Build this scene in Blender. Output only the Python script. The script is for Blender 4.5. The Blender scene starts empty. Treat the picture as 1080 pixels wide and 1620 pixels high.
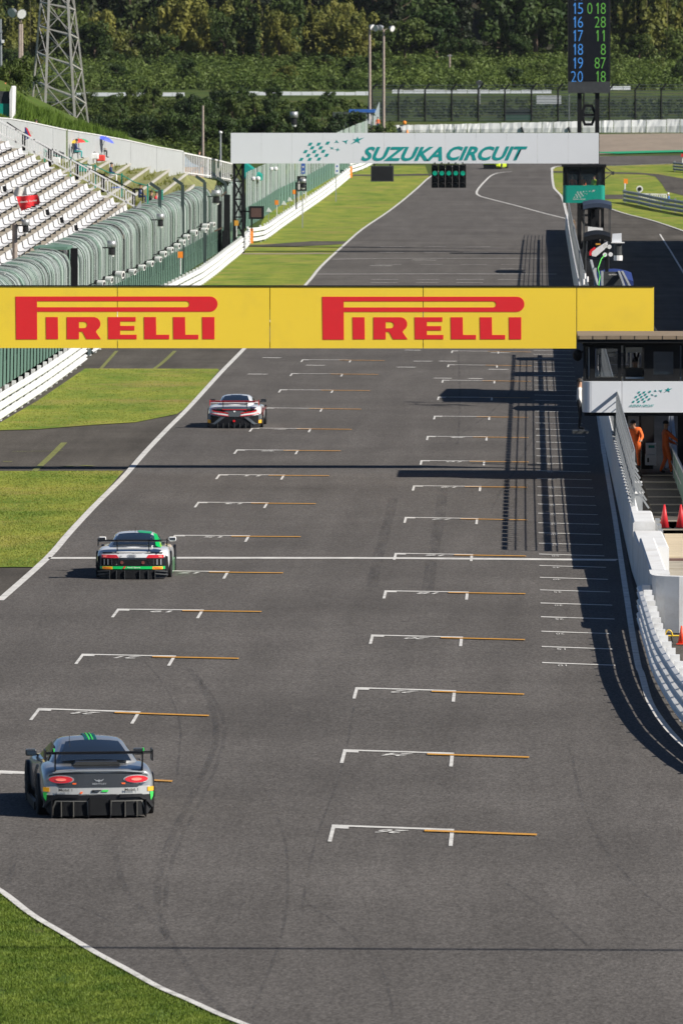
import bpy, bmesh, math, random
from mathutils import Vector, Matrix
from mathutils.geometry import tessellate_polygon
R = math.radians
random.seed(7)
SC = bpy.context.scene
COL = SC.collection
# ------------------------------------------------------------------ camera
CAMH = 13.5
cd = bpy.data.cameras.new('camera'); cam = bpy.data.objects.new('camera', cd); COL.objects.link(cam)
cam.location = (0, 0, CAMH)
cam.rotation_euler = (R(90 - 3.213), 0, R(1.332))
cd.sensor_width = 36; cd.lens = 12470 / 1620 * 36
cd.clip_start = 1; cd.clip_end = 9000
cd.dof.use_dof = True; cd.dof.focus_distance = 205; cd.dof.aperture_fstop = 7.1
SC.camera = cam
# ------------------------------------------------------------------ light
EL, AZ = R(36), R(25)
SUN = Vector((math.cos(EL) * math.cos(AZ), -math.cos(EL) * math.sin(AZ), math.sin(EL)))
sl = bpy.data.lights.new('sun', 'SUN'); sl.energy = 5.0; sl.angle = R(.53); sl.color = (1, .93, .82)
so = bpy.data.objects.new('sun', sl); COL.objects.link(so)
so.rotation_euler = (-SUN).to_track_quat('-Z', 'Y').to_euler(); so.location = (60, -30, 60)
W = bpy.data.worlds.new('World'); SC.world = W; W.use_nodes = True
wn = W.node_tree; bg = wn.nodes['Background']; sk = wn.nodes.new('ShaderNodeTexSky')
sk.sky_type = 'NISHITA'; sk.sun_disc = False; sk.sun_elevation = EL
sk.sun_rotation = math.atan2(SUN.x, SUN.y); sk.air_density = .8; sk.dust_density = .2; sk.ozone_density = 5
wn.links.new(sk.outputs[0], bg.inputs[0]); bg.inputs[1].default_value = .05
vs = SC.view_settings; vs.view_transform = 'Standard'; vs.look = 'None'; vs.exposure = .55; vs.gamma = 1
vs.use_curve_mapping = False
# ------------------------------------------------------------------ pixel -> place
M3 = cam.rotation_euler.to_matrix()
def ray(px, py):
    return (M3 @ Vector(((px - 540) / 12470, (810 - py) / 12470, -1)))
def hz(y):
    if y < 620: return 0.0
    if y < 1040: return 3.8e-5 * (y - 620) ** 2
    z = 6.7 + .0319 * (y - 1040)
    if y > 1330: z += .32 * (y - 1330)
    if y > 1560: z = 6.7 + .0319 * 520 + .32 * 230 - .02 * (y - 1560)
    return z
def P(px, py, y):                       # the point seen at this pixel, y metres down the road
    d = ray(px, py); t = y / d.y
    return Vector((d.x * t, y, CAMH + d.z * t))
def G(px, py, z=0):                     # the point of the ground seen at this pixel
    d = ray(px, py); y = 100.0
    if CAMH + d.z * (600 / d.y) < z:
        t = (CAMH - z) / -d.z; return Vector((d.x * t, d.y * t, z))
    y = 500.0
    while y < 1600 and CAMH + d.z * y / d.y > hz(y) + z: y += 1
    lo, hi = y - 1, y
    for _ in range(12):
        m = (lo + hi) / 2
        if CAMH + d.z * m / d.y > hz(m) + z: lo = m
        else: hi = m
    return P(px, py, hi)
def RP(px, py, f):                      # ray against a surface z = f(x, y)
    d = ray(px, py); lo, hi = 100, 900
    for _ in range(40):
        m = (lo + hi) / 2; p = P(px, py, m)
        if p.z > f(p.x, p.y): lo = m
        else: hi = m
    return P(px, py, hi)
# ------------------------------------------------------------------ materials
MATS = {}
def nodes(m):
    m.use_nodes = True; nt = m.node_tree; return nt, nt.nodes['Principled BSDF']
def N(nt, t, **k):
    n = nt.nodes.new(t)
    for a, b in k.items():
        if a.startswith('i_'):
            n.inputs[int(a[2:]) if a[2:].isdigit() else a[2:]].default_value = b
        else: setattr(n, a, b)
    return n
def mat(name, c, rough=.6, metal=0, var=.12, scale=3, bump=0, emit=None, coat=0, spec=None, trans=0, stretch=None, dirt=None):
    """plain material: colour broken up by two octaves of noise in object space"""
    m = bpy.data.materials.new(name); nt, b = nodes(m); L = nt.links.new
    tc = N(nt, 'ShaderNodeTexCoord'); mp = N(nt, 'ShaderNodeMapping')
    if stretch: mp.inputs['Scale'].default_value = stretch
    L(tc.outputs['Object'], mp.inputs[0])
    no = N(nt, 'ShaderNodeTexNoise', i_Scale=scale, i_Detail=6, i_Roughness=.65); L(mp.outputs[0], no.inputs['Vector'])
    mr = N(nt, 'ShaderNodeMapRange'); mr.inputs[1].default_value = .3; mr.inputs[2].default_value = .7
    mr.inputs[3].default_value = 1 - var; mr.inputs[4].default_value = 1 + var; L(no.outputs[0], mr.inputs[0])
    mx = N(nt, 'ShaderNodeVectorMath', operation='SCALE'); mx.inputs[0].default_value = c[:3]; L(mr.outputs[0], mx.inputs['Scale'])
    col = mx.outputs[0]
    if dirt:
        n2 = N(nt, 'ShaderNodeTexNoise', i_Scale=dirt[2], i_Detail=8, i_Roughness=.7); L(mp.outputs[0], n2.inputs['Vector'])
        m2 = N(nt, 'ShaderNodeMapRange'); m2.inputs[1].default_value = .5; m2.inputs[2].default_value = .75; m2.inputs[4].default_value = dirt[1]
        L(n2.outputs[0], m2.inputs[0]); mm = N(nt, 'ShaderNodeMix', data_type='RGBA'); mm.inputs['B'].default_value = (*dirt[0], 1)
        L(m2.outputs[0], mm.inputs['Factor']); L(col, mm.inputs['A']); col = mm.outputs['Result']
    L(col, b.inputs['Base Color'])
    b.inputs['Roughness'].default_value = rough; b.inputs['Metallic'].default_value = metal
    if spec is not None: b.inputs['Specular IOR Level'].default_value = spec
    if coat: b.inputs['Coat Weight'].default_value = coat; b.inputs['Coat Roughness'].default_value = .05
    if emit: b.inputs['Emission Color'].default_value = (*emit[:3], 1); b.inputs['Emission Strength'].default_value = emit[3]
    if bump:
        bp = N(nt, 'ShaderNodeBump', i_Strength=bump, i_Distance=.02); L(no.outputs[0], bp.inputs['Height']); L(bp.outputs[0], b.inputs['Normal'])
    if trans:
        b.inputs['Alpha'].default_value = 1 - trans
    MATS[name] = m; return m
def asphalt(name, c, tone, grain=1.0, patch=.12):
    m = bpy.data.materials.new(name); nt, b = nodes(m); L = nt.links.new
    tc = N(nt, 'ShaderNodeTexCoord')
    v = N(nt, 'ShaderNodeTexVoronoi', i_Scale=24); L(tc.outputs['Object'], v.inputs['Vector'])
    f = N(nt, 'ShaderNodeTexNoise', i_Scale=20, i_Detail=5, i_Roughness=.8)
    mpf = N(nt, 'ShaderNodeMapping'); mpf.inputs['Scale'].default_value = (1, .22, 1)
    L(tc.outputs['Object'], mpf.inputs[0]); L(mpf.outputs[0], f.inputs['Vector'])
    mp = N(nt, 'ShaderNodeMapping'); mp.inputs['Scale'].default_value = (1, .05, 1); L(tc.outputs['Object'], mp.inputs[0])
    g = N(nt, 'ShaderNodeTexNoise', i_Scale=.9, i_Detail=5, i_Roughness=.6); L(mp.outputs[0], g.inputs['Vector'])
    w = N(nt, 'ShaderNodeTexNoise', i_Scale=.12, i_Detail=4, i_Roughness=.6); L(tc.outputs['Object'], w.inputs['Vector'])
    def rng(o, a, bb, x, y):
        r = N(nt, 'ShaderNodeMapRange'); r.inputs[1].default_value = a; r.inputs[2].default_value = bb; r.inputs[3].default_value = x; r.inputs[4].default_value = y
        L(o, r.inputs[0]); return r.outputs[0]
    def mul(a, bb):
        k = N(nt, 'ShaderNodeMath', operation='MULTIPLY'); L(a, k.inputs[0]); L(bb, k.inputs[1]); return k.outputs[0]
    a = mul(rng(v.outputs['Color'], 0, 1, 1 - .3 * grain, 1 + .3 * grain), rng(f.outputs[0], .25, .75, 1 - .5 * grain, 1 + .5 * grain))
    a = mul(a, rng(g.outputs[0], .3, .7, 1 - patch, 1 + patch)); a = mul(a, rng(w.outputs[0], .3, .7, 1 - patch * 1.2, 1 + patch * 1.2))
    sc = N(nt, 'ShaderNodeVectorMath', operation='SCALE'); sc.inputs[0].default_value = c; L(a, sc.inputs['Scale'])
    L(sc.outputs[0], b.inputs['Base Color']); b.inputs['Roughness'].default_value = .9; b.inputs['Specular IOR Level'].default_value = .06
    bp = N(nt, 'ShaderNodeBump', i_Strength=.35, i_Distance=.01); L(v.outputs['Distance'], bp.inputs['Height']); L(bp.outputs[0], b.inputs['Normal'])
    return m
def grassmat(name, c1, c2, c3, s=1.0):
    m = bpy.data.materials.new(name); nt, b = nodes(m); L = nt.links.new
    tc = N(nt, 'ShaderNodeTexCoord'); mp = N(nt, 'ShaderNodeMapping'); mp.inputs['Scale'].default_value = (1, .35, 1); L(tc.outputs['Object'], mp.inputs[0])
    a = N(nt, 'ShaderNodeTexNoise', i_Scale=.6 * s, i_Detail=8, i_Roughness=.7); L(mp.outputs[0], a.inputs['Vector'])
    d = N(nt, 'ShaderNodeTexNoise', i_Scale=9 * s, i_Detail=6, i_Roughness=.75); L(mp.outputs[0], d.inputs['Vector'])
    e = N(nt, 'ShaderNodeTexNoise', i_Scale=.23 * s, i_Detail=7, i_Roughness=.65); L(tc.outputs['Object'], e.inputs['Vector'])
    r = N(nt, 'ShaderNodeValToRGB'); r.color_ramp.elements[0].position = .35; r.color_ramp.elements[0].color = (*c1, 1)
    r.color_ramp.elements[1].position = .66; r.color_ramp.elements[1].color = (*c2, 1); L(a.outputs[0], r.inputs[0])
    mr = N(nt, 'ShaderNodeMapRange'); mr.inputs[1].default_value = .52; mr.inputs[2].default_value = .72; mr.inputs[4].default_value = .8; L(e.outputs[0], mr.inputs[0])
    mx = N(nt, 'ShaderNodeMix', data_type='RGBA'); mx.inputs['B'].default_value = (*c3, 1); L(mr.outputs[0], mx.inputs['Factor']); L(r.outputs[0], mx.inputs['A'])
    q = N(nt, 'ShaderNodeMapRange'); q.inputs[1].default_value = .3; q.inputs[2].default_value = .7; q.inputs[3].default_value = .72; q.inputs[4].default_value = 1.28; L(d.outputs[0], q.inputs[0])
    sc = N(nt, 'ShaderNodeVectorMath', operation='SCALE'); L(mx.outputs['Result'], sc.inputs[0]); L(q.outputs[0], sc.inputs['Scale'])
    L(sc.outputs[0], b.inputs['Base Color']); b.inputs['Roughness'].default_value = .9; b.inputs['Specular IOR Level'].default_value = .15
    bp = N(nt, 'ShaderNodeBump', i_Strength=.5, i_Distance=.05); L(d.outputs[0], bp.inputs['Height']); L(bp.outputs[0], b.inputs['Normal'])
    return m
def leafmat(name, c1, c2, s=.5, tr=.35):
    m = bpy.data.materials.new(name); m.use_nodes = True; nt = m.node_tree; nt.nodes.clear(); L = nt.links.new
    out = N(nt, 'ShaderNodeOutputMaterial'); tc = N(nt, 'ShaderNodeTexCoord'); oi = N(nt, 'ShaderNodeObjectInfo')
    a = N(nt, 'ShaderNodeTexNoise', i_Scale=s, i_Detail=5, i_Roughness=.7); L(tc.outputs['Object'], a.inputs['Vector'])
    ad = N(nt, 'ShaderNodeMath', operation='MULTIPLY_ADD'); ad.inputs[1].default_value = .35; L(oi.outputs['Random'], ad.inputs[0]); 
    sb = N(nt, 'ShaderNodeMath', operation='SUBTRACT'); sb.inputs[1].default_value = .17; L(a.outputs[0], sb.inputs[0]); L(sb.outputs[0], ad.inputs[2])
    r = N(nt, 'ShaderNodeValToRGB'); r.color_ramp.elements[0].position = .3; r.color_ramp.elements[0].color = (*c1, 1)
    r.color_ramp.elements[1].position = .7; r.color_ramp.elements[1].color = (*c2, 1); L(ad.outputs[0], r.inputs[0])
    d = N(nt, 'ShaderNodeBsdfPrincipled'); d.inputs['Roughness'].default_value = .6; d.inputs['Specular IOR Level'].default_value = .25
    t = N(nt, 'ShaderNodeBsdfTranslucent'); mx = N(nt, 'ShaderNodeMixShader'); mx.inputs[0].default_value = tr
    L(r.outputs[0], d.inputs['Base Color']); L(r.outputs[0], t.inputs[0]); L(d.outputs[0], mx.inputs[1]); L(t.outputs[0], mx.inputs[2]); L(mx.outputs[0], out.inputs[0])
    return m
ASPH = asphalt('track_asphalt', (.100, .0935, .0895), 0, 1.05, .12)
ASPH2 = asphalt('old_asphalt', (.084, .077, .069), 0, .8, .2)
GRASS = grassmat('mown_grass', (.095, .165, .02), (.26, .275, .045), (.30, .21, .085), .7)
GRASSN = grassmat('near_grass', (.045, .085, .012), (.085, .125, .022), (.15, .10, .045), 1.6)
WILD = grassmat('wild_grass', (.035, .06, .015), (.07, .10, .02), (.12, .10, .04), .4)
GRAVEL = mat('gravel', (.24, .195, .15), .9, var=.12, scale=.6, bump=.3, stretch=(1, .2, 1), dirt=((.17, .135, .10), .6, .05))
WPAINT = mat('white_line_paint', (.60, .59, .565), .6, var=.15, scale=2, dirt=((.16, .15, .145), .85, 2.2))
YPAINT = mat('orange_line_paint', (.58, .28, .03), .6, var=.15, scale=2, dirt=((.14, .11, .09), .85, 2))
GPAINT = mat('green_kerb_paint', (.01, .30, .13), .6)
WHITE = mat('white_painted_steel', (.72, .73, .74), .45, var=.05, dirt=((.36, .34, .31), .65, .9))
WHITEB = mat('white_board', (.66, .69, .74), .5, var=.02, scale=.6)
CONCW = mat('white_painted_concrete', (.66, .67, .68), .7, var=.06, scale=1.2, bump=.15, dirt=((.34, .30, .26), .55, .8))
CONC = mat('bare_concrete', (.30, .27, .22), .85, var=.2, scale=1.5, bump=.3, dirt=((.14, .11, .08), .6, .8))
SEATW = mat('white_bench_plastic', (.60, .60, .61), .5, var=.03, scale=.8)
BLACK = mat('black_steel', (.006, .007, .009), .7, spec=.2, var=.3)
DARK = mat('dark_plastic', (.012, .013, .015), .5, spec=.3, var=.2)
DGREY = mat('dark_grey', (.045, .05, .055), .6, spec=.3, var=.2)
GALV = mat('galvanised_steel', (.36, .38, .40), .45, .5, var=.15, dirt=((.22, .2, .18), .4, 1))
POLE = mat('weathered_pole', (.30, .25, .22), .8, var=.2, scale=4)
YELLOW = mat('yellow_board', (.86, .62, .045), .5, var=.02, scale=.5, dirt=((.50, .36, .06), .35, .5))
RED = mat('red_print', (.70, .016, .024), .5, var=.03)
TEAL = mat('teal_print', (.0, .27, .27), .5, var=.03)
TEALP = mat('teal_panel', (.0, .26, .20), .5, var=.05)
ORANGE = mat('orange_plastic', (.85, .25, .02), .5)
REDC = mat('red_cone_plastic', (.55, .02, .03), .5)
GREENF = mat('green_mesh_cloth', (.10, .19, .15), .8, var=.25, scale=1.2, stretch=(3, 3, .3))
NAVY = mat('navy_canvas', (.01, .03, .14), .7)
BLUE = mat('blue_canvas', (.03, .10, .40), .7)
RUBBER = mat('tyre_rubber', (.012, .012, .013), .8, var=.2)
BARK = mat('tree_bark', (.10, .07, .05), .9, var=.3, scale=4, bump=.4)
# ------------------------------------------------------------------ mesh helpers
WLOC = {}
def tag(o, label=None, cat=None, group=None, kind=None):
    if label: o['label'] = label
    if cat: o['category'] = cat
    if group: o['group'] = group
    if kind: o['kind'] = kind
    return o
def T(name, label, cat, group=None, loc=(0, 0, 0), rot=0):
    o = bpy.data.objects.new(name, None); COL.objects.link(o); o.location = loc; o.rotation_euler = (0, 0, rot)
    o.empty_display_size = .5
    WLOC[o.name] = Vector(loc); return tag(o, label, cat, group)
def link(name, me, parent=None, m=None):
    o = bpy.data.objects.new(name, me); COL.objects.link(o)
    if m is not None and not me.materials:
        for x in (m if isinstance(m, (list, tuple)) else [m]): me.materials.append(x)
    if parent is not None: o.parent = parent
    return o
class MB:
    def __init__(s): s.v = []; s.f = []; s.m = []; s.mi = 0
    def add(s, vs, fs):
        n = len(s.v); s.v += [tuple(x) for x in vs]; s.f += [tuple(i + n for i in f) for f in fs]; s.m += [s.mi] * len(fs); return s
    def box(s, x0, x1, y0, y1, z0, z1):
        return s.add([(x0, y0, z0), (x1, y0, z0), (x1, y1, z0), (x0, y1, z0), (x0, y0, z1), (x1, y0, z1), (x1, y1, z1), (x0, y1, z1)],
              [(0, 3, 2, 1), (4, 5, 6, 7), (0, 1, 5, 4), (1, 2, 6, 5), (2, 3, 7, 6), (3, 0, 4, 7)])
    def bar(s, a, b, w, h=None, up=(0, 0, 1)):
        a = Vector(a); b = Vector(b); h = h or w; d = (b - a).normalized(); u = Vector(up)
        if abs(d.dot(u)) > .99: u = Vector((0, 1, 0))
        x = d.cross(u).normalized() * w / 2; y = x.cross(d).normalized() * h / 2
        return s.add([a - x - y, a + x - y, a + x + y, a - x + y, b - x - y, b + x - y, b + x + y, b - x + y],
              [(0, 1, 2, 3), (7, 6, 5, 4), (0, 4, 5, 1), (1, 5, 6, 2), (2, 6, 7, 3), (3, 7, 4, 0)])
    def cyl(s, a, b, r0, r1=None, n=8):
        a = Vector(a); b = Vector(b); r1 = r0 if r1 is None else r1; d = (b - a).normalized()
        u = Vector((0, 0, 1)) if abs(d.z) < .9 else Vector((0, 1, 0)); x = d.cross(u).normalized(); y = x.cross(d)
        vs = []
        for c, r in ((a, r0), (b, r1)):
            for k in range(n):
                t = 2 * math.pi * k / n; vs.append(c + x * math.cos(t) * r + y * math.sin(t) * r)
        return s.add(vs, [(k, (k + 1) % n, n + (k + 1) % n, n + k) for k in range(n)] + [tuple(range(n))[::-1], tuple(range(n, 2 * n))])
    def tube(s, pts, r, n=5):
        for a, b in zip(pts, pts[1:]): s.cyl(a, b, r, r, n)
        return s
    def ball(s, c, rx, ry=None, rz=None, n=10, h=0):
        ry = ry or rx; rz = rz or rx; c = Vector(c); vs = []; fs = []; k = n // 2
        for i in range(k + 1):
            t = math.pi * i / k
            if h: t = t / 2
            for j in range(n):
                p = 2 * math.pi * j / n; vs.append(c + Vector((rx * math.sin(t) * math.cos(p), ry * math.sin(t) * math.sin(p), rz * math.cos(t))))
        for i in range(k):
            for j in range(n): fs.append((i * n + j, (i + 1) * n + j, (i + 1) * n + (j + 1) % n, i * n + (j + 1) % n))
        return s.add(vs, fs)
    def prism(s, pts, fn, t):
        """outline pts (u, v); fn(u, v, depth) -> point"""
        n = len(pts); vs = [fn(u, v, 0) for u, v in pts] + [fn(u, v, t) for u, v in pts]
        return s.add(vs, [tuple(range(n)), tuple(range(2 * n - 1, n - 1, -1))] + [(i, n + i, n + (i + 1) % n, (i + 1) % n) for i in range(n)])
    def build(s, name, m, parent=None, local=False, smooth=False):
        off = Vector((0, 0, 0))
        if parent is not None and not local: off = WLOC.get(parent.name, off)
        me = bpy.data.meshes.new(name); me.from_pydata([(x - off.x, y - off.y, z - off.z) for x, y, z in s.v], [], s.f)
        ms = m if isinstance(m, (list, tuple)) else [m]
        for x in ms: me.materials.append(x)
        if len(ms) > 1: me.polygons.foreach_set('material_index', s.m)
        if smooth: me.polygons.foreach_set('use_smooth', [True] * len(me.polygons))
        bm = bmesh.new(); bm.from_mesh(me); bmesh.ops.recalc_face_normals(bm, faces=bm.faces); bm.to_mesh(me); bm.free()
        o = link(name, me, parent); WLOC[o.name] = off.copy(); return o
def struct(o): o['kind'] = 'structure'; return o
def sheet(name, pts, off, m, parent=None):
    """flat polygon given as ground pixels (or Vectors), draped on the ground and lifted by off"""
    P2 = [p if isinstance(p, Vector) else G(*p) for p in pts]
    bm = bmesh.new(); vs = [bm.verts.new((p.x, p.y, 0)) for p in P2]; bm.faces.new(vs)
    bmesh.ops.triangulate(bm, faces=bm.faces)
    y0 = min(p.y for p in P2); y1 = max(p.y for p in P2); y = max(620, math.ceil(y0 / 10) * 10)
    while y < y1:
        bmesh.ops.bisect_plane(bm, geom=bm.verts[:] + bm.edges[:] + bm.faces[:], plane_co=(0, y, 0), plane_no=(0, 1, 0)); y += 10
    for v in bm.verts: v.co.z = hz(v.co.y) + off
    for f in bm.faces:
        if f.normal.z < 0: f.normal_flip()
    me = bpy.data.meshes.new(name); bm.to_mesh(me); bm.free(); o = link(name, me, parent, m)
    bm = bmesh.new(); bm.from_mesh(me); bm.normal_update()
    for f in bm.faces:
        if f.normal.z < 0: f.normal_flip()
    bm.to_mesh(me); bm.free(); return o
def smoothpts(pts, n=6):
    P2 = [p if isinstance(p, Vector) else G(*p) for p in pts]; out = []
    for i in range(len(P2) - 1):
        a = P2[max(i - 1, 0)]; b = P2[i]; c = P2[i + 1]; d = P2[min(i + 2, len(P2) - 1)]
        for k in range(n):
            t = k / n; out.append(.5 * ((2 * b) + (c - a) * t + (2 * a - 5 * b + 4 * c - d) * t * t + (3 * b - a - 3 * c + d) * t ** 3))
    out.append(P2[-1]); return out
def ribbon(name, pts, w, off, m, parent=None, n=6, side=0):
    q = smoothpts(pts, n); mb = MB(); Lp = []; 
    dens = [q[0]]
    for a, b in zip(q, q[1:]):
        k = max(1, int((b - a).length / 8)) if max(a.y, b.y) > 610 else 1
        for j in range(1, k + 1): dens.append(a.lerp(b, j / k))
    q = dens
    for i, p in enumerate(q):
        d = (q[min(i + 1, len(q) - 1)] - q[max(i - 1, 0)]); d.z = 0; d.normalize(); s = Vector((d.y, -d.x, 0))
        for sg in (-1, 1):
            o = p + s * (w / 2) * (sg + side); Lp.append((o.x, o.y, hz(o.y) + off))
    mb.add(Lp, [(2 * i, 2 * i + 1, 2 * i + 3, 2 * i + 2) for i in range(len(q) - 1)])
    return mb.build(name, m, parent)
def copy_tree(o, parent=None, loc=None, rot=None, label=None):
    c = o.copy(); COL.objects.link(c); c.parent = parent
    if loc is not None: c.location = loc
    if rot is not None: c.rotation_euler = (0, 0, rot)
    if label: c['label'] = label
    for ch in [x for x in o.children]: copy_tree(ch, c)
    return c
def text(name, s, m, height, width=None, shear=0, bold=0, parent=None, mtx=None, extr=.004, align='LEFT', spacing=1):
    cu = bpy.data.curves.new(name, 'FONT'); cu.body = s; cu.size = 1; cu.shear = shear; cu.offset = bold; cu.extrude = 0
    cu.space_character = spacing; cu.resolution_u = 3
    o = bpy.data.objects.new(name, cu); COL.objects.link(o)
    dg = bpy.context.evaluated_depsgraph_get(); me = bpy.data.meshes.new_from_object(o.evaluated_get(dg))
    bpy.data.objects.remove(o); bpy.data.curves.remove(cu)
    xs = [v.co.x for v in me.vertices]; ys = [v.co.y for v in me.vertices]
    x0, x1, y0, y1 = min(xs), max(xs), min(ys), max(ys); sy = height / (y1 - y0); sx = width / (x1 - x0) if width else sy
    for v in me.vertices: v.co.x = (v.co.x - x0) * sx; v.co.y = (v.co.y - y0) * sy; v.co.z = 0
    me.materials.clear(); me.materials.append(m)
    o = link(name, me, parent)
    if mtx is not None: me.transform(mtx)
    return o
def panelm(p):      # text upright, facing the camera (-Y), lower left corner at p
    return Matrix.Translation(p) @ Matrix.Rotation(R(90), 4, 'X')
# ================================================================== GROUND
def ground():
    mb = MB(); xs = [-3000, -900, -400, -200, -120, -80, -50, -30, -15, 0, 15, 30, 60, 120, 250, 500, 1200, 3000]
    ys = [-600, -100, 60] + list(range(100, 621, 40)) + list(range(630, 1341, 10)) + list(range(1350, 1600, 20)) + [1700, 2200, 3500, 6000]
    for y in ys:
        for x in xs: mb.v.append((x, y, hz(y) - .06))
    n = len(xs)
    for i in range(len(ys) - 1):
        for j in range(n - 1): mb.f.append((i * n + j, i * n + j + 1, (i + 1) * n + j + 1, (i + 1) * n + j)); mb.m.append(0)
    return struct(mb.build('ground', WILD))
ground()
V = Vector
def XY(x, y): return V((x, y, 0))
# old asphalt beside the track, grass fields on it
struct(sheet('service_road', [XY(-60, 90), XY(12, 90), XY(12, 230), XY(-5, 386), XY(-20.9, 386), XY(-20.9, 340), XY(-60, 330)], -.02, ASPH2))
EDGE = [(0, 952), (75, 885), (110, 845), (150, 802), (195, 757), (230, 717), (265, 680), (300, 645), (350, 590), (387, 552), (483, 452), (507, 423), (540, 392), (573, 363), (617, 333), (660, 298), (679, 281), (702, 268), (745, 257), (830, 250.5), (960, 247.5), (1100, 246)]
NEARE = [(-60, 1380), (0, 1412), (50, 1450), (100, 1480), (150, 1510), (200, 1537), (250, 1565), (300, 1587), (350, 1610), (380, 1622), (430, 1642)]
verge = sheet('grass_verge', [(-10, 681), (60, 679), (150, 672), (215, 668), (280, 655), (300, 641), (347, 586), (345, 583.5), (135, 583), (60, 634), (-10, 675)], .005, GRASS); struct(verge)
struct(sheet('grass_verge', [(-300, 745.5), (196, 745), (150, 797), (105, 848), (62, 897), (-300, 899)], .005, GRASS))
# verge from the gantry far down to turn one
g3 = [G(*p) for p in EDGE if 281 <= p[1] <= 552]
struct(sheet('grass_verge', [XY(-20.7, 384), XY(-21.6, 620), XY(-24, 740), XY(-27, 905)] + [G(600, 262), G(672, 262)] + [G(x, y) for x, y in reversed(EDGE) if 268 < y < 551 ], .005, GRASS))
near = sheet('grass_verge', [(-70, 1384)] + NEARE[1:] + [XY(-1, 100), XY(-12, 100), XY(-12, 130)], .005, GRASSN); struct(near)
# main track
RW = [(957, 654), (988, 860), (996, 906), (1004, 946), (1012, 990), (1019, 1020), (1034, 1075), (1050, 1106), (1080, 1154), (1125, 1205), (1180, 1250), (1260, 1290)]
INNER = [(1180, 255.5), (1064, 258.5), (958, 262), (900, 262.5), (878, 264), (872, 268), (872.5, 282), (875, 297), (880, 303), (888, 312), (893, 328), (901, 363), (913, 449)]
tr = [G(x, y) for x, y in EDGE] + [G(x, y) for x, y in INNER] + [XY(2.75, 420)] + [G(x, y) for x, y in RW] + [XY(14, 100), XY(-.8, 100)] + [G(x, y) for x, y in reversed(NEARE)] + [XY(-16, 150), XY(-14.6, 190)]
TRACK = struct(sheet('track', tr, .03, ASPH))
# pit lane, exit road, infield grass
struct(sheet('pit_lane', [XY(3.2, 232), XY(22, 232), XY(22, 640), XY(40, 700), XY(40, 770)] + [G(1140, 385), G(1080, 365), G(1031, 348), G(986, 337), G(950, 325), G(952, 316), G(893, 316), G(893, 328), G(901, 363), G(913, 449)], .0, ASPH2))
struct(sheet('infield_grass', [(893, 316), (950, 325.5), (986, 337.5), (1031, 348.5), (1080, 365.5), (1160, 392), (1300, 330), (1300, 255), (1180, 255.8), (1064, 259), (958, 262.6), (900, 263), (879, 264.6), (873.4, 268.5), (873.6, 282), (876, 297), (881, 303), (887, 310)], .018, GRASS))
struct(sheet('escape_road', [(874, 271), (960, 272.5), (1010, 273.5), (1040, 276), (1080, 283), (1200, 300), (1200, 320), (1080, 310), (1053, 303), (1046, 291), (1036, 280), (1020, 276.5), (960, 275), (874, 273.5)], .035, ASPH2))
struct(sheet('escape_road', [(877, 309.5), (985, 308.5), (985, 315.5), (884, 315.5)], .045, ASPH2))
struct(sheet('gravel_trap', [(640, 253), (830, 247), (952, 244), (1080, 240.5), (1300, 238), (1300, 207), (1080, 211), (950, 212.5), (640, 216)], .02, GRAVEL))
struct(ribbon('green_kerb', [(952, 242.7), (1010, 241.2), (1080, 239.6), (1200, 238)], 5.6, .06, GPAINT, n=2))
def mark(name, pts, w, m=WPAINT, off=.04, n=4, side=0): return ribbon(name, pts, w, off, m, TRACK, n, side)
mark('edge_line', EDGE[:-1], .21, n=4)
mark('edge_line', [(1200, 256), (1064, 259.5), (958, 263), (900, 263), (878, 264.5), (872.5, 268)], .4, off=.05)
mark('edge_line', [(872.5, 268), (873, 282), (875.5, 297), (880, 303), (888, 312), (893, 328), (901, 363), (907, 405), (913, 449)], .24, off=.055)
mark('edge_line', [(913, 449), (920, 500), (930, 580), (945, 654), (954, 720)], .13, off=.04)
mark('edge_line', [(945, 654), (958, 740), (971.5, 820), (981.5, 887), (987, 924), (991.5, 953), (997, 990), (1001.5, 1017), (1009, 1057), (1014, 1069), (1027, 1113), (1047, 1145), (1068, 1170), (1082, 1183), (1130, 1220)], .145, off=.045, n=6)
mark('edge_line', NEARE, .13, off=.045, n=5)
mark('pit_exit_line', [(808, 272), (781, 276), (765, 289), (754, 303), (757, 310), (775, 315.5), (816, 326), (860, 338), (905, 349)], .22, off=.05)
mark('pit_exit_line', [(952, 326), (986, 338), (1031, 349.5), (1080, 366), (1160, 394)], .22, off=.05)
mark('pit_lane_line', [(1043, 371), (1060, 398), (1085, 440)], .13, off=.03, n=2)
for k in range(7): mark('orange_dash', [(903 - .2 * k + k * .3, 349.5 + k * 2), (909 + k * .3, 349.5 + k * 2)], .8, YPAINT, .05, 1)
mark('start_line', [(77, 885), (300, 884.6), (620, 885), (975, 888)], .75, n=1)
OLDP = mat('worn_line_paint', (.34, .33, .32), .7, var=.25, scale=1.5, dirt=((.12, .11, .105), .9, 1.2))
mark('old_line', [(500, 434.5), (700, 434), (880, 434.5)], 1.0, OLDP, off=.04, n=1)
mark('old_line', [(525, 411), (600, 409.5), (860, 409.5)], .7, OLDP, off=.04, n=1)
mark('old_line', [(-20, 1225), (52, 1226.5)], .33, off=.04, n=1)
for a in ((415, 567, 444), (484, 579, 514), (392, 593, 423), (654, 572.5, 683), (627, 582, 657), (640, 555, 665), (694, 572.5, 722), (686, 599.5, 714), (740, 600, 762), (776, 559, 806), (772, 585.5, 803), (585, 421, 620), (650, 412, 690)):
    mark('faded_dash', [(a[0], a[1]), (a[2], a[1] + .3)], .45, n=1)
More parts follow.
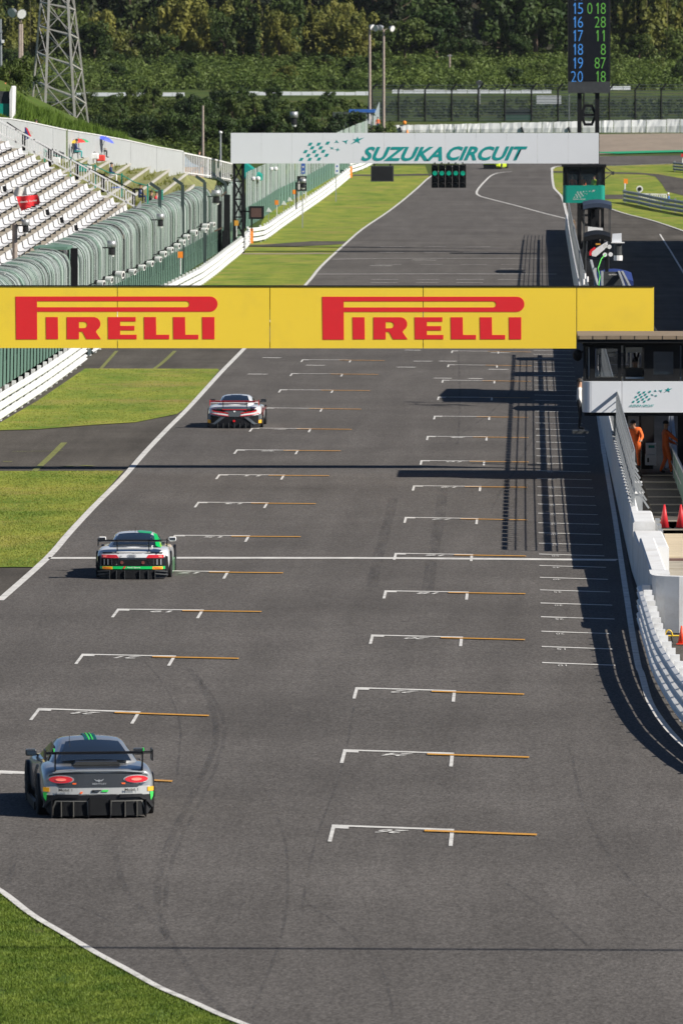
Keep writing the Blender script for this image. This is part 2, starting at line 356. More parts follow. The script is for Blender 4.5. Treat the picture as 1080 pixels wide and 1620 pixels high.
# grid boxes
RB = [(525, 1308, 718, 1315), (543, 1188.5, 718, 1194), (562, 1090, 721, 1095), (587, 1006.5, 732, 1010), (608, 936.5, 741, 938.5), (624, 877, 748, 879), (640, 820, 756, 822), (653, 770, 761, 771), (665, 730, 767, 731), (675, 691.5, 771, 692.5), (686, 659.5, 775, 660.5), (692, 629.3, 779, 630), (699, 602.5, 783, 603.5), (708, 578, 787, 579), (714, 556, 789, 557)]
LB = [(0, 1222, 164, 1230), (61, 1123, 223, 1128.5), (130, 1037, 279, 1040), (186, 965.5, 323, 967), (235, 904.5, 363, 906), (276, 848.5, 396, 849.3), (313, 796, 425, 797), (346, 752.3, 451, 753), (374, 713, 473, 713.7), (398, 678.5, 493, 679.5), (421, 646.5, 511, 647.5), (443, 617.7, 528, 618.4), (461, 592, 543, 592.8), (478, 570, 556, 570.8)]
def gridbox(b, no):
    a = G(b[0], b[1]); c = G(b[2], b[3]); d = (c - a).normalized(); mb = MB(); z = .042
    ya, yc = a.y, c.y; bar = .30; leg = 3.1; w = .075
    rise = hz(a.y) + z
    dr = V((0, -1, 0))      # backwards
    def q(p, u, v): r = p + d * u + dr * v; return (r.x, r.y, z)
    mb.add([q(a, 0, 0), q(c, 0, 0), q(c, 0, bar), q(a, 0, bar)], [(0, 1, 2, 3)])
    mb.add([q(a, 0, bar), q(a, w, bar), q(a, w, leg), q(a, 0, leg)], [(0, 1, 2, 3)])
    mb.add([q(c, -w, bar), q(c, 0, bar), q(c, 0, leg), q(c, -w, leg)], [(0, 1, 2, 3)])
    mb.add([q(a, w, bar), q(a, .33, bar), q(a, .33, bar + .35), q(a, w, bar + .35)], [(0, 1, 2, 3)])
    mb.add([q(c, -.33, bar), q(c, -w, bar), q(c, -w, bar + .3), q(c, -.33, bar + .3)], [(0, 1, 2, 3)])
    mb.build('grid_box', WPAINT, TRACK)
    L = (c - a).length; mo = MB(); z = .052
    mo.add([q(c, -.24 * L, .42), q(c, .67 * L, .42), q(c, .67 * L, .72), q(c, -.24 * L, .72)], [(0, 1, 2, 3)]); mo.build('orange_line', YPAINT, TRACK)
    if a.y < 300:
        m = Matrix.Translation(a + d * (.38 * L + .6) + dr * .55 + V((0, 0, .045))) @ Matrix.Rotation(math.atan2(d.y, d.x) + math.pi, 4, 'Z')
        text('grid_number', '%d' % no, WPAINT, .62, .50, parent=TRACK, mtx=m, bold=.02)
for i, b in enumerate(RB): gridbox(b, 26 - 2 * i if i < 12 else 2)
for i, b in enumerate(LB): gridbox(b, 25 - 2 * i if i < 12 else 1)
for k in range(52):
    y = 178.6 + 5 * k * (1 + k * .0006); o = .4
    mb = MB(); x1 = 2.2 if k > 2 else 2.05
    mb.add([(o, y, .043), (x1, y - .75, .043), (x1, y - .52, .043), (o, y + .3, .043)], [(0, 1, 2, 3)]); mb.build('pit_wall_mark', WPAINT, TRACK)
    if k < 20: text('distance_number', '%d' % (10 + 5 * k), WPAINT, .5, .2, parent=TRACK, mtx=Matrix.Translation((.95, y - .45, .045)) @ Matrix.Rotation(math.pi, 4, 'Z'))
for yy, w in ((391, .5), (400, .5), (419, .5), (426, .5), (443, .6), (448, .6)):
    for x0, x1 in ((600, 640), (672, 705), (735, 775), (800, 838)):
        if (yy * 7 + x0) % 3: mark('worn_grid_mark', [(x0 + (yy - 391) * -.25, yy), (x1 + (yy - 391) * -.2, yy + .1)], w, OLDP, n=1)
# rubber and skid marks: thin worn films of rubber on the asphalt
def skidmat():
    m = bpy.data.materials.new('rubber_film'); nt, b = nodes(m); L = nt.links.new
    b.inputs['Base Color'].default_value = (.03, .03, .032, 1); b.inputs['Roughness'].default_value = .7
    tc = N(nt, 'ShaderNodeTexCoord'); mp = N(nt, 'ShaderNodeMapping'); mp.inputs['Scale'].default_value = (1, .06, 1)
    n = N(nt, 'ShaderNodeTexNoise', i_Scale=5, i_Detail=5, i_Roughness=.8); L(tc.outputs['Object'], mp.inputs[0]); L(mp.outputs[0], n.inputs['Vector'])
    r = N(nt, 'ShaderNodeMapRange'); r.inputs[1].default_value = .38; r.inputs[2].default_value = .75; r.inputs[3].default_value = 0; r.inputs[4].default_value = .34
    L(n.outputs[0], r.inputs[0]); L(r.outputs[0], b.inputs['Alpha']); return m
SKID = skidmat()
def skid(pts, w, off=.036): ribbon('tyre_mark', pts, w, off, SKID, TRACK, 6)
skid([(700, 775), (694, 830), (683, 885), (676, 940)], .32); skid([(622, 790), (610, 840), (596, 890), (588, 930)], .3)
skid([(790, 550), (812, 570), (816, 595), (808, 620), (780, 650), (740, 680), (700, 703)], .09, .038)
skid([(852, 680), (830, 715), (808, 755), (785, 790), (775, 815)], .09, .038)
skid([(725, 560), (727, 640), (723, 705)], .10, .038)
skid([(180, 1330), (187, 1372), (200, 1412), (235, 1452), (270, 1492), (310, 1552), (350, 1600), (370, 1625)], .11)
skid([(300, 1060), (335, 1120), (340, 1180), (310, 1250), (270, 1330), (252, 1390), (250, 1440), (268, 1492)], .13); skid([(312, 1070), (350, 1130), (352, 1185), (322, 1260), (284, 1335), (266, 1390), (262, 1440)], .08)
skid([(420, 1250), (450, 1330), (455, 1420), (440, 1500), (400, 1600)], .05); skid([(230, 1050), (262, 1090), (285, 1150), (280, 1230)], .05); skid([(900, 1180), (930, 1300), (1000, 1400), (1080, 1460)], .06); skid([(560, 1120), (540, 1220), (500, 1330), (478, 1440)], .05)
skid([(25, 1355), (14, 1400)], .1); skid([(60, 1430), (130, 1440), (200, 1475)], .06); skid([(490, 1435), (540, 1470), (600, 1530), (625, 1620)], .05)
skid([(800, 1400), (860, 1440), (930, 1500)], .06)
for x, y, w in ((610, 1024, 10), (712, 1022, 12), (708, 1038, 12), (610, 1037, 6), (694, 703, 18), (775, 703, 18), (690, 717, 14), (772, 715, 14), (706, 645, 14), (766, 645, 14), (655, 1000, 10), (780, 1035, 25), (595, 1000, 14), (640, 985, 12), (720, 1080, 16), (600, 945, 8), (655, 930, 12)):
    skid([(x - w / 2, y), (x + w / 2, y + .6)], .35)
# cracks and grass seams in the old asphalt
SEAM = mat('seam_weeds', (.15, .16, .04), .9, var=.5, scale=6)
for pts, w in (([(102, 700), (80, 722), (55, 745)], .22), ([(20, 714), (80, 713.5), (100, 713)], .12), ([(185, 555), (160, 583)], .16), ([(277, 555), (258, 573), (243, 584)], .18), ([(100, 738), (118, 737)], .4), ([(5, 730), (20, 730)], .3), ([(128, 736), (147, 737)], .3)):
    struct(ribbon('weedy_seam', pts, w, .0, SEAM, None, 5))
struct(ribbon('service_path', [(397, 390.5), (470, 387.5), (545, 382)], 5.2, .02, ASPH2, None, 2)); struct(ribbon('service_path', [(380, 401.5), (460, 401.8), (521, 401)], 3.0, .02, GRAVEL, None, 2))
struct(ribbon('service_path', [(556, 277.5), (620, 277.5), (686, 276)], 5, .03, ASPH2, None, 3))
# ---- grass blades close to the camera
def blades(name, region, n, hgt, m, wd=.012, seed=1, zf=None):
    rn = random.Random(seed); mb = MB(); k = 0
    while k < n:
        p = region(rn)
        if p is None: continue
        k += 1; a = rn.uniform(0, 6.28); l = rn.uniform(-.6, .6) * hgt; h = hgt * rn.uniform(.5, 1.3); w = wd * rn.uniform(.7, 1.4)
        dx, dy = math.cos(a) * w, math.sin(a) * w; i = len(mb.v)
        mb.v += [(p.x - dx, p.y - dy, p.z), (p.x + dx, p.y + dy, p.z), (p.x + l * math.sin(a) * 1., p.y - l * math.cos(a), p.z + h)]; mb.f.append((i, i + 1, i + 2)); mb.m.append(0)
    me = bpy.data.meshes.new(name); me.from_pydata(mb.v, [], mb.f); me.materials.append(m); o = link(name, me); o['kind'] = 'stuff'; return o
def edge_x(px):     # near white line: y for x
    for a, b in zip(NEARE, NEARE[1:]):
        if a[0] <= px <= b[0]: return a[1] + (b[1] - a[1]) * (px - a[0]) / (b[0] - a[0])
def reg_near(rn):
    x = rn.uniform(-40, 400); y = rn.uniform(1395, 1660)
    e = edge_x(x)
    if e is None or y < e + 3 - rn.random() ** 3 * 5: return None
    if math.sin(x * .035 + y * .021) * math.sin(y * .053 - x * .02) > .55 + rn.random() * .5: return None
    p = G(x, y); p.z = 0; return p
tag(blades('grass', reg_near, 90000, .05, leafmat('blade_green', (.035, .10, .006), (.20, .26, .04), 1.1, .3), .010), 'bright green grass growing in the near corner inside the curved white line', 'grass', kind='stuff')
def in_poly(x, y, pl):
    c = False; j = len(pl) - 1
    for i in range(len(pl)):
        if (pl[i][1] > y) != (pl[j][1] > y) and x < (pl[j][0] - pl[i][0]) * (y - pl[i][1]) / (pl[j][1] - pl[i][1]) + pl[i][0]: c = not c
        j = i
    return c
PG1 = [(-10, 746), (193, 745), (148, 797), (103, 848), (60, 896), (-10, 897)]; PG2 = [(-10, 680), (150, 671), (215, 667), (278, 655), (298, 641), (345, 586), (138, 584), (-10, 680)]
def reg_mid(rn):
    if rn.random() < .55: x, y, pl = rn.uniform(-10, 195), rn.uniform(745, 898), PG1
    else: x, y, pl = rn.uniform(-10, 345), rn.uniform(583, 682), PG2
    if not in_poly(x, y, pl): return None
    p = G(x, y); p.z = 0; return p
tag(blades('grass', reg_mid, 34000, .035, leafmat('blade_yellow', (.07, .15, .015), (.36, .34, .07), .16, .3), .018, 3), 'mown yellow green grass on the two verge patches left of the straight', 'grass', kind='stuff')
# ================================================================== BARRIERS AND FENCES
def lookup(path, y):
    for a, b in zip(path, path[1:]):
        if a.y <= y <= b.y: return a.x + (b.x - a.x) * (y - a.y) / max(b.y - a.y, 1e-6)
    return path[0].x if y < path[0].y else path[-1].x
def offset(q, i, s):
    d = q[min(i + 1, len(q) - 1)] - q[max(i - 1, 0)]; d.z = 0; d.normalize(); return q[i] + V((d.y, -d.x, 0)) * s
def armco(label, pts, rails=3, h=1.1, seg=4.0, face=1, m=WHITE, endmark=False, postm=None, group='steel guard rails along the track', postw=.16, n=6):
    """W-beam guard rail: pts along the foot of the beams; face=+1: beams bulge to the right of travel"""
    q = smoothpts(pts, n); L = [0]
    for a, b in zip(q, q[1:]): L.append(L[-1] + (b - a).length)
    tot = L[-1]; t = T('guard_rail', label, 'guard rail', group, q[0])
    def at(s):
        s = max(0, min(tot, s))
        for i in range(len(L) - 1):
            if L[i + 1] >= s:
                p = q[i].lerp(q[i + 1], (s - L[i]) / max(1e-6, L[i + 1] - L[i])); d = q[i + 1] - q[i]; break
        else: p = q[-1].copy(); d = q[-1] - q[-2]
        d.z = 0; d.normalize(); p.z = hz(p.y); return p, V((d.y, -d.x, 0)) * face
    k = max(1, round(tot / seg)); bh = h / rails
    prof = [(-.02, .02), (.07, .06), (.09, .11), (.02, .16), (.02, .19), (.09, .24), (.07, .29), (-.02, .33)]
    for i in range(k):
        s0, s1 = tot * i / k, tot * (i + 1) / k
        for r in range(rails):
            z0 = .10 + r * bh * .97; mb = MB(); cuts = 2
            for c in range(cuts + 1):
                p, nn = at(s0 + (s1 - s0) * c / cuts + (.06 if c == cuts else 0))
                for u, v in prof:
                    o = p + nn * (u + .004 * (i % 2)); mb.v.append((o.x, o.y, o.z + z0 + v / .35 * (bh - .055)))
            m8 = len(prof)
            for c in range(cuts):
                for j in range(m8 - 1): mb.f.append((c * m8 + j, c * m8 + j + 1, (c + 1) * m8 + j + 1, (c + 1) * m8 + j)); mb.m.append(0)
            mb.build('rail', m, t)
        p, nn = at(s0 + .3); mb = MB(); a = p - nn * .11
        mb.bar(a, a + V((0, 0, h + .12)), postw, postw); mb.build('post', postm or m, t)
    if endmark:
        p, nn = at(tot - .2); mb = MB(); a = p + nn * .16
        mb.box(a.x - .12, a.x + .12, a.y - .03, a.y + .03, a.z + .15, a.z + h + .15); mb.build('orange_marker', ORANGE, t)
    return t
LEFTA = [XY(-20.2, 262), G(0, 669), G(74, 620), G(136, 574)]
armco('white three beam guard rail along the nearest grass verge, below the big yellow board', LEFTA, face=1, h=1.12, n=2)
armco('white three beam guard rail ending at an orange marker beside the black gantry leg', [G(145, 563), G(163, 552), G(240, 497), G(320, 453), G(360, 421), G(383, 402), G(395, 388)], h=1.15, endmark=True, n=2)
armco('white guard rail bending away from the black gantry leg towards turn one', [G(392, 385.5), G(418, 382), G(442, 365), G(473, 343), G(513, 315), G(553, 283)], h=1.2, seg=6, endmark=True, n=2)
armco('white guard rail behind the far orange marker left of the hanging screen', [G(553, 276), G(572, 270), G(588, 262), G(604, 252)], h=1.3, seg=8, n=2)
# right hand curved guard rail in the foreground
RA = [G(1012, 990), G(1018, 1012), G(1026, 1040), G(1037, 1076), G(1053, 1108), G(1080, 1150), G(1115, 1185), G(1170, 1225), G(1250, 1262)]
armco('white painted guard rail curving right in the foreground with stepped posts', list(reversed(RA)), face=-1, h=.98, seg=1.9, postw=.2, n=5)
# white concrete pit wall
WALL = [(3.02, 191), (2.95, 204), (2.88, 212), (2.86, 230), (2.85, 262), (2.87, 300), (2.90, 345), (2.95, 420), (3.05, 500), (3.2, 580), (3.35, 640)]
WV = [XY(*p) for p in WALL]
pw = T('pit_wall', 'white concrete pit wall in shade along the right edge of the straight', 'wall', None, (2.9, 191, 0))
def wallseg(y0, y1, h, th, name='wall_section'):
    mb = MB(); ys = [y0 + (y1 - y0) * i / 6 for i in range(7)]; pr = [(0, 0), (.03, h - .04), (.07, h), (th - .04, h), (th, h - .04), (th, 0)]
    for y in ys:
        x = lookup(WV, y)
        for u, v in pr: mb.v.append((x + u, y, v + hz(y)))
    for c in range(6):
        for j in range(5): mb.f.append((c * 6 + j, c * 6 + j + 1, c * 6 + 7 + j, c * 6 + 6 + j)); mb.m.append(0)
    mb.f += [tuple(range(6))[::-1], tuple(range(36, 42))]; mb.m += [0, 0]; mb.build(name, CONCW, pw)
wallseg(217.1, 660, 1.36, .26); wallseg(211.8, 217.0, 1.36, .62); wallseg(204.6, 211.7, 1.12, .80)
wallseg(191.5, 204.5, 1.36, .42)
# the wall's end turns right as a tall curved white face
mb = MB(); arc = [(3.02, 190.0), (3.06, 189.4), (3.16, 189.1), (3.35, 188.9), (3.7, 188.75), (4.3, 188.7), (7, 188.9)]
for th in (0, .3):
    for x, y in arc: mb.v += [(x + th * .4, y + th, 0), (x + th * .4, y + th, 1.36)]
n = len(arc)
for i in range(n - 1): mb.f += [(2 * i, 2 * i + 2, 2 * i + 3, 2 * i + 1), (2 * n + 2 * i, 2 * n + 2 * i + 1, 2 * n + 2 * i + 3, 2 * n + 2 * i + 2), (2 * i + 1, 2 * i + 3, 2 * n + 2 * i + 3, 2 * n + 2 * i + 1)]
mb.f += [(0, 1, 2 * n + 1, 2 * n)]; mb.m = [0] * len(mb.f)
mb.build('curved_end', CONCW, pw)
MB().box(3.02, 3.5, 190.0, 191.45, 0, 1.355).build('wall_section', CONCW, pw)
# deck behind the wall
struct(MB().box(3.75, 14, 188.2 + 1.2, 234, -.05, .12).build('pit_deck_base', CONC))
dk = T('deck', 'tan planked deck behind the white pit wall, below the red cones', 'deck', None, (6, 218, .13))
TAN = mat('tan_planks', (.50, .42, .30), .8, var=.12, scale=2, stretch=(.2, 3, 1))
for k in range(12):
    y = 215.3 + k * .9; MB().box(3.85, 10, y, y + .84, .13, .2).build('plank', TAN, dk)
MB().box(3.85, 10, 214.6, 215.1, .13, .17).build('kerb_beam', mat('rusty_beam', (.13, .07, .06), .8), dk); MB().box(3.85, 10, 211.2, 214.4, .12, .14).build('concrete_apron', CONC, dk)
MB().box(3.85, 10, 226.3, 300, .0, .12).build('walkway', ASPH2, dk)
for k in range(8): MB().box(3.85, 10, 229 + k * 4.4, 229.25 + k * 4.4, .121, .15).build('joint_strip', CONC, dk)
for k in range(5): MB().box(3.72, 3.84, 213.6 + 2.6 * k, 214.6 + 2.6 * k, .12, .7).build('bracket', GALV, dk)
struct(MB().box(3.5, 12, 186.0, 188.4, -.04, .0).build('service_yard', ASPH2))
def cone(name, label, p, m=REDC, s=1, cat='traffic cone', group=None):
    t = T(name, label, cat, group, p); mb = MB()
    mb.box(p[0] - .19 * s, p[0] + .19 * s, p[1] - .19 * s, p[1] + .19 * s, p[2], p[2] + .03 * s); mb.build('base', BLACK if m is REDC else m, t)
    MB().cyl(V(p) + V((0, 0, .03 * s)), V(p) + V((0, 0, .7 * s)), .14 * s, .025 * s, 12).build('cone_body', m, t, smooth=True)
    if m is not REDC: MB().cyl(V(p) + V((0, 0, .42 * s)), V(p) + V((0, 0, .55 * s)), .072 * s, .05 * s, 12).build('white_band', WPAINT, t)
def PZ(px, py, z):
    d = ray(px, py); t = (CAMH - z) / -d.z; return V((d.x * t, d.y * t, z))
cone('traffic_cone', 'red cone on the dark walkway, left of the pair behind the tan planks', PZ(1050, 836, .12), group='red cones on the walkway')
cone('traffic_cone', 'red cone on the dark walkway, right of the pair and cut by the photo edge', PZ(1076, 836, .12), group='red cones on the walkway')
OC = mat('orange_red_cone', (.75, .07, .03), .5)
cone('traffic_cone', 'orange red cone with white band below the curved white wall end', PZ(1077, 1019, 0), OC, .62)
hh = PZ(1060, 1008, 0.02); t = T('hose_reel', 'small yellow looped hose lying below the curved white wall end', 'hose', None, hh)
mb = MB(); mb.tube([hh + V((-.13 + .17 * (1 - math.cos(a)) * .5, 0, .04 + .13 * math.sin(a))) for a in [i * math.pi / 8 for i in range(9)]], .018); mb.tube([hh + V((-.13, 0, .03)), hh + V((.26, .02, .03))], .02)
mb.build('hose', mat('yellow_hose', (.75, .5, .03), .5), t)
# debris fence on the pit wall
WIRE = GALV
fn = T('debris_fence', 'grey wire debris fence standing on the white pit wall', 'fence', None, (3.0, 219, 1.36))
def xw(y): return lookup(WV, y) + .13
def fencemesh(y0, y1, z0, z1, name='wire_mesh'):
    mb = MB(); w = .024
    y = y0
    while y < y1:
        x = xw(y); mb.box(x - w / 2, x + w / 2, y, y + .07, z0 + hz(y), z1 + hz(y)); y += 1.0
    z = z0 + .1
    while z < z1:
        a = y0
        while a < y1: mb.bar((xw(a), a, z), (xw(min(a + 12, y1)), min(a + 12, y1), z), w); a += 12
        z += .235
    o = mb.build(name, WIRE, fn); o['kind'] = 'stuff'
fencemesh(219.3, 368, 1.37, 2.85); fencemesh(384, 412, 1.37, 2.85); fencemesh(422, 640, 1.37, 3.0)
for k in range(108):
    y = 219.3 + 4 * k
    if 368 < y < 384 or 412 < y < 422 or 620 < y: continue
    x = xw(y); mb = MB(); mb.box(x + .02, x + .06, y, y + .10, 1.3, 2.95); mb.box(x + .02, x + .06, y + 2, y + 2.10, 1.3, 2.95); mb.bar((x + .05, y, 1.9), (x + .45, y, 1.3), .05); mb.build('post', GALV, fn)
    mb = MB()
    mb.box(x + .02, x + .05, y + .15, y + 1.75, 2.86, 2.98); mb.box(x + .02, x + .05, y + 2.1, y + 3.7, 2.86, 2.98); mb.build('top_strip', GALV, fn)
    MB().box(x - .0, x + .05, y + .12, y + 3.85, 1.86, 2.0).build('cable_box', DGREY, fn)
# glass-clear lean-on hooks behind the wall top
for k in range(26):
    y = 219 + 1.7 * k; x = xw(y) - .02; mb = MB(); mb.tube([V((x, y, 1.36)), V((x, y, 1.47)), V((x - .1, y, 1.5))], .02, 4); mb.build('hook', GALV, fn)
# ================================================================== LEFT CATCH FENCE
def netmat():
    m = bpy.data.materials.new('fence_net'); nt, b = nodes(m); L = nt.links.new
    tc = N(nt, 'ShaderNodeTexCoord'); mp = N(nt, 'ShaderNodeMapping'); mp.inputs['Scale'].default_value = (2, 2.2, .10); L(tc.outputs['Object'], mp.inputs[0])
    n = N(nt, 'ShaderNodeTexNoise', i_Scale=1.6, i_Detail=6, i_Roughness=.75); L(mp.outputs[0], n.inputs['Vector'])
    r = N(nt, 'ShaderNodeValToRGB'); e = r.color_ramp.elements; e[0].position = .36; e[0].color = (.20, .25, .235, 1); e[1].position = .62; e[1].color = (.46, .53, .51, 1)
    L(n.outputs[0], r.inputs[0]); L(r.outputs[0], b.inputs['Base Color']); b.inputs['Roughness'].default_value = .6; b.inputs['Metallic'].default_value = .2
    q = N(nt, 'ShaderNodeMapRange'); q.inputs[1].default_value = .3; q.inputs[2].default_value = .5; q.inputs[3].default_value = .62; q.inputs[4].default_value = .94; L(n.outputs[0], q.inputs[0]); L(q.outputs[0], b.inputs['Alpha'])
    return m
NET = netmat(); FTUBE = mat('dull_grey_tube', (.30, .34, .33), .7)
NETG = NET.copy(); NETG.name = 'fence_net_green'
for nd in NETG.node_tree.nodes:
    if nd.type == 'VALTORGB': nd.color_ramp.elements[0].color = (.18, .25, .215, 1); nd.color_ramp.elements[1].color = (.40, .50, .45, 1)
def catchfence(label, path, H0, seg, curve=True, green_h=1.2, y0=None, y1=None, dark=()):
    t = T('catch_fence', label, 'fence', None, path[0]); y = y0; rn = random.Random(5); i = 0
    while y < y1:
        H = H0 - max(0, min(1, (500 - y) / 170)) * .55 if curve else H0
        base = V((lookup(path, y), y, hz(y))); b2 = V((lookup(path, y + seg), y + seg, hz(y + seg)))
        rr = .95; prof = [(0, 1.0), (0, H * .4), (0, H - rr)]
        if curve: prof += [(-rr * (1 - math.cos(a)), H - rr + rr * math.sin(a)) for a in (R(18), R(36), R(54), R(72))] + [(-rr, H), (-rr - .5, H + .05)]
        else: prof += [(0, H)]
        tilt = rn.uniform(-.05, .08); mb = MB(); n = len(prof); mc = 7 if curve else 3; rib = MB(); ofs = [rn.uniform(-.03, .045) + .02 * math.sin(y * .7 + c) for c in range(mc + 1)]
        for c in range(mc + 1):
            p = base.lerp(b2, c / mc * .985); d = ofs[c]
            for u, v in prof: mb.v.append((p.x + u + d * (.4 + v / H), p.y + tilt * v, p.z + v + rn.uniform(-.015, .015)))
            if c < mc and c % 2 == 0: rib.tube([V((p.x + u + .03 + d * (.4 + v / H), p.y + tilt * v, p.z + v + .02)) for u, v in prof], .010 if c else .018, 3)
        for c in range(mc):
            for q_ in range(n - 1): mb.f.append((c * n + q_, c * n + q_ + 1, (c + 1) * n + q_ + 1, (c + 1) * n + q_)); mb.m.append(0)
        mb.build('net_panel', NETG if i % 3 == 0 else NET, t, smooth=True)
        rib.build('net_rib', (FTUBE, GREENF, FTUBE, DGREY)[i % 4], t)['kind'] = 'stuff'
        if i % 3 == 0: MB().bar((base.x - .1, y, base.z), (base.x - .1, y, base.z + H - .9), .11).build('post', BLACK, t)
        if green_h: MB().add([(base.x + .06, y, base.z), (base.x + .10, y, base.z + green_h + .75), (b2.x + .05, y + seg * .98, b2.z + green_h + .75), (b2.x + .02, y + seg * .98, b2.z)], [(0, 1, 2, 3)]).build('green_netting', GREENF, t)
        y += seg; i += 1
    return t
FP = [XY(-22.1, 255), XY(-22.3, 333), XY(-22.5, 450), XY(-22.65, 570), XY(-22.75, 640)]
catchfence('tall grey green rounded catch fence at the left photo edge, before the dark gap', FP, 5.05, 2.4, y0=300, y1=386.5)
catchfence('tall grey green rounded catch fence below the white benches, beyond the dark gap', FP, 5.05, 2.5, y0=392, y1=630, green_h=1.0)
# the dark green gap with a black gate post in the fence
t = T('fence_gate', 'dark green box panel with black post filling the gap in the tall catch fence', 'gate', None, (-22.4, 389, 0))
MB().box(-24.1, -22.45, 387.0, 391.4, 4.65, 4.8).build('roof_panel', GREENF, t); MB().bar((-22.35, 391.0, 0), (-22.35, 391.0, 4.65), .35).build('post', BLACK, t)
MB().box(-22.7, -22.6, 391.1, 391.9, .3, 4.6).build('gate_leaf', GREENF, t); MB().bar((-23.2, 387.2, 0), (-23.2, 387.2, 4.6), .14).build('post', BLACK, t)
FP2 = [G(388, 361), G(440, 327), G(520, 284), G(565, 262), G(620, 238)]
catchfence('straight topped grey catch fence behind the white guard rail beyond the gantry', FP2, 4.7, 5, curve=False, y0=FP2[0].y, y1=900, green_h=1.0)
# arms of the posts behind the rounded fence
t = T('anchor_posts', 'row of thick dark bent posts rising behind the rounded catch fence', 'posts', None, (-23, 480, 3))
for px, py, y in ((253, 300, 496), (289, 292, 520), (324, 288, 545), (357, 290, 566)):
    a = P(px, py, y); mb = MB(); mb.bar(V((a.x, a.y, 0)), a, .22); mb.bar(a, a + V((-.62, 0, .42)), .2); mb.build('bent_post', mat('dark_green_steel', (.03, .05, .05), .6), t)
# spotlight units and camera pods on the fence
def spot(label, px, py, y, s=1.0):
    p = P(px, py, y); t = T('spotlight', label, 'spotlight', 'spotlights in a row on the catch fence', p)
    D_ = V((.34, -.13, -.05)); MB().cyl(p, p + D_ * s, .13 * s, .19 * s, 10).build('housing', WHITE, t, smooth=False)
    q = p + D_ * s; d = D_.normalized(); MB().cyl(q + d * .005, q + d * .02, .11 * s, .11 * s, 10).build('lens', DARK, t)
    MB().cyl(p - D_ * .45 * s, p - D_ * .01, .12 * s, .14 * s, 8).build('rear_cap', DARK, t); MB().bar(p, p + V((-.45, .1, -.12)), .06).build('arm', DGREY, t)
SP = [(155, 447), (168, 441), (184, 433), (205, 429), (220, 422), (233, 416), (246, 409), (254, 400.5), (265, 394), (276, 388), (284, 382), (291, 374), (302, 367), (319, 363), (321, 357), (332, 354)]
for i, (x, y) in enumerate(SP):
    nm = ['leftmost', 'second', 'third', 'fourth', 'fifth', 'sixth', 'seventh', 'eighth', 'ninth', 'tenth', 'eleventh', 'twelfth', 'thirteenth', 'fourteenth', 'fifteenth', 'last'][i]
    spot('%s white spotlight %s on the rounded catch fence' % (nm, 'at the near end of the row' if i == 0 else 'at the gantry end of the row' if i == 15 else 'from the near end of the row'), x, y, 21.8 * 12470 / (830 - x), 1.15 if i in (2, 12, 14) else .95)
def pod(name, label, px, py, y, h=.5, w=.24, post=None, group=None, postm=DGREY):
    p = P(px, py, y); t = T(name, label, 'speaker', group, p)
    MB().cyl(p + V((0, 0, h * .05)), p + V((0, 0, h * .75)), w, w, 12).build('white_drum', GALV, t, smooth=True); MB().cyl(p - V((0, 0, h * .75)), p + V((0, 0, h * .05)), w * .75, w * .7, 12).build('dark_drum', DARK, t)
    MB().cyl(p - V((0, 0, h * .95)), p - V((0, 0, h * .72)), w * .5, w * .7, 10).build('lower_cap', WHITE, t); MB().bar(p + V((-.1, .1, 0)), p + V((-.6, .35, 0)), .07).build('arm', DGREY, t)
    if post is not None: mb = MB(); mb.cyl((p.x - .55, p.y + .3, post), (p.x - .55, p.y + .3, p.z + .1), .13 if postm is POLE else .06, None, 8); mb.build('post', postm, t)
    return t
pod('loudspeaker', 'drum shaped loudspeaker on the rounded fence, nearest of three', 177, 392, 419, post=None, group='loudspeakers on the catch fence')
pod('loudspeaker', 'drum shaped loudspeaker on the rounded fence, middle of three', 254, 348, 476, post=None, group='loudspeakers on the catch fence')
pod('loudspeaker', 'drum shaped loudspeaker on the rounded fence beside the black gantry post', 342, 311, 552, .6, .34, group='loudspeakers on the catch fence')
pod('loudspeaker', 'drum shaped loudspeaker on a thick grey post in front of the white benches', 41, 357, 385, .42, .2, post=0, postm=POLE)
pod('loudspeaker', 'white and black loudspeaker on a thin post in front of the dark bushes', 465, 187, 900, 1.0, .45, post=8)
pod('loudspeaker', 'white and black loudspeaker pod on the far post above the benches edge', 479, 290, 650, .5, .28, post=2)
# flag on the loudspeaker post
t = T('flag', 'red banner flag with white lettering hanging before the white benches', 'flag', None, P(37, 350, 384))
FLAGR = mat('red_flag_cloth', (.72, .02, .03), .7)
def flag(corn, y, name, m):
    mb = MB(); n = 8
    for i in range(n + 1):
        for j in range(n + 1):
            u, v = i / n, j / n; x = (corn[0][0] * (1 - u) + corn[1][0] * u) * (1 - v) + (corn[3][0] * (1 - u) + corn[2][0] * u) * v
            yy = (corn[0][1] * (1 - u) + corn[1][1] * u) * (1 - v) + (corn[3][1] * (1 - u) + corn[2][1] * u) * v
            p = P(x, yy, y + .07 * math.sin(u * 9 + v * 2)); mb.v.append(tuple(p))
    for i in range(n):
        for j in range(n): a = i * (n + 1) + j; mb.f.append((a, a + n + 1, a + n + 2, a + 1)); mb.m.append(0)
    return mb.build(name, m, t, smooth=True)
flag([(26, 311), (60, 308), (64, 322), (34, 334)], 384, 'cloth', FLAGR)
flag([(21, 297), (42, 295), (43, 309), (23, 311)], 384.1, 'white_strip', WPAINT)
MB().bar(P(33, 332, 384), P(38, 348, 384), .04).build('stick', WHITE, t)
o = text('flag_lettering', 'Honda Racing', WPAINT, .13, .85, shear=.15, bold=.02, mtx=panelm(P(32, 322.5, 383.85)) @ Matrix.Rotation(R(7), 4, 'Z')); o.data.transform(Matrix.Translation(-WLOC[t.name])); o.parent = t
mb = MB()
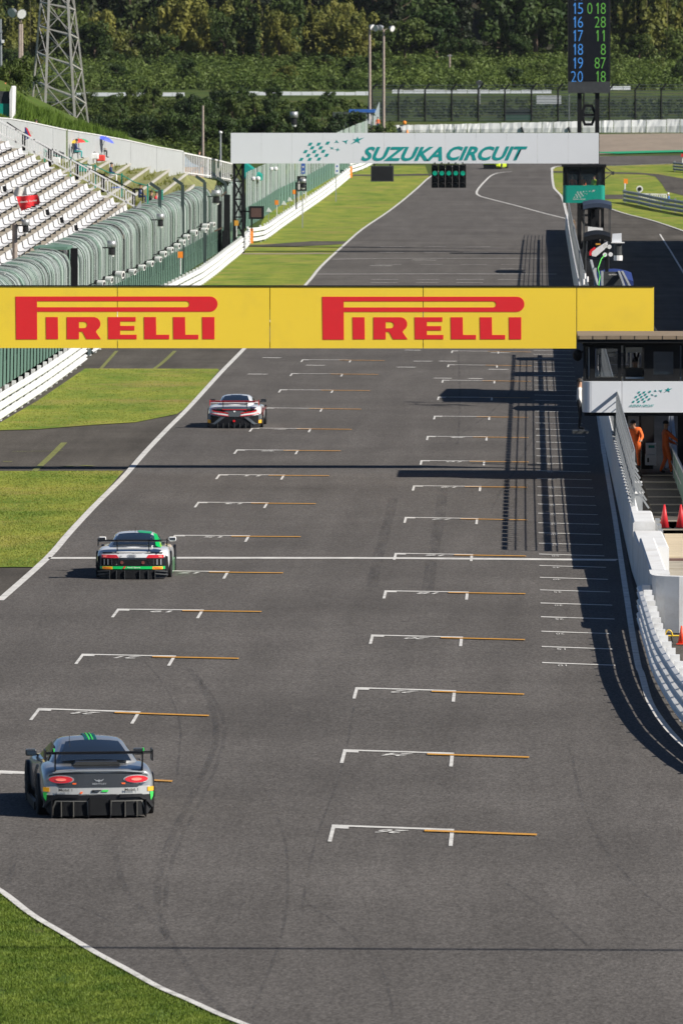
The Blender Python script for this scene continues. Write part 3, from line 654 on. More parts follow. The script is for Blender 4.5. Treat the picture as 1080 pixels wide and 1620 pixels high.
for i in range(8):
    for j in range(3):
        if (i + j) % 2: p = P(41 + i * 2.7, 329.5 - i * 1.3 + j * 1.4, 383.85); mb.box(p.x, p.x + .08, p.y, p.y + .004, p.z - .04, p.z)
mb.build('chequer_print', DARK, t)
# ================================================================== GANTRIES
GY = 264.0
gp = T('advertising_gantry', 'yellow tyre maker gantry board spanning the whole track in front of the cars', 'gantry', None, (-22.5, GY, 0))
def bp(px, py, y=GY, dy=0): p = P(px, py, y); return V((p.x, y + dy, p.z))
z1, z0 = P(500, 453.5, GY).z, P(500, 551, GY).z
seams = [-22.9] + [P(x, 500, GY).x for x in (-56, 186, 427, 669, 911.5, 1034)]
for a, b in zip(seams, seams[1:]):
    zb = z0 if b < P(1000, 500, GY).x else P(1000, 538, GY).z
    MB().box(a + .012, b - .012, GY, GY + .12, zb, z1).build('board_panel', YELLOW, gp)
for a in (seams[0], seams[3]):
    pass
MB().box(-22.9, P(1034, 500, GY).x, GY + .14, GY + .62, z1 - .75, z1 - .02).build('upper_truss', DGREY, gp)
MB().box(-22.9, P(905, 500, GY).x, GY + .14, GY + .62, z0 + .03, z0 + .18).build('lower_chord', DGREY, gp)
mb = MB()
for k in range(17): x = -22.5 + k * 1.6; mb.bar((x, GY + .38, z0 + .1), (x + .8, GY + .38, z1 - .7), .07); mb.bar((x + .8, GY + .38, z1 - .7), (x + 1.6, GY + .38, z0 + .1), .07)
mb.build('truss_lattice', DGREY, gp)
MB().box(-22.9, P(1034, 500, GY).x, GY - .03, GY + .14, z1 + .005, z1 + .04).build('top_capping', BLACK, gp)
for x in (-22.6, 4.1): MB().box(x - .2, x + .2, GY + .2, GY + .6, 0, z1 - .75).build('column', BLACK, gp)
def pl(pts, name, m, y=GY, parent=None, dy=-.012, t=.01):
    """printed shape given by its outline in board pixels"""
    q = [bp(a, b, y, dy) for a, b in pts]; bm = bmesh.new(); vs = [bm.verts.new(p) for p in q]
    for tri in tessellate_polygon([[V((p.x, p.z, 0)) for p in q]]): bm.faces.new([vs[i] for i in tri])
    ex = bmesh.ops.extrude_face_region(bm, geom=bm.faces[:])
    for v in ex['geom']:
        if isinstance(v, bmesh.types.BMVert): v.co.y += t
    bmesh.ops.recalc_face_normals(bm, faces=bm.faces); off = WLOC.get(parent.name, V((0, 0, 0)))
    for v in bm.verts: v.co -= off
    me = bpy.data.meshes.new(name); bm.to_mesh(me); bm.free(); return link(name, me, parent, m)
def arcp(cx, cy, r, a0, a1, n=8, ry=None): return [(cx + r * math.cos(R(a0 + (a1 - a0) * i / n)), cy - (ry or r) * math.sin(R(a0 + (a1 - a0) * i / n))) for i in range(n + 1)]
for ox in (0, 484.5):
    S = lambda pts: [(x + ox, y + (.3 if ox else 0)) for x, y in pts]
    pl(S([(25, 469), (59, 469), (59.5, 537), (26, 537)]), 'letter', RED, parent=gp); pl(S([(59.1, 469), (332.5, 469)] + arcp(332.5, 481, 12, 90, -90, 10)[1:] + [(59.4, 493), (59.3, 486), (295, 486)] + arcp(295, 481.2, 4.8, -90, 90, 6)[1:] + [(59.2, 476.5)]), 'letter_bow', RED, parent=gp)
    pl(S([(73, 501.5), (92, 501.5), (92.5, 536.5), (73.5, 536.5)]), 'letter', RED, parent=gp)
    # R: outer outline with a slit to its counter
    pl(S([(106, 501.5), (125.4, 501.5), (125.4, 536.5), (106, 536.5)]), 'letter', RED, parent=gp); pl(S([(125.5, 501.5), (148, 501.5)] + arcp(148.5, 512.5, 11, 80, -60, 6) + [(152, 525), (160, 536.5), (137, 536.5), (131, 525), (125.5, 524.5), (125.5, 519), (133, 519)] + arcp(133.5, 514, 5, -80, 80, 4) + [(133, 509), (125.5, 509)]), 'letter_bow', RED, parent=gp)
    pl(S([(171, 501.5), (215, 501.5), (215, 508.5), (190.5, 508.5), (190.5, 515.5), (213, 515.5), (213, 522.5), (190.5, 522.5), (190.5, 529.5), (216.5, 529.5), (216.5, 536.5), (171.5, 536.5)]), 'letter', RED, parent=gp)
    pl(S([(228, 501.5), (247, 501.5), (247.5, 529.5), (268, 529.5), (268, 536.5), (228.5, 536.5)]), 'letter', RED, parent=gp)
    pl(S([(274, 501.5), (293, 501.5), (293.5, 529.5), (314, 529.5), (314, 536.5), (274.5, 536.5)]), 'letter', RED, parent=gp)
    pl(S([(320, 501.5), (339.5, 501.5), (339.5, 536.5), (320.5, 536.5)]), 'letter', RED, parent=gp)
# ---- white circuit gantry
CY = 580.0
gc = T('circuit_gantry', 'white gantry board with teal chequered logo and circuit name over the far straight', 'gantry', None, (-21, CY, 0))
zt, zb = P(600, 210.3, CY).z, P(600, 258.6, CY).z; xl, xr = P(365, 230, CY).x, P(946.5, 230, CY).x; n = 12
for k in range(n): MB().box(xl + (xr - xl) * k / n + .004, xl + (xr - xl) * (k + 1) / n - .004, CY, CY + .15, zb, zt).build('board_panel', WHITEB, gc)
MB().box(xl, xr, CY + .4, CY + .9, zt - .5, zt - .06).build('upper_truss', BLACK, gc); MB().box(xl, xr, CY + .4, CY + .9, zb + .05, zb + .3).build('lower_truss', BLACK, gc)
MB().box(xl, xr, CY + 2.2, CY + 2.6, zt - .5, zt - .2).build('rear_truss', BLACK, gc)
def lattice(name, x0, x1, y, z0, z1, n, parent, w=.18, d=.8):
    mb = MB()
    for yy in (y, y + d):
        mb.bar((x0, yy, z0), (x0, yy, z1), w); mb.bar((x1, yy, z0), (x1, yy, z1), w)
        for k in range(n):
            a, b = z0 + (z1 - z0) * k / n, z0 + (z1 - z0) * (k + 1) / n
            mb.bar((x0, yy, a), (x1, yy, b), w * .5); mb.bar((x1, yy, a), (x0, yy, b), w * .5); mb.bar((x0, yy, b), (x1, yy, b), w * .5)
    return mb.build(name, BLACK, parent)
lattice('lattice_leg', P(370, 300, CY).x, P(384, 300, CY).x, CY + .3, 0, zb, 5, gc)
MB().box(4.6, 4.95, CY + .4, CY + .9, 0, zt).build('right_leg', BLACK, gc); MB().box(xr - .06, xr + .05, CY + .05, CY + .9, 0, zb).build('corner_post', BLACK, gc)
# logo
def logo(ox, oy, s, m, parent, y, dy=-.014):
    for a, b in ((13.7, 2.5), (27, 2.5), (41.3, .8), (17, 8.2), (30.3, 8.2), (6.3, 14.2), (20.3, 14.2), (34.3, 13.8), (10.7, 20.2), (24, 20.2), (39.7, 20), (-.3, 26.5), (13, 26.5), (27.7, 26)):
        x, z, w, h, k = ox + a * s, oy + b * s, 2.5 * s, 2.35 * s, 1.3 * s; pl([(x - w + k, z - h), (x + w + k, z - h), (x + w - k, z + h), (x - w - k, z + h)], 'chequer', m, y, parent, dy)
    st = lambda cx, cy, r, k, rot, thin=.3: [(cx + (r if i % 2 == 0 else r * thin) * math.cos(rot + i * math.pi / k), cy + .75 * (r if i % 2 == 0 else r * thin) * math.sin(rot + i * math.pi / k)) for i in range(2 * k)]
    for a, b, r, k, ro in ((55.3, -1.2, 4.4, 3, .5), (48, 8.8, 3.8, 4, .7), (57, 11.2, 4.2, 4, .2), (69.7, -1.5, 5.6, 3, 1.3)): pl(st(ox + a * s, oy + b * s, r * s, k, ro), 'bird', m, y, parent, dy)
    pl([(ox + a * s, oy + b * s) for a, b in ((77, 3), (85, -3), (81, -5), (86.5, -5.5), (88.5, -9.5), (90, -5.8), (99, -8), (90.5, -2.8), (92, 1.5), (87.5, -1.2))], 'star', m, y, parent, dy)
def ptext(s, x0, x1, yb, yt, m, parent, y, shear=.3, bold=.02, name='lettering', dy=-.02):
    a = P(x0, yb, y); b = P(x1, yb, y); c = P(x0, yt, y)
    o = text(name, s, m, c.z - a.z, b.x - a.x, shear, bold, parent, Matrix.Translation(-WLOC.get(parent.name, V((0, 0, 0)))) @ panelm(V((a.x, y + dy, a.z)))); return o
ptext('SUZUKA', 571, 699, 254.7, 232, TEAL, gc, CY, .42, .03); ptext('CIRCUIT', 706, 834, 253.8, 231.3, TEAL, gc, CY, .42, .03)
logo(477, 225.5, 1.0, TEAL, gc, CY)
# start lights
LITG = mat('green_lamp', (.0, .5, .3), .3, emit=(0, .5, .3, .3))
for i in range(5):
    px = 687.5 + i * 11; p = P(px, 278, CY - .4); w = .24
    t = T('start_light', 'green lit start light column, %s of five under the white gantry' % ['leftmost', 'second from left', 'middle', 'fourth from left', 'rightmost'][i], 'traffic light', 'start lights under the gantry', p)
    zt2 = P(px, 260, CY).z; zb2 = P(px, 297, CY).z
    MB().box(p.x - w, p.x + w, CY - .5, CY - .2, zb2, zt2).build('housing', BLACK, t); MB().bar((p.x, CY - .3, zt2), (p.x, CY + .1, zb + .1), .07).build('hanger', BLACK, t)
    for k in range(4):
        z = zt2 - (zt2 - zb2) * (k + .5) / 4; c = V((p.x, CY - .5, z))
        MB().cyl(c, c + V((0, -.03, 0)), .17, .17, 14).build('lamp', LITG if k == 1 else DARK, t)
        mb = MB(); r = .2
        for j in range(9): a = math.pi * j / 8; mb.v += [(c.x + r * math.cos(a), c.y, c.z + r * math.sin(a)), (c.x + r * math.cos(a), c.y - .22, c.z + r * math.sin(a) - .03)]
        for j in range(8): mb.f.append((2 * j, 2 * j + 2, 2 * j + 3, 2 * j + 1)); mb.m.append(0)
        mb.build('visor', DARK, t)
a, b = P(586.5, 261, CY), P(622.5, 287, CY)
t = T('display_box', 'blank dark rectangular display hanging under the white gantry', 'screen', None, (a.x, CY - .4, b.z))
MB().box(a.x, b.x, CY - .45, CY - .15, b.z, a.z - .05).build('casing', DGREY, t); MB().box(a.x + .08, b.x - .08, CY - .462, CY - .452, b.z + .08, a.z - .13).build('face', DARK, t)
for q in (592, 617): x = P(q, 260, CY).x; MB().bar((x, CY - .3, a.z - .1), (x, CY - .3, a.z + .1), .1).build('hanger', BLACK, t)
a, b = P(394, 326, CY - 1), P(417, 346.5, CY - 1)
t = T('side_screen', 'small square screen with black frame on the left gantry leg', 'screen', None, (a.x, CY - 1, b.z))
MB().box(a.x, b.x, CY - 1.2, CY - .9, b.z, a.z).build('frame', BLACK, t); MB().box(a.x + .15, b.x - .15, CY - 1.215, CY - 1.203, b.z + .14, a.z - .14).build('screen', mat('brown_screen', (.09, .05, .045), .3), t)
MB().bar((a.x, CY - 1, a.z - .4), (a.x - .6, CY + .3, a.z - .4), .09).build('bracket', BLACK, t); MB().bar((a.x + .2, CY - 1, b.z - .9), (a.x + .2, CY - 1, b.z), .09).build('leg', BLACK, t)
# twin black masts left of the gantry leg with brown boards
t = T('steel_mast', 'black H shaped steel mast between the catch fence and the gantry leg', 'mast', None, P(355, 392, 556))
q = P(355, 390, 556)
for px in (347.5, 357): x = P(px, 300, 556).x; MB().box(x - .13, x + (.13 if px < 350 else .3), 556, 556.4, 0, P(355, 308 if px > 350 else 318, 556).z).build('post', BLACK, t)
for a, b in (((339, 366), (352, 360)), ((350, 311), (358, 303))): MB().bar(P(a[0], a[1], 555.8), P(b[0], b[1], 555.8), .22, .1).build('brown_board', mat('brown_board', (.10, .07, .05), .8), t)
MB().box(P(352, 360, 556).x, P(361, 360, 556).x, 555.6, 556, 0, P(355, 365, 556).z).build('cabinet', BLACK, t)
# scoreboard
SY = 590.0
t = T('scoreboard', 'tall black position board with blue positions and green car numbers', 'scoreboard', None, (4.5, SY, 0))
x0, x1 = P(897.5, 50, SY).x, P(965, 50, SY).x; zz = P(930, 129, SY).z
MB().box(x0, x1, SY, SY + .9, zz, zz + 11).build('housing', DARK, t); MB().box(x0 + .02, x1 - .02, SY - .06, SY + .9, P(930, 147, SY).z, zz - .01).build('base_box', DGREY, t)
MB().box(x0 + .12, x1 - .12, SY - .02, SY - .005, zz + .05, zz + 10.9).build('screen', mat('black_screen', (.004, .004, .007), .25), t)
BD = mat('blue_digits', (.04, .18, .5), .4, emit=(.05, .2, .5, .3)); GD = mat('green_digits', (.08, .28, .04), .4, emit=(.1, .26, .04, .25))
def dig(s, x0, x1, yb, yt, m):
    if s == '1': x0 += .6; h = (yb - yt); pl([(x0 + 1.7, yt), (x0 + 3.4, yt), (x0 + 3.4, yb), (x0 + 1.7, yb), (x0 + 1.7, yt + h * .22), (x0, yt + h * .3), (x0, yt + h * .18)], 'digits', m, SY, t, -.035); return
    ptext(s, x0 if s != '1' else x0 + 1, x1 if s != '1' else x0 + 3.6, yb, yt, m, t, SY, 0, -.012 if s != '1' else -.03, 'digits', -.03)
rows = [('15', '018'), ('16', '28'), ('17', '11'), ('18', '8'), ('19', '87'), ('20', '18')]
for i, (a, b) in enumerate(rows):
    yt = 4.5 + 21.6 * i; yb = yt + 17.5; lx = 905.5 if a[0] == '1' else 902.5
    for j, c in enumerate(a):
        w = 8.2; xx = (904.5, 913.3)[j]
        if a == '20': xx = (902.5, 913)[j]
        if c == '1': xx += 1.5; w = 4.5
        dig(c, xx, xx + w, yb, yt, BD)
    for j, c in enumerate(b):
        xx = 958.5 - 9.6 * (len(b) - j); w = 8
        if c == '1': xx += 2.2; w = 4.2
        if c == '0': xx -= 2
        dig(c, xx + .5, xx + .5 + w, yb, yt, GD)
for s, xx in (('1', 906), ('4', 913.3)): dig(s, xx, xx + (4.5 if s == '1' else 8), .3, -17, BD)
def hexleg(x0, x1, z0, z1):
    for x in (x0, x1): MB().box(x - .16, x + .16, SY + .2, SY + .6, z0, z1).build('column', BLACK, t)
    h = 2.5; z = z0; xm = (x0 + x1) / 2
    while z < z1:
        for a, b in (((x0 + .1, z), (xm - .25, z + h * .28)), ((x1 - .1, z), (xm + .25, z + h * .28)), ((x0 + .1, min(z + h, z1)), (xm - .25, z + h * .72)), ((x1 - .1, min(z + h, z1)), (xm + .25, z + h * .72))):
            MB().bar((a[0], SY + .4, a[1]), (b[0], SY + .4, b[1]), .2).build('diagonal_brace', BLACK, t)
        for a, b, c_, d_ in ((xm - .35, xm + .35, .68, .76), (xm - .35, xm + .35, .24, .32), (x0 + .17, x1 - .17, .97, 1.04)): MB().box(a, b, SY + .3, SY + .5, z + h * c_, z + h * d_).build('crossbar', BLACK, t)
        z += h
hexleg(P(916, 180, SY).x, P(944, 180, SY).x, .1, P(930, 147, SY).z)
# ================================================================== TIMING BOOTHS
GLASS = mat('booth_glass', (.03, .045, .06), .08, trans=.72, var=.02)
TANR = mat('weathered_roof_edge', (.22, .17, .12), .8, var=.2, scale=1)
BY = 258.0
b1 = T('timing_booth', 'black glazed booth with white panel overlapping the right end of the yellow board', 'booth', None, (4, BY, 2.3))
X0 = P(921, 630, BY).x; X1 = 6.9; zp0, zp1, zr = P(921, 652.5, BY).z, P(921, 603.5, BY).z, P(921, 546, BY).z
# white panel with rounded left corner, in two bays
def rounded(x0, x1, y0, y1, z0, z1, r, mm, name, parent):
    mb = MB(); pts = [(x1, y0), (x1, y1), (x0, y1)] + [(x0 + r - r * math.cos(a), y0 + r - r * math.sin(a)) for a in [i * math.pi / 12 for i in range(7)]]
    mb.prism(pts, lambda u, v, d: (u, v, z0 + d), z1 - z0); return mb.build(name, mm, parent)
xs_ = P(983, 630, BY).x
rounded(X0, xs_ - .006, BY, BY + 4, zp0, zp1, .3, WHITEB, 'white_panel', b1); MB().box(xs_ + .006, X1, BY, BY + 4, zp0, zp1).build('white_panel', WHITEB, b1)
MB().box(X0 + .05, X1, BY + .1, BY + 3.9, zp0 - .12, zp0 - .01).build('floor_frame', BLACK, b1)
def frame(x0, x1, z0, z1, w=.07, gl=True, y=BY + .25):
    mb = MB()
    for a in ((x0, x0 + w, z0, z1), (x1 - w, x1, z0, z1), (x0 + w, x1 - w, z0, z0 + w), (x0 + w, x1 - w, z1 - w, z1)): mb.box(a[0], a[1], y, y + .12, a[2], a[3])
    mb.build('window_frame', BLACK, b1)
    if gl: MB().box(x0 + w, x1 - w, y + .05, y + .06, z0 + w, z1 - w).build('window_glass', GLASS, b1)
px2 = lambda x: P(x, 580, BY).x
frame(px2(922), px2(935), zp1, zr); frame(px2(935), px2(982), zp1, zr, .12); frame(px2(985), px2(1022), zp1, zr, .08, gl=False); frame(px2(1022), px2(1075), zp1, zr, .22); frame(px2(1077), X1, zp1, zr)
for yy in (BY + 1.5, BY + 3.7): MB().box(X0 + .1, X0 + .2, yy, yy + .12, zp1, zr).build('post', BLACK, b1)
MB().box(X0 + .12, X0 + .13, BY + .4, BY + 3.7, zp1 + .05, zr - .05).build('window_glass', GLASS, b1)
MB().box(P(912, 540, BY).x, X1 + .4, BY - .25, BY + 4.3, zr + .08, zr + .2).build('roof_edge', BLACK, b1); MB().box(P(913, 540, BY).x, X1 + .4, BY - .30, BY + 4.3, zr + .2, zr + .32).build('roof', TANR, b1)
MB().box(X0, X1, BY + .2, BY + 4, zr - .02, zr + .08).build('ceiling_frame', BLACK, b1)
p = P(985, 540, BY)
for k in range(9): x = P(915 + k * 22, 540, BY).x; MB().box(x - .01, x + .01, BY - .31, BY - .301, zr + .2, zr + .32).build('roof_seam', BLACK, b1)
mb = MB()   # red and white V braces seen behind the desk
xa, xb, xm = px2(1000), px2(1018), px2(1009); mb.bar((xa, BY + 4.4, zr), (xm, BY + 4.4, zp1 + .5), .07); mb.bar((xb, BY + 4.4, zr), (xm, BY + 4.4, zp1 + .5), .07); mb.build('v_brace', BLACK, b1)
MB().box(px2(984), px2(1018), BY + 4.2, BY + 4.25, zp1 + .8, zr - .1).build('pale_blind', WHITEB, b1)
MB().box(px2(984), px2(1020), BY + .6, BY + 1.3, zp1 - .05, zp1 + .12).build('desk', WHITE, b1); MB().box(px2(988), px2(1016), BY + .7, BY + 1.1, zp1 + .13, zp1 + .42).build('equipment', DARK, b1)
for x in (px2(988), px2(1079)): MB().box(x - .12, x + .12, BY + 1.8, BY + 2.1, .12, zp0).build('column', BLACK, b1)
logo(1001.5, 619, .62, TEAL, b1, BY); ptext('SUZUKA CIRCUIT', 995, 1034, 643.2, 640, TEAL, b1, BY, .4, .03)
t = T('wall_lamp', 'small dark round lamp on the left side of the near booth', 'lamp', None, P(913, 562, BY + 1))
MB().ball(P(913, 562, BY + 1), .16, .16, .2).build('lamp_head', BLACK, t); MB().bar(P(913, 560, BY + 1), P(922, 556, BY + 1), .05).build('arm', BLACK, t)
# things under the booth
def eqbox(name, label, cat, px0, px1, py0, py1, y, dep, m, extra=None):
    a = P(px0, py1, y); b = P(px1, py0, y); t = T(name, label, cat, None, (a.x, y, a.z)); MB().box(a.x, b.x, y, y + dep, a.z, b.z).build('casing', m, t)
    if extra: extra(t, a, b, y)
    return t
eqbox('crate', 'white crate with green label between the two orange suited marshals', 'crate', 1021, 1037, 702, 719, 262, .6, WHITE, lambda t, a, b, y: MB().box(a.x + .08, b.x - .05, y - .012, y - .002, b.z - .14, b.z - .05).build('green_label', TEALP, t))
eqbox('crate', 'lower grey white crate with dark mark between the two marshals', 'crate', 1020, 1037, 719.5, 736, 261.7, .7, WHITE, lambda t, a, b, y: MB().box(a.x + .06, a.x + .12, y - .012, y - .002, a.z + .1, b.z - .1).build('label', DARK, t))
eqbox('cabinet', 'tall dark cabinet behind the marshals under the booth', 'cabinet', 1010, 1034, 655, 700, 264.5, .6, BLACK, lambda t, a, b, y: MB().box(a.x + .1, b.x - .1, y - .012, y - .002, a.z + .1, b.z - .1).build('door', DGREY, t))
t = T('ladder_frame', 'slanting pale steel frame at right under the booth', 'frame', None, P(1066, 736, 262)); mb = MB()
mb.bar(P(1054, 742, 262), P(1060, 655, 266), .1); mb.build('rail', GALV, t); MB().bar(P(1070, 742, 261), P(1062, 655, 266), .1).build('rail', GALV, t)
for k in range(7): f = k / 7; a = P(1054, 742, 262).lerp(P(1060, 655, 266), f); b = P(1070, 742, 261).lerp(P(1062, 655, 266), f); MB().bar(a, b, .05).build('rung', GALV, t)
t = T('side_railing', 'dark mesh handrail along the right side of the walkway', 'railing', None, V((4.9, 250, .1)))
for z in (.55, 1.05): MB().bar((4.95, 236, z), (4.85, 262, z), .06).build('rail', GALV, t)
for k in range(9): MB().bar((4.95 - .01 * k, 236 + 3.2 * k, .12), (4.95 - .01 * k, 236 + 3.2 * k, 1.08), .06).build('post', GALV, t)
MB().box(4.88, 4.9, 236, 262, .15, 1.0).build('infill_mesh', GREENF, t)
for i, (px, py, w) in enumerate(((1006, 790, 6), (1008, 808, 7))):
    p = PZ(px, py + 20, .12); t = T('electric_box', 'small grey electric box behind the end of the wire fence, %s one' % ('farther' if i == 0 else 'nearer'), 'box', None, p)
    MB().box(p.x - .12, p.x + .14, p.y, p.y + .3, .12, 1.0).build('casing', GALV, t); MB().box(p.x - .15, p.x + .17, p.y - .04, p.y + .34, 1.0, 1.04).build('lid', WHITE, t)
# far teal booth
BY2 = 574.0
b2 = T('marshal_booth', 'teal panelled black booth hanging at the right end of the white gantry', 'booth', None, (4, BY2, 3.7))
q = lambda x, y: P(x, y, BY2)
xa, xb = q(890, 300).x, q(956, 300).x; za, zb_, zc, zd = q(920, 321).z, q(920, 293.5).z, q(920, 264).z, q(920, 260.5).z
mb = MB(); r = .28; pts = [(xb, BY2 + 3), (xa, BY2 + 3)] + [(xa + r - r * math.cos(a), BY2 + r - r * math.sin(a)) for a in [i * math.pi / 8 for i in range(5)]] + [(xb - r + r * math.sin(a), BY2 + r - r * math.cos(a)) for a in [i * math.pi / 8 for i in range(5)]]
mb.prism(pts, lambda u, v, d: (u, v, za + d), zb_ - za); mb.build('teal_panel', TEALP, b2)
for px in (891, 897, 917, 944, 955): x = q(px, 280).x; MB().box(x - .06, x + .06, BY2 + .1, BY2 + .25, zb_, zc).build('window_post', BLACK, b2)
MB().box(xa + .05, xb - .05, BY2 + .16, BY2 + .17, zb_ + .02, zc).build('window_glass', GLASS, b2)
MB().box(xa + .05, xb - .05, BY2 + 2.8, BY2 + 2.9, zb_, zc).build('rear_wall', BLACK, b2)
MB().box(xa - .1, xb + .1, BY2 - .15, BY2 + 3.1, zc, zd).build('roof', BLACK, b2)
MB().box(q(918, 330).x, q(955, 330).x, BY2 + .6, BY2 + 2.5, za - .5, za - .01).build('underframe', BLACK, b2)
MB().box(q(935, 330).x, q(941, 330).x, BY2 + 1.2, BY2 + 1.8, .1, za - .5).build('column', BLACK, b2); MB().box(q(950, 330).x, q(955, 330).x, BY2 + 1.2, BY2 + 1.8, .1, za - .5).build('column', BLACK, b2)
mb = MB(); mb.bar(q(956, 264), q(968, 273), .07); mb.bar(q(956, 283), q(968, 274), .06); mb.box(q(967, 275).x, q(971, 275).x, BY2, BY2 + .3, q(967, 276.5).z, q(967, 271).z); mb.build('side_arm', DGREY, b2)
logo(908, 303, .34, WPAINT, b2, BY2); ptext('SUZUKA CIRCUIT', 905, 926, 316, 314.3, WPAINT, b2, BY2, .4, .03)
# ---- pit wall stands between the two booths
def canopy(label, xc, y, w, d, z, m, leg=.05, side=False, cat='canopy'):
    t = T('pit_stand', label, cat, None, (xc, y, 0)); mb = MB(); n = 8
    for i in range(n + 1):
        u = i / n * 2 - 1
        for yy in (y, y + d * .5, y + d): mb.v.append((xc + u * w / 2, yy, z - .16 * u * u - (.18 if yy != y + d * .5 else 0)))
    for i in range(n):
        for j in range(2): mb.f.append((i * 3 + j, i * 3 + j + 1, i * 3 + j + 4, i * 3 + j + 3)); mb.m.append(0)
    for i in range(n): # front valance
        a = mb.v[i * 3]; b = mb.v[i * 3 + 3]; k = len(mb.v); mb.v += [a, b, (b[0], b[1], b[2] - .28), (a[0], a[1], a[2] - .28)]; mb.f.append((k, k + 1, k + 2, k + 3)); mb.m.append(0)
    mb.build('canopy_cloth', m, t)
    if side: MB().box(xc - w / 2 - .02, xc - w / 2 + .01, y + .2, y + d - .2, 1.15, z - .36).build('side_cloth', m, t)
    for sx in (-1, 1):
        for yy in (y + .15, y + d - .15): MB().bar((xc + sx * (w / 2 - .1), yy, 0), (xc + sx * (w / 2 - .1), yy, z - .35), leg).build('leg', DGREY, t)
    MB().box(xc - w / 2 + .15, xc + w / 2 - .15, y + d * .3, y + d * .8, .9, 1.0).build('desk', DGREY, t)
    for k in range(3): x = xc - w * .3 + k * w * .3; MB().box(x - .2, x + .2, y + d * .5, y + d * .55, 1.02, 1.4).build('monitor', DARK, t)
    return t
canopy('long navy blue tent over a pit stand just above the yellow board', 3.62, 316.8, 1.45, 13.2, 5.35, mat('royal_blue_canvas', (.010, .030, .16), .7), .06, side=True)
canopy('small dark pit stand roof hidden low behind the white booth', 3.7, 310, 1.7, 4.6, 2.9, DGREY, side=True)
canopy('small dark pit stand roof behind the yellow board', 3.8, 345, 1.9, 5, 3.0, DGREY, side=True)
canopy('dark pit stand roof behind the top of the yellow board', 3.8, 364, 1.9, 4, 2.9, DGREY, side=True)
canopy('black canopy pit stand behind the white sloping board', 4.15, 452, 1.5, 7, 4.25, BLACK, side=True)
canopy('dark navy domed canopy pit stand directly below the teal booth', 4.75, 520, 1.9, 8, 4.9, mat('dark_navy_canvas', (.02, .035, .07), .7))
def placebox(name, label, cat, pts, y, dep, m): 
    pp = [P(a, b, y) for a, b in pts]; t = T(name, label, cat, None, pp[0]); mb = MB(); mb.prism([(q.x, q.z) for q in pp], lambda u, v, d: (u, y + d, v), dep); mb.build('board', m, t); return t
PT = placebox('screen_board', 'white rectangular panel with small red lettering beneath the navy dome canopy', 'sign', [(929, 371), (929, 358.5), (953, 361), (953, 372)], 500, .3, WHITE)
ptext('GTWC ASIA', 932, 951, 368.5, 366.3, RED, PT, 500, 0, .01)
PT = placebox('timing_screen', 'white square backed screen with grey stem right of the black canopy', 'screen', [(967, 384), (968, 370), (982.5, 369), (982.5, 384)], 430, .3, WHITEB)
mb = MB(); mb.cyl(P(977, 410, 430.1), P(977, 386, 430.1), .22, .2, 10); mb.build('stem', DGREY, PT); mb = MB(); mb.cyl(P(977, 412, 430.1), P(977, 404, 430.1), .24, .24, 10); mb.build('white_collar', WHITE, PT); mb = MB(); mb.box(P(966, 384, 430).x, P(987, 384, 430).x, 429.8, 430.6, P(966, 384.5, 430).z, P(966, 383.2, 430).z); mb.build('shelf', WHITE, PT)
PT = placebox('sloping_board', 'tilted white board with red edge among the pit wall stands', 'board', [(935, 401), (937, 396), (955, 385), (960, 382), (961, 390), (955, 395), (942, 406), (936, 405)], 405, .2, WHITE)
mb = MB(); mb.bar(P(933, 404, 404.6), P(934, 397, 404.6), .12); mb.bar(P(934, 397, 404.6), P(941, 392, 404.6), .12); mb.build('red_edge', RED, PT)
placebox('sign_plate', 'small orange plate under the black canopy', 'sign', [(941.5, 387.5), (941.5, 385), (949, 385), (949, 387.5)], 408, .1, YPAINT)
t = T('camera_mast', 'thick black mast with white camera housings rising beside the blue tent', 'mast', None, (4.0, 316, 0)); x = P(959, 430, 316).x
MB().box(x - .07, x + .07, 316, 316.2, 0, P(959, 388, 316).z).build('pole', BLACK, t)
for a, b in ((956, 390), (956, 403.5), (963, 391), (965, 403)): c = P(a, b, 315.9); MB().cyl(c, c + V((0, -.25, .02)), .07, .09, 10).build('camera_housing', WHITE, t)
t = T('steel_stair', 'grey steel frame with slanted legs and name plate below the blue tent', 'frame', None, (4.2, 312, 0))
for a, b in (((983, 430), (996, 455)), ((978, 430), (987, 455)), ((941, 425), (941, 455)), ((952, 430), (952, 455)), ((934, 412), (945, 452))): MB().bar(P(a[0], a[1], 314), P(b[0], b[1], 313), .09).build('strut', GALV, t)
MB().box(P(950, 440, 314).x, P(982, 440, 314).x, 314, 314.2, P(950, 452, 314).z, P(950, 430, 314).z).build('dark_panel', DGREY, t); ptext('SUN PHOENIX', 962, 977, 435.4, 433.2, WPAINT, t, 313.9, 0, .02)
mb = MB(); mb.tube([P(946, 452, 312), P(948, 438, 312.4), P(945, 425, 313), P(950, 410, 314), P(957, 402, 315)], .025, 4); mb.build('green_cable', mat('green_cable', (.1, .5, .08), .5), t)
for i, (x_, y_) in enumerate(((924, 441), (928, 446), (922, 450))): p = P(x_, y_, 318 + i); t = T('white_canister', '%s white canister clipped to the fence foot beside the blue tent' % ('farthest', 'middle', 'nearest')[i], 'canister', 'white canisters at the fence foot', p); MB().cyl(p, p + V((0, 0, .22)), .06, .06, 8).build('canister_body', WHITE, t)
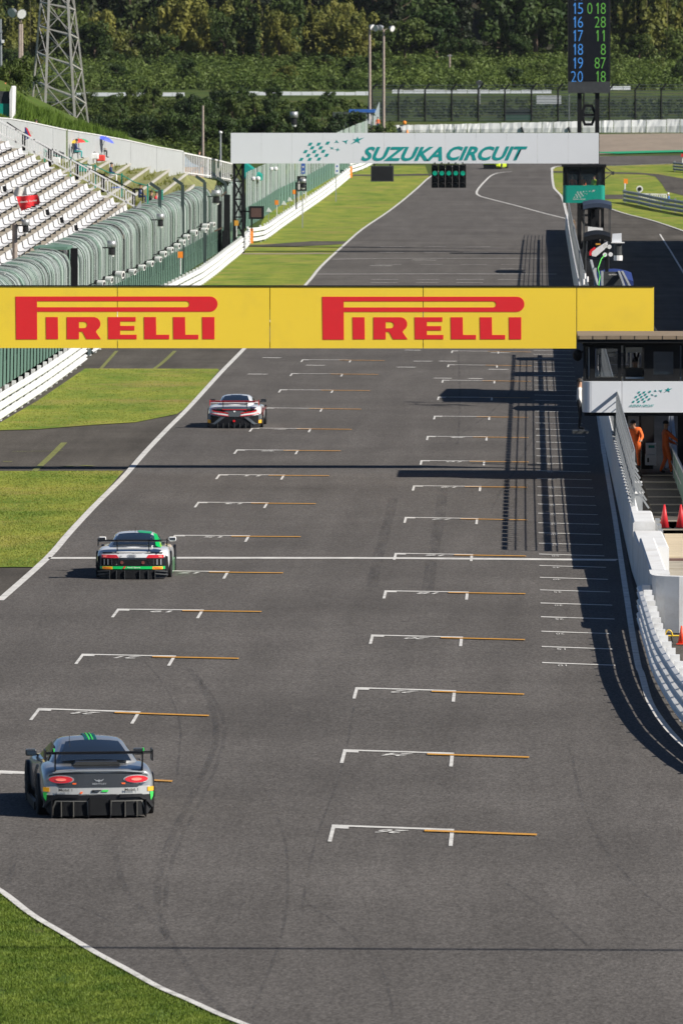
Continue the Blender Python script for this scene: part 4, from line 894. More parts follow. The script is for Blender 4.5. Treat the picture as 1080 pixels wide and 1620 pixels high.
# ================================================================== PIT BUILDING (right of the frame: shades the pit lane)
pb = T('pit_building', 'long white pit building with garage doors beyond the right edge of the pit lane', 'building', None, (22, 400, 0))
MB().box(22.5, 40, 238, 612, 0, 4.6).build('garage_floor', CONCW, pb); MB().box(20.8, 40, 238, 612, 4.6, 5.1).build('balcony', CONC, pb); MB().box(23.5, 40, 238, 612, 5.1, 14.6).build('upper_floors', CONCW, pb); MB().box(21.8, 41, 236, 614, 14.6, 15.3).build('roof', DGREY, pb)
for k in range(46): MB().box(22.4, 22.49, 240 + 8 * k, 246 + 8 * k, .1, 3.8).build('garage_door', GALV, pb)
for k in range(46):
    for z in (6.2, 9.2, 12): MB().box(23.4, 23.49, 239.5 + 8 * k, 246.5 + 8 * k, z, z + 1.9).build('window', GLASS if False else DARK, pb)
# ================================================================== GRANDSTAND
SLZ = .0202
def fb(x, y): return 4.75 + .545 * (-23.9 - x) + SLZ * (y - 485)       # bench bank
def ft(x, y): return 3.8 + .52 * (-23.5 - x) + SLZ * (y - 485)        # grass terraces
gs = T('grandstand', 'open grandstand with rows of white bench seats behind the rounded catch fence', 'grandstand', None, (-24, 485, 4))
PITCH = .80; NR = 14; Y1 = 484.6; Y0 = 352
for k in range(NR):
    xk = -23.9 - PITCH * k
    z0 = 4.75 + .436 * k; mb = MB()
    for y in (Y0, Y1):
        z = z0 + SLZ * (y - 485); mb.v += [(xk + .1, y, z - 2.5), (xk + .1, y, z), (xk - PITCH + .1, y, z), (xk - PITCH + .1, y, z - 2.5)]
    mb.add([], []); mb.f += [(0, 1, 5, 4), (1, 2, 6, 5), (2, 3, 7, 6), (0, 3, 2, 1), (4, 5, 6, 7)]; mb.m = [0] * 5; mb.build('concrete_step', CONC, gs)
seatm = None; SEG = 4.45
def seatmesh():
    mb = MB(); L = SEG - .55
    # local: x across (seat forward = +x), y along, z up. Seat pan then back
    prof = [(.30, .16), (.31, .20), (.02, .18), (-.05, .22), (-.10, .52), (-.13, .52), (-.10, .20), (-.02, .145)]
    for yy in (0, L):
        for u, v in prof: mb.v.append((u, yy, v + SLZ * yy))
    n = len(prof)
    for j in range(n): mb.f.append((j, (j + 1) % n, n + (j + 1) % n, n + j)); mb.m.append(0)
    mb.f += [tuple(range(n))[::-1], tuple(range(n, 2 * n))]; mb.m += [0, 0]
    me = bpy.data.meshes.new('bench'); me.from_pydata(mb.v, [], mb.f); me.materials.append(SEATW)
    bm = bmesh.new(); bm.from_mesh(me); bmesh.ops.recalc_face_normals(bm, faces=bm.faces); bm.to_mesh(me); bm.free(); return me
def leg_gap_mesh():
    mb = MB(); mb.box(-.14, .33, -.12, .12, 0, .15); mb.prism([(.33, .13), (.335, .215), (.03, .20), (-.04, .24), (-.085, .535), (-.145, .535), (-.12, .19)], lambda u, v, d: (u, -.30 + d, v), .52)  # leg block, plus a dark plate drawn for the shade between benches
    me = bpy.data.meshes.new('bench_leg_gap_shade'); me.from_pydata(mb.v, [], mb.f); me.materials.append(DGREY); return me
sm, lm = seatmesh(), leg_gap_mesh()
AISLE = 18
for k in range(NR):
    xk = -23.9 - PITCH * k; z0 = 4.75 + .436 * k
    ns = int((Y1 - 1.2 - Y0) / SEG)
    for i in range(ns):
        y = Y1 - .6 - (i + 1) * SEG; z = z0 + SLZ * (y - 485) + .0
        if P(0, 300, y).x > xk + .8: continue
        o = link('bench', sm, gs); o.location = V((xk - .42, y, z)) - V((-24, 485, 4))
        o = link('bench_leg_gap_shade', lm, gs); o.location = V((xk - .42, y - .25, z)) - V((-24, 485, 4))
# the dark stair line between two blocks of benches
ya = 441.0
for k in range(NR):
    xk = -23.9 - PITCH * k; z0 = 4.75 + .436 * k + SLZ * (ya - 485); mb = MB()
    mb.bar((xk - .48, ya, z0 + .5), (xk - .40, ya, z0 + .12), .13, .3); mb.bar((xk - .44, ya, z0 + .2), (xk + .12, ya, z0 + .12), .3, .08); mb.build('aisle_edge', BLACK, gs)
# white railing at the end of the benches
rl = T('white_railing', 'white picket railing sloping down between the benches and the grass terraces', 'railing', None, (-24, 485.4, 4))
xa, xb = -33.6, -23.9; YR = 485.6
fz = lambda x, h: fb(x, YR) + h + .12
for h in (.12, .88): MB().bar((xa, YR, fz(xa, h)), (xb, YR, fz(xb, h)), .09, .09).build('rail', WHITE, rl)
n = 60; mb = MB()
for i in range(n):
    x = xa + (xb - xa) * i / n
    if i % 7 == 0: MB().bar((x, YR, fz(x, -.05)), (x, YR, fz(x, .92)), .09).build('post', WHITE, rl)
    else: mb.bar((x, YR, fz(x, .12)), (x, YR, fz(x, .86)), .04)
mb.build('picket', WHITE, rl)['kind'] = 'stuff'
t = T('black_handrail', 'thin black handrail on square posts just behind the white picket railing', 'railing', None, (-28, 490, 6))
pp = [(0, 196, 492), (38, 221, 491), (79, 246, 490), (122, 267, 489), (163, 287, 488), (212, 311, 487)]
MB().tube([P(a, b - 10, y) for a, b, y in [(-20, 184, 493)] + pp], .04, 4).build('rail', BLACK, t)
for a, b, y in pp[1:]: q = P(a, b - 12, y); MB().bar(q, q - V((0, 0, 1.15)), .2).build('post', BLACK, t)
MB().tube([P(212, 299, 487), P(226, 299, 487), P(226, 318, 487)], .05, 4).build('end_hoop', BLACK, t)
t = T('grey_side_panel', 'grey sheet metal panel at the foot of the white picket railing', 'panel', None, (-24, 486, 4))
pn = [P(184, 357, 470), P(204, 338, 478), P(228, 318, 486), P(229, 334, 486), P(205, 349, 478), P(184, 360, 470)]
mb = MB(); mb.prism([(0, 0)] * 0 or [(p.y, p.z) for p in pn], lambda u, v, d: (-24.0 + (u - 470) * .02 + d, u, v), .05); mb.build('sheet', GALV, t)
# ================================================================== GRASS TERRACES
tw = mat('terrace_grass', (.16, .17, .06), .9, var=.4, scale=1.5, dirt=((.22, .17, .10), .8, .9))
te = T('terraced_bank', 'weedy concrete terraces behind the white picket railing', 'terrace', None, (-26, 486, 4)); 
WPX = [(-80, 222), (-40, 229), (0, 236), (50, 240), (100, 245), (150, 251), (200, 258), (250, 266), (290, 272)]
WB = [RP(a, b, ft) for a, b in WPX]
def tend(x):
    for a, b in zip(WB, WB[1:]):
        if a.x <= x <= b.x: return a.y + (b.y - a.y) * (x - a.x) / (b.x - a.x)
    return 485 if x < WB[0].x else WB[-1].y + 4 - (x - WB[-1].x) * 12
for k in range(0, 14):
    xk = -23.5 - .95 * k; z = 3.8 + .494 * k; mb = MB(); y0, y1 = 486.0, tend(xk)
    if y1 < y0 + 2: continue
    mb.v = []; 
    for y in (y0, y1):
        zz = z + SLZ * (y - 485) if True else 0; mb.v += [(xk + .0, y, zz - 1.5), (xk, y, zz + .02), (xk - .95, y, zz + .02), (xk - .95, y, zz - 1.5)]
    mb.f = [(0, 1, 5, 4), (1, 2, 6, 5), (2, 3, 7, 6), (0, 3, 2, 1), (4, 5, 6, 7)]; mb.m = [0] * 5; mb.build('grass_tread', tw, te)
    mb = MB(); mb.bar((xk + .04, y0, z + .0), (xk + .04, y1, z + .0 + SLZ * (y1 - y0)), .10, .15); mb.build('concrete_kerb', GALV if False else mat('pale_kerb', (.42, .41, .38), .8, var=.2, scale=1) if k == 0 else MATS['pale_kerb'], te)
rn = random.Random(3); mb = MB()
for i in range(9000):
    y = rn.uniform(487, 600); k = rn.randrange(0, 12); u = rn.random() ** .6
    xk = -23.5 - .95 * k - .1 - .8 * u; z = 3.8 + .494 * k + SLZ * (y - 485)
    if y > tend(-23.5 - .95 * k) - .5: continue
    if math.sin(y * .9 + k * 2) + math.sin(y * .31 + k) < rn.uniform(-.6, 1.1): continue
    a = rn.uniform(0, 6.28); h = rn.uniform(.08, .32); w = .05; j = len(mb.v); c, s = math.cos(a) * w, math.sin(a) * w
    mb.v += [(xk - c, y - s, z), (xk + c, y + s, z), (xk + rn.uniform(-.1, .1), y, z + h)]; mb.f.append((j, j + 1, j + 2)); mb.m.append(0)
me = bpy.data.meshes.new('weeds'); me.from_pydata(mb.v, [], mb.f); me.materials.append(leafmat('weed_leaf', (.10, .13, .02), (.30, .30, .07), .8)); o = link('weeds', me); tag(o, 'dry yellow green weeds growing on the concrete terraces', 'weeds', kind='stuff')
# teal posts with a rope
t = T('rope_fence', 'thin teal posts with a sagging rope across the grass terraces', 'fence', None, (-27, 495, 5))
TP = [(71, 237, 502), (112, 250, 500), (151, 262, 498), (193, 276, 497), (234, 293, 496), (257, 302, 510)]
for a, b, y in TP: q = P(a, b - 2, y); MB().bar(q, q - V((0, 0, 1.5)), .09).build('post', TEALP, t)
for (a, b, y), (c, d, y2) in zip(TP, TP[1:]): p = P(a, b + 1, y); r = P(c, d + 1, y2); MB().tube([p, p.lerp(r, .5) - V((0, 0, .12)), r], .03, 4).build('rope', TEALP, t)
# white panel fence on top of the terraces
FENW = mat('white_sheet_fence', (.40, .42, .43), .5, var=.05, scale=1)
wf = T('white_panel_fence', 'tall white sheet panel fence along the top of the grass terraces', 'fence', None, (-30, 500, 8))
HPX = [(-80, 180), (-40, 183), (0, 187), (15, 188), (50, 194), (105, 206), (150, 213), (200, 222), (250, 233), (290, 240)]
WB = [RP(a, b, ft) for a, b in WPX]
def yat(px, pts):
    for a, b in zip(pts, pts[1:]):
        if a[0] <= px <= b[0]: return a[1] + (b[1] - a[1]) * (px - a[0]) / (b[0] - a[0])
def wally(px):
    for (a, _), (b, _), p, q in zip(WPX, WPX[1:], WB, WB[1:]):
        if a <= px <= b: return p.y + (q.y - p.y) * (px - a) / (b - a)
px = -80; i = 0
while px < 289.5:
    nx = min(px + 8.2, 290); y = wally(px); y2 = wally(nx); a = P(px, yat(px, HPX), y); b = P(nx, yat(nx, HPX), y2); mb = MB(); m = 4
    for j in range(m + 1):
        f = j / m; top = a.lerp(b, f); o = .05 if j % 2 else 0; bot = P(px + (nx - px) * f, yat(px + (nx - px) * f, WPX) + 1.5, y + (y2 - y) * f)
        mb.v += [(top.x, top.y - o, top.z), (bot.x, bot.y - o, bot.z - .4)]
    for j in range(m): mb.f.append((2 * j, 2 * j + 2, 2 * j + 3, 2 * j + 1)); mb.m.append(0)
    mb.build('sheet_panel', FENW, wf); MB().bar(a + V((0, -.03, .02)), b + V((0, -.03, .02)), .08, .07).build('top_trim', CONCW, wf)
    if i % 5 == 0: MB().bar(a + V((0, -.07, 0)), V((a.x, a.y - .07, a.z - 2)), .07).build('post', FENW, wf)
    px = nx; i += 1
q = P(106, 206, wally(106) - .2); MB().bar(q + V((0, 0, .1)), q - V((0, 0, 1.9)), .12).build('green_post', mat('mossy_post', (.12, .16, .06), .8), wf)
# picket railing beyond the panel fence, with a poster
wr = T('white_railing', 'white upright bar railing between the panel fence and the big white gantry', 'railing', None, (-25, 575, 6))
y0 = WB[-1].y; rp = []
for px, yt_, yb_, y in ((291, 242, 276, y0 + .5), (329, 250, 281, y0 + 10), (370, 260, 288, y0 + 20)): rp.append((P(px, yt_, y), P(px, yb_, y)))
for (a, b), (c, d) in zip(rp, rp[1:]):
    MB().bar(a, c, .1).build('rail', WHITE, wr); MB().bar(b + V((0, 0, .15)), d + V((0, 0, .15)), .08).build('rail', WHITE, wr); mb = MB()
    for k in range(14): f = (k + .5) / 14; mb.bar(a.lerp(c, f), b.lerp(d, f), .075)
    mb.build('picket', WHITE, wr)['kind'] = 'stuff'
    MB().bar(a, b, .16).build('post', WHITE, wr)
a = P(293, 247, y0 + 11); b = P(323, 282, y0 + 11); t = T('poster_cloth', 'faded orange and blue cloth hung behind the white bar railing', 'banner', None, a)
MB().box(a.x, b.x, y0 + 11, y0 + 11.06, b.z, (a.z + b.z) / 2).build('orange_part', mat('faded_orange', (.55, .30, .14), .8), t)
MB().add([(a.x, y0 + 11, (a.z + b.z) / 2 + .01), (b.x - .2, y0 + 11, (a.z + b.z) / 2 + .01), (b.x - .9, y0 + 11, a.z - .5), (a.x, y0 + 11, a.z)], [(0, 1, 2, 3)]).build('blue_part', mat('faded_blue', (.35, .50, .68), .8), t)
mb = MB()
for px, py, y in ((284, 276, y0 - 1), (318, 281, y0 + 4), (343, 287, y0 + 7)): p = P(px, py, y); mb.v += [tuple(p + V((0, .4, -.3))), tuple(p + V((0, -.2, .05))), tuple(p + V((-.05, -5, -.75))), tuple(p + V((-.05, -5, -1.4)))]
mb.f = [(4 * i + j, 4 * i + j + 1, 4 * i + j + 5, 4 * i + j + 4) for i in range(2) for j in range(3)]; mb.m = [0] * 6; struct(mb.build('grass_slope', tw))
# embankment behind the fence
def bank():
    mb = MB(); cr = [(-90, 120), (-40, 130), (0, 152), (20, 161), (60, 181), (100, 199), (150, 218), (200, 232), (250, 245), (286, 253)]
    rows = []
    for a, b in cr:
        y = wally(min(max(a, -80), 290)); p0 = P(a, yat(min(max(a, -80), 290), WPX) + 3, y + .25); p1 = P(a, yat(min(max(a, -80), 290), HPX) + 2 if a < 160 else yat(min(a, 290), HPX) + 8, y + 6); p2 = P(a, b, y + 45); p3 = p2 + V((-2, 60, 0)); p4 = V((p2.x - 4, y + 260, hz(y + 260) - .5))
        rows.append([p0, p1, p2, p3, p4])
    m = 5; k = 6
    for j in range(m - 1):
        for s in range(k):
            f = s / k
            mb.v += [tuple(r[j].lerp(r[j + 1], f)) for r in rows]
    mb.v += [tuple(r[-1]) for r in rows]; n = len(rows); tot = (m - 1) * k
    for j in range(tot):
        for i in range(n - 1): mb.f.append((j * n + i, j * n + i + 1, (j + 1) * n + i + 1, (j + 1) * n + i)); mb.m.append(0)
    o = mb.build('embankment', GRASSN, None, smooth=True); struct(o); return rows
BR = bank()
rn = random.Random(9); mb = MB(); k = 0
while k < 34000:
    i = rn.randrange(0, len(BR) - 3); f = rn.random(); g = rn.random(); a = BR[i]; b = BR[i + 1]
    p = a[1].lerp(a[2], g).lerp(b[1].lerp(b[2], g), f); k += 1
    ang = rn.uniform(0, 6.28); h = rn.uniform(.25, 1.1) * (.6 + .5 * math.sin(p.x * 1.3) * math.sin(p.y * .3)); w = .07; c, s = math.cos(ang) * w, math.sin(ang) * w; j = len(mb.v); l = rn.uniform(-.25, .25)
    mb.v += [(p.x - c, p.y - s, p.z - .05), (p.x + c, p.y + s, p.z - .05), (p.x + l, p.y, p.z + h)]; mb.f.append((j, j + 1, j + 2)); mb.m.append(0)
me = bpy.data.meshes.new('tall_grass'); me.from_pydata(mb.v, [], mb.f); me.materials.append(leafmat('tall_grass_leaf', (.03, .075, .008), (.14, .22, .03), .35)); tag(link('tall_grass', me), 'tall bright green grass on the bank behind the white panel fence', 'grass', kind='stuff')
# ================================================================== FAR THINGS
def floodpole(label, px, py0, py1, y, heads, r=.2, base=False):
    a = P(px, py1, y); b = P(px, py0, y); t = T('floodlight_pole', label, 'floodlight', None, a)
    MB().cyl(a - V((0, 0, 1)), b, r, r * .75, 8).build('pole', POLE, t)
    for dx, dz, s in heads:
        c = b + V((dx, 0, dz)); MB().cyl(c, c + V((.35 * s, -.35, -.15)), .16, .42, 10).build('lamp_head', GALV, t); MB().bar(b, c, .1).build('bracket', POLE, t)
        d = c + V((.35 * s, -.35, -.15)); e = V((.35 * s, -.35, -.15)).normalized(); MB().cyl(d + e * .01, d + e * .03, .36, .36, 10).build('lens', WHITE, t)
    if base: MB().box(a.x - .35, a.x + .35, a.y - .35, a.y + .35, a.z - 1.2, a.z + .15).build('concrete_base', CONCW, t)
    return t
floodpole('tall lamp pole, left of the pair behind the blue roofed hut', 584.5, 46, 176, 985, [(0, .35, 1), (.45, .25, 1)])
floodpole('tall lamp pole with two heads, right of the pair behind the blue roofed hut', 606.5, 48, 209, 975, [(-.1, .45, -1), (.75, .35, 1), (-.6, .4, -1)])
floodpole('floodlight pole on a pale concrete base beside the lattice pylon', 34.5, 38, 158, 600, [(-.5, 1.0, -.6), (-.15, .9, .5)], .16, True)
q = P(31.5, 38, 599.7); MB().cyl(P(31, 158, 599.7), q, .1, .09, 6).build('thin_pole', POLE, bpy.data.objects['floodlight_pole.002']).location -= WLOC['floodlight_pole.002'] * 0
t = T('utility_pole', 'plain thin brown pole standing before the dark bushes', 'pole', None, P(321, 250, 700)); MB().cyl(P(321, 262, 700), P(321, 167, 700), .13, .10, 8).build('pole', POLE, t)
t = T('lamp_post', 'thin grey post with small white lamp right of the plain brown pole', 'lamp post', None, P(349, 250, 680)); MB().cyl(P(349, 262, 680), P(349, 211, 680), .09, .07, 8).build('pole', GALV, t); p = P(349, 211, 680); MB().ball(p + V((0, -.05, .08)), .16, .2, .14).build('lamp_head', WHITE, t)
t = T('thin_mast', 'thin grey mast at the left edge of the photo', 'mast', None, P(2, 160, 590)); MB().cyl(P(3, 165, 590), P(1.5, 30, 590), .1, .07, 6).build('pole', GALV, t); MB().box(P(3, 66, 590).x, P(3, 66, 590).x + .2, 589.8, 590, P(3, 68, 590).z, P(3, 63, 590).z).build('lamp_head', WHITE, t); MB().bar(P(-4, 123, 590), P(9, 124, 590), .15).build('crossbar', GALV, t)
MB().bar(P(1.4, 52, 590), P(-1, 36, 590), .25).build('bracket', GALV, t)
t = T('orange_post', 'short orange topped post behind the teal box at left', 'post', None, P(8.5, 143, 580)); MB().cyl(P(8.5, 150, 580), P(8, 131, 580), .15, .1, 8).build('post_body', mat('faded_orange_post', (.55, .18, .08), .7), t)
a, b = P(-20, 186, 500), P(15.5, 144.5, 500); t = T('teal_shed', 'teal and grey metal shed with pale end wall at the left edge', 'shed', None, (a.x, 500, a.z))
MB().box(a.x, b.x, 500, 503, a.z - .5, P(0, 164, 500).z).build('teal_wall', TEALP, t); MB().box(a.x, b.x - .03, 500.05, 503, P(0, 163.8, 500).z, b.z).build('grey_upper_wall', DGREY, t)
mb = MB(); mb.prism([(P(15.6, 0, 500).x, a.z - .3), (P(15.6, 0, 500).x, P(15, 146, 500).z), (P(19, 0, 500).x, P(18, 136, 500).z), (P(20.5, 0, 500).x, P(20, 137, 500).z), (P(19, 0, 500).x, a.z - .3)], lambda u, v, d: (u, 499.8 + d, v), 3.4); mb.build('pale_end_wall', CONCW, t)
# lattice pylon
PYL = mat('pylon_steel', (.42, .41, .39), .55, .3, var=.15, dirt=((.28, .22, .17), .4, .6))
t = T('lattice_pylon', 'tall grey steel lattice pylon behind the bank at left', 'pylon', None, P(95, 200, 620)); Yp = 620
def leg(c0, c1, f): return c0.lerp(c1, f)
base = [P(52, 160, Yp + 9), P(72, 172, Yp), P(119, 190, Yp), P(141, 205, Yp + 7)]; top = [P(70, -60, Yp + 6), P(80, -60, Yp), P(104, -60, Yp), P(110, -60, Yp + 6)]
fl = [0, .155, .355, .545, .715, .86, 1]
for a, b in zip(base, top): MB().bar(a - (b - a).normalized() * 1.5, b, .18 if a in (base[1], base[2]) else .13).build('leg', PYL, t)
mbs = MB(); 
def lev(i, f):      # leg i at pixel-height fraction
    return base[i].lerp(top[i], f)
for a, b in zip(fl, fl[1:]):
    for i, j in ((1, 2), (2, 3), (0, 1), (0, 3)):
        m1, m2 = lev(i, b), lev(j, b); o = MB(); o.bar(m1, m2, .10); o.build('horizontal', PYL, t)
        for p, q2 in (((i, a), (j, b)), ((j, a), (i, b))): MB().bar(lev(*p), lev(*q2), .055).build('diagonal', PYL, t)
# far debris fence on the outside of turn one
ff = T('far_debris_fence', 'dark wire debris fence with bent post tops beyond the far white barrier', 'fence', None, (0, 1040, 6))
xs = [588, 630, 672, 714, 756, 798, 840, 882, 923, 963, 1004, 1045, 1087]
FWIRE = mat('dark_wire', (.05, .065, .07), .6); 
def fz2(px, py): return P(px, py, 1040)
for px in xs:
    a = fz2(px, 196); b = fz2(px, 142); c = fz2(px + 8, 132); MB().tube([a, b, c], .11, 4).build('post', BLACK, ff)
mb = MB()
for k in range(13): y = 134 + k * 4.6; mb.bar(fz2(588, y + 1), fz2(1090, y), .055 if k > 3 else .07)
for k in range(250): x = 588 + 2.0 * k; mb.bar(fz2(x, 142), fz2(x, 193), .02)
mb.build('wire', FWIRE, ff)['kind'] = 'stuff'
def veil(name, px0, px1, py0, py1, y, al, c):
    m = bpy.data.materials.get(name + '_m')
    if not m:
        m = mat(name + '_m', c, .8, var=.3, scale=.5); nt = m.node_tree; m.node_tree.nodes['Principled BSDF'].inputs['Alpha'].default_value = al
    return m
NETF = veil('fine_net', 0, 0, 0, 0, 0, .42, (.10, .13, .14))
for a, b in zip(xs, xs[1:]): 
    p, q2 = fz2(a, 194), fz2(b, 151); mb = MB(); mb.add([(p.x, 1040.1, p.z), (q2.x, 1040.1, p.z), (q2.x, 1040.1, q2.z), (p.x, 1040.1, q2.z)], [(0, 1, 2, 3)]); mb.build('net_panel', NETF, ff)
# white covered tyre wall
tw_ = T('tyre_wall', 'long tyre wall wrapped in wrinkled white sheets outside turn one', 'barrier', None, (0, 1000, 6))
WR = mat('white_wrap', (.62, .64, .65), .45, var=.08, scale=2, bump=.8, dirt=((.3, .3, .3), .4, .8)); rn = random.Random(4)
px = 612
while px < 1110:
    nx = px + rn.uniform(16, 34); y = 1003; zb = lambda x: P(x, 214 - (x - 612) * .008, y).z; zt_ = lambda x: P(x, 198.5 - (x - 612) * .022, y).z
    mb = MB(); n = 5
    for j in range(n + 1):
        x = px + .5 + (nx - px - 1) * j / n; p = P(x, 200, y); o = rn.uniform(-.06, .06)
        mb.v += [(p.x, y + o, zb(x) - .3), (p.x, y - .12 + rn.uniform(-.06, .06), (zb(x) + zt_(x)) / 2), (p.x, y + o, zt_(x) + rn.uniform(-.04, .04)), (p.x, y + 1.2, zt_(x) - .05)]
    for j in range(n):
        for q2 in range(3): mb.f.append((4 * j + q2, 4 * j + q2 + 1, 4 * j + 4 + q2 + 1, 4 * j + 4 + q2)); mb.m.append(0)
    mb.build('sheet_cover', WR, tw_)
    if rn.random() < .22: a = P(nx - .5, 201, y - .2); MB().bar(a, P(nx + 3, 212, y - .3), .22).build('dark_gap', DGREY, tw_)
    px = nx
# second far barrier line among the bushes
for i, (a, b, c) in enumerate(((120, 292, 149), (375, 586, 147.5), (620, 872, 144.5), (900, 997, 138.8))):
    lab = ['white distant barrier strip behind the pylon', 'white distant barrier strip left of the lamp poles', 'white distant barrier strip seen through the far wire fence', 'short white distant barrier strip right of the scoreboard'][i]
    t = T('distant_barrier', lab, 'barrier', 'distant white barriers', P(a, c, 1130)); x = a
    while x < b: nx = min(b, x + 17); p, q2 = P(x, c + 3.2, 1130), P(nx, c - 2.4, 1130); MB().box(p.x + .02, q2.x - .05, 1130, 1131, p.z, q2.z + rn.uniform(-.06, .05)).build('barrier_block', WHITEB, t); x = nx
# hut
HY = 985; t = T('marshal_hut', 'small grey marshal hut with flat blue roof outside turn one', 'hut', None, P(575, 209, HY)); h = lambda x, y: P(x, y, HY)
MB().box(h(562, 0).x, h(588, 0).x, HY, HY + 2.5, h(570, 212).z, h(570, 179).z).build('wall', mat('grey_hut_wall', (.33, .36, .40), .7), t); MB().box(h(552, 0).x, h(593, 0).x, HY - .8, HY + 3, h(570, 178).z, h(570, 173).z).build('roof', mat('blue_roof', (.03, .12, .42), .5), t)
MB().box(h(584, 0).x, h(586, 0).x, HY - .7, HY - .5, h(570, 212).z, h(570, 178).z).build('post', WHITE, t); MB().box(h(588, 0).x, h(600, 0).x, HY - .2, HY, h(570, 210).z, h(570, 202).z).build('brown_box', mat('brown_box', (.07, .03, .025), .7), t)
MB().box(h(590, 0).x, h(600, 0).x, HY + 1, HY + 1.1, h(570, 198).z, h(570, 183).z).build('pale_net', mat('pale_net', (.45, .52, .52), .7), t)
mb = MB(); mb.prism([(h(592, 0).x, h(0, 180).z), (h(600, 0).x, h(0, 160).z), (h(600, 0).x, h(0, 190).z)], lambda u, v, d: (u, HY + .5 + d, v), .05); mb.build('net_sail', MATS['pale_net'], t)
t = T('wire_panel_fence', 'grey mesh fence panels left of the blue roofed hut', 'fence', None, P(527, 210, 960)); h = lambda x, y: P(x, y, 960)
for a, b in ((527, 544), (544.5, 562), (562.5, 580)): p, q2 = h(a, 212), h(b, 177); mb = MB(); mb.add([(p.x, 960, p.z - .4), (q2.x, 960, p.z - .4), (q2.x, 960, q2.z), (p.x, 960, q2.z)], [(0, 1, 2, 3)]); mb.build('mesh_panel', NETF, t); MB().bar((p.x, 959.9, p.z - .4), (p.x, 959.9, q2.z), .16).build('post', DGREY, t)
WN = mat('pale_sheet', (.42, .46, .47), .7); mb = MB(); mb.prism([(h(537, 0).x, h(0, 212).z), (h(560, 0).x, h(0, 192).z), (h(580, 0).x, h(0, 181).z), (h(582, 0).x, h(0, 212).z)], lambda u, v, d: (u, 961 + d, v), .1); mb.build('pale_sheet', WN, t)
t = T('billboard', 'blank white board standing behind the far wire fence left of the scoreboard', 'sign', None, P(848, 164, 1080)); p, q2 = P(848, 164.5, 1080), P(887, 151, 1080); MB().box(p.x, q2.x, 1080, 1080.3, p.z, q2.z).build('board', WHITEB, t)
for x in (860, 877): MB().box(P(x, 0, 1080).x - .08, P(x, 0, 1080).x + .08, 1080.3, 1080.5, hz(1080) - .3, p.z + .5).build('leg', GALV, t)
t = T('utility_pole', 'short pale utility pole with crossarm before the dark forest', 'pole', None, P(711, 120, 1200)); MB().cyl(P(711, 125, 1200), P(711, 86, 1200), .16, .13, 6).build('pole', POLE, t); MB().bar(P(707.5, 88, 1200), P(714.5, 88, 1200), .2).build('crossarm', GALV, t)
t = T('utility_pole', 'grey pole standing just behind the far wire fence under the forest', 'pole', None, P(757, 160, 1060)); MB().cyl(P(757.5, 165, 1060), P(757.5, 127, 1060), .16, .15, 6).build('pole', GALV, t); MB().box(P(753, 0, 1060).x, P(763, 0, 1060).x, 1059.8, 1060.2, P(0, 133, 1060).z, P(0, 128, 1060).z).build('crossarm', DGREY, t)
t = T('thin_post', 'thin pale post behind the wire fence right of the scoreboard base', 'post', None, P(899, 190, 1045)); MB().cyl(P(899.5, 192, 1045), P(899.5, 150, 1045), .09, .09, 6).build('post_body', GALV, t)
t = T('dugout', 'low dark green shelter with black opening behind the far wire fence', 'shelter', None, P(798, 190, 1044)); h = lambda x, y: P(x, y, 1044)
MB().box(h(797, 0).x, h(841, 0).x, 1044, 1044.3, h(0, 192).z, h(0, 182).z).build('green_front', mat('dark_green_panel', (.03, .10, .07), .7), t); MB().box(h(797, 0).x, h(841, 0).x, 1045.5, 1046, h(0, 182).z, h(0, 174.5).z).build('dark_back', BLACK, t); MB().box(h(795, 0).x, h(842, 0).x, 1044, 1046, h(0, 174.4).z, h(0, 173).z).build('roof', DGREY, t)
# right hand infield guard rails and their things
IR = [(985, 320.5), (1010, 325), (1040, 332), (1080, 339), (1150, 352)]
armco('grey guard rail on the right infield with an orange marker flag at its left end', IR, h=1.2, seg=9, m=GALV, face=1, n=3)
armco('short grey guard rail at the right edge near the far curve', [(1064, 271), (1080, 273), (1140, 277)], h=1.0, seg=10, m=GALV, face=1, n=2)
t = T('marker_flag', 'orange square marker on a white stick at the infield rail end', 'marker', None, G(987, 320)); b = G(987, 320); y = b.y - .3; c = P(988, 290, y); MB().bar((c.x, y, b.z), c, .12).build('stick', WHITE, t); MB().box(c.x - .12, c.x + .26, y - .05, y, c.z - .05, c.z + .42).build('orange_square', ORANGE, t)
g = G(1010, 320); y = g.y + 6; p = P(1011, 299, y); t = T('round_light', 'white round spotlight on the infield behind the grey rail', 'spotlight', None, p)
MB().cyl(p + V((0, .3, 0)), p, .28, .33, 12).build('housing', WHITE, t); MB().cyl(p, p + V((0, -.03, 0)), .2, .2, 12).build('lens', DARK, t); MB().bar(p - V((0, 0, .3)), p - V((0, 0, 1.4)), .1).build('stand', WHITE, t)
t = T('white_railing', 'small white slatted railing on the infield beyond the grey rail', 'railing', None, P(1014, 312, y)); 
a, b = P(1014, 306.5, y), P(1053, 307.5, y); MB().bar(a, b, .1).build('rail', WHITE, t)
for k in range(12): q2 = a.lerp(b, k / 11); MB().bar(q2, q2 - V((0, 0, .75)), .12).build('slat', WHITE, t)
t = T('marker_post', 'small red and white marker at the right edge near the far curve', 'marker', None, P(1079, 258, 880)); MB().bar(P(1079, 262, 880), P(1079, 246, 880), .1).build('stick', WHITE, t); MB().box(P(1077, 0, 880).x, P(1082, 0, 880).x, 879.8, 879.9, P(0, 248, 880).z, P(0, 243, 880).z).build('red_square', REDC, t)
t = T('orange_dot_marker', 'small orange marker on top of the far white tyre wall', 'marker', None, P(639, 196, 1003)); MB().ball(P(639.5, 194, 1003), .25).build('marker_head', ORANGE, t)
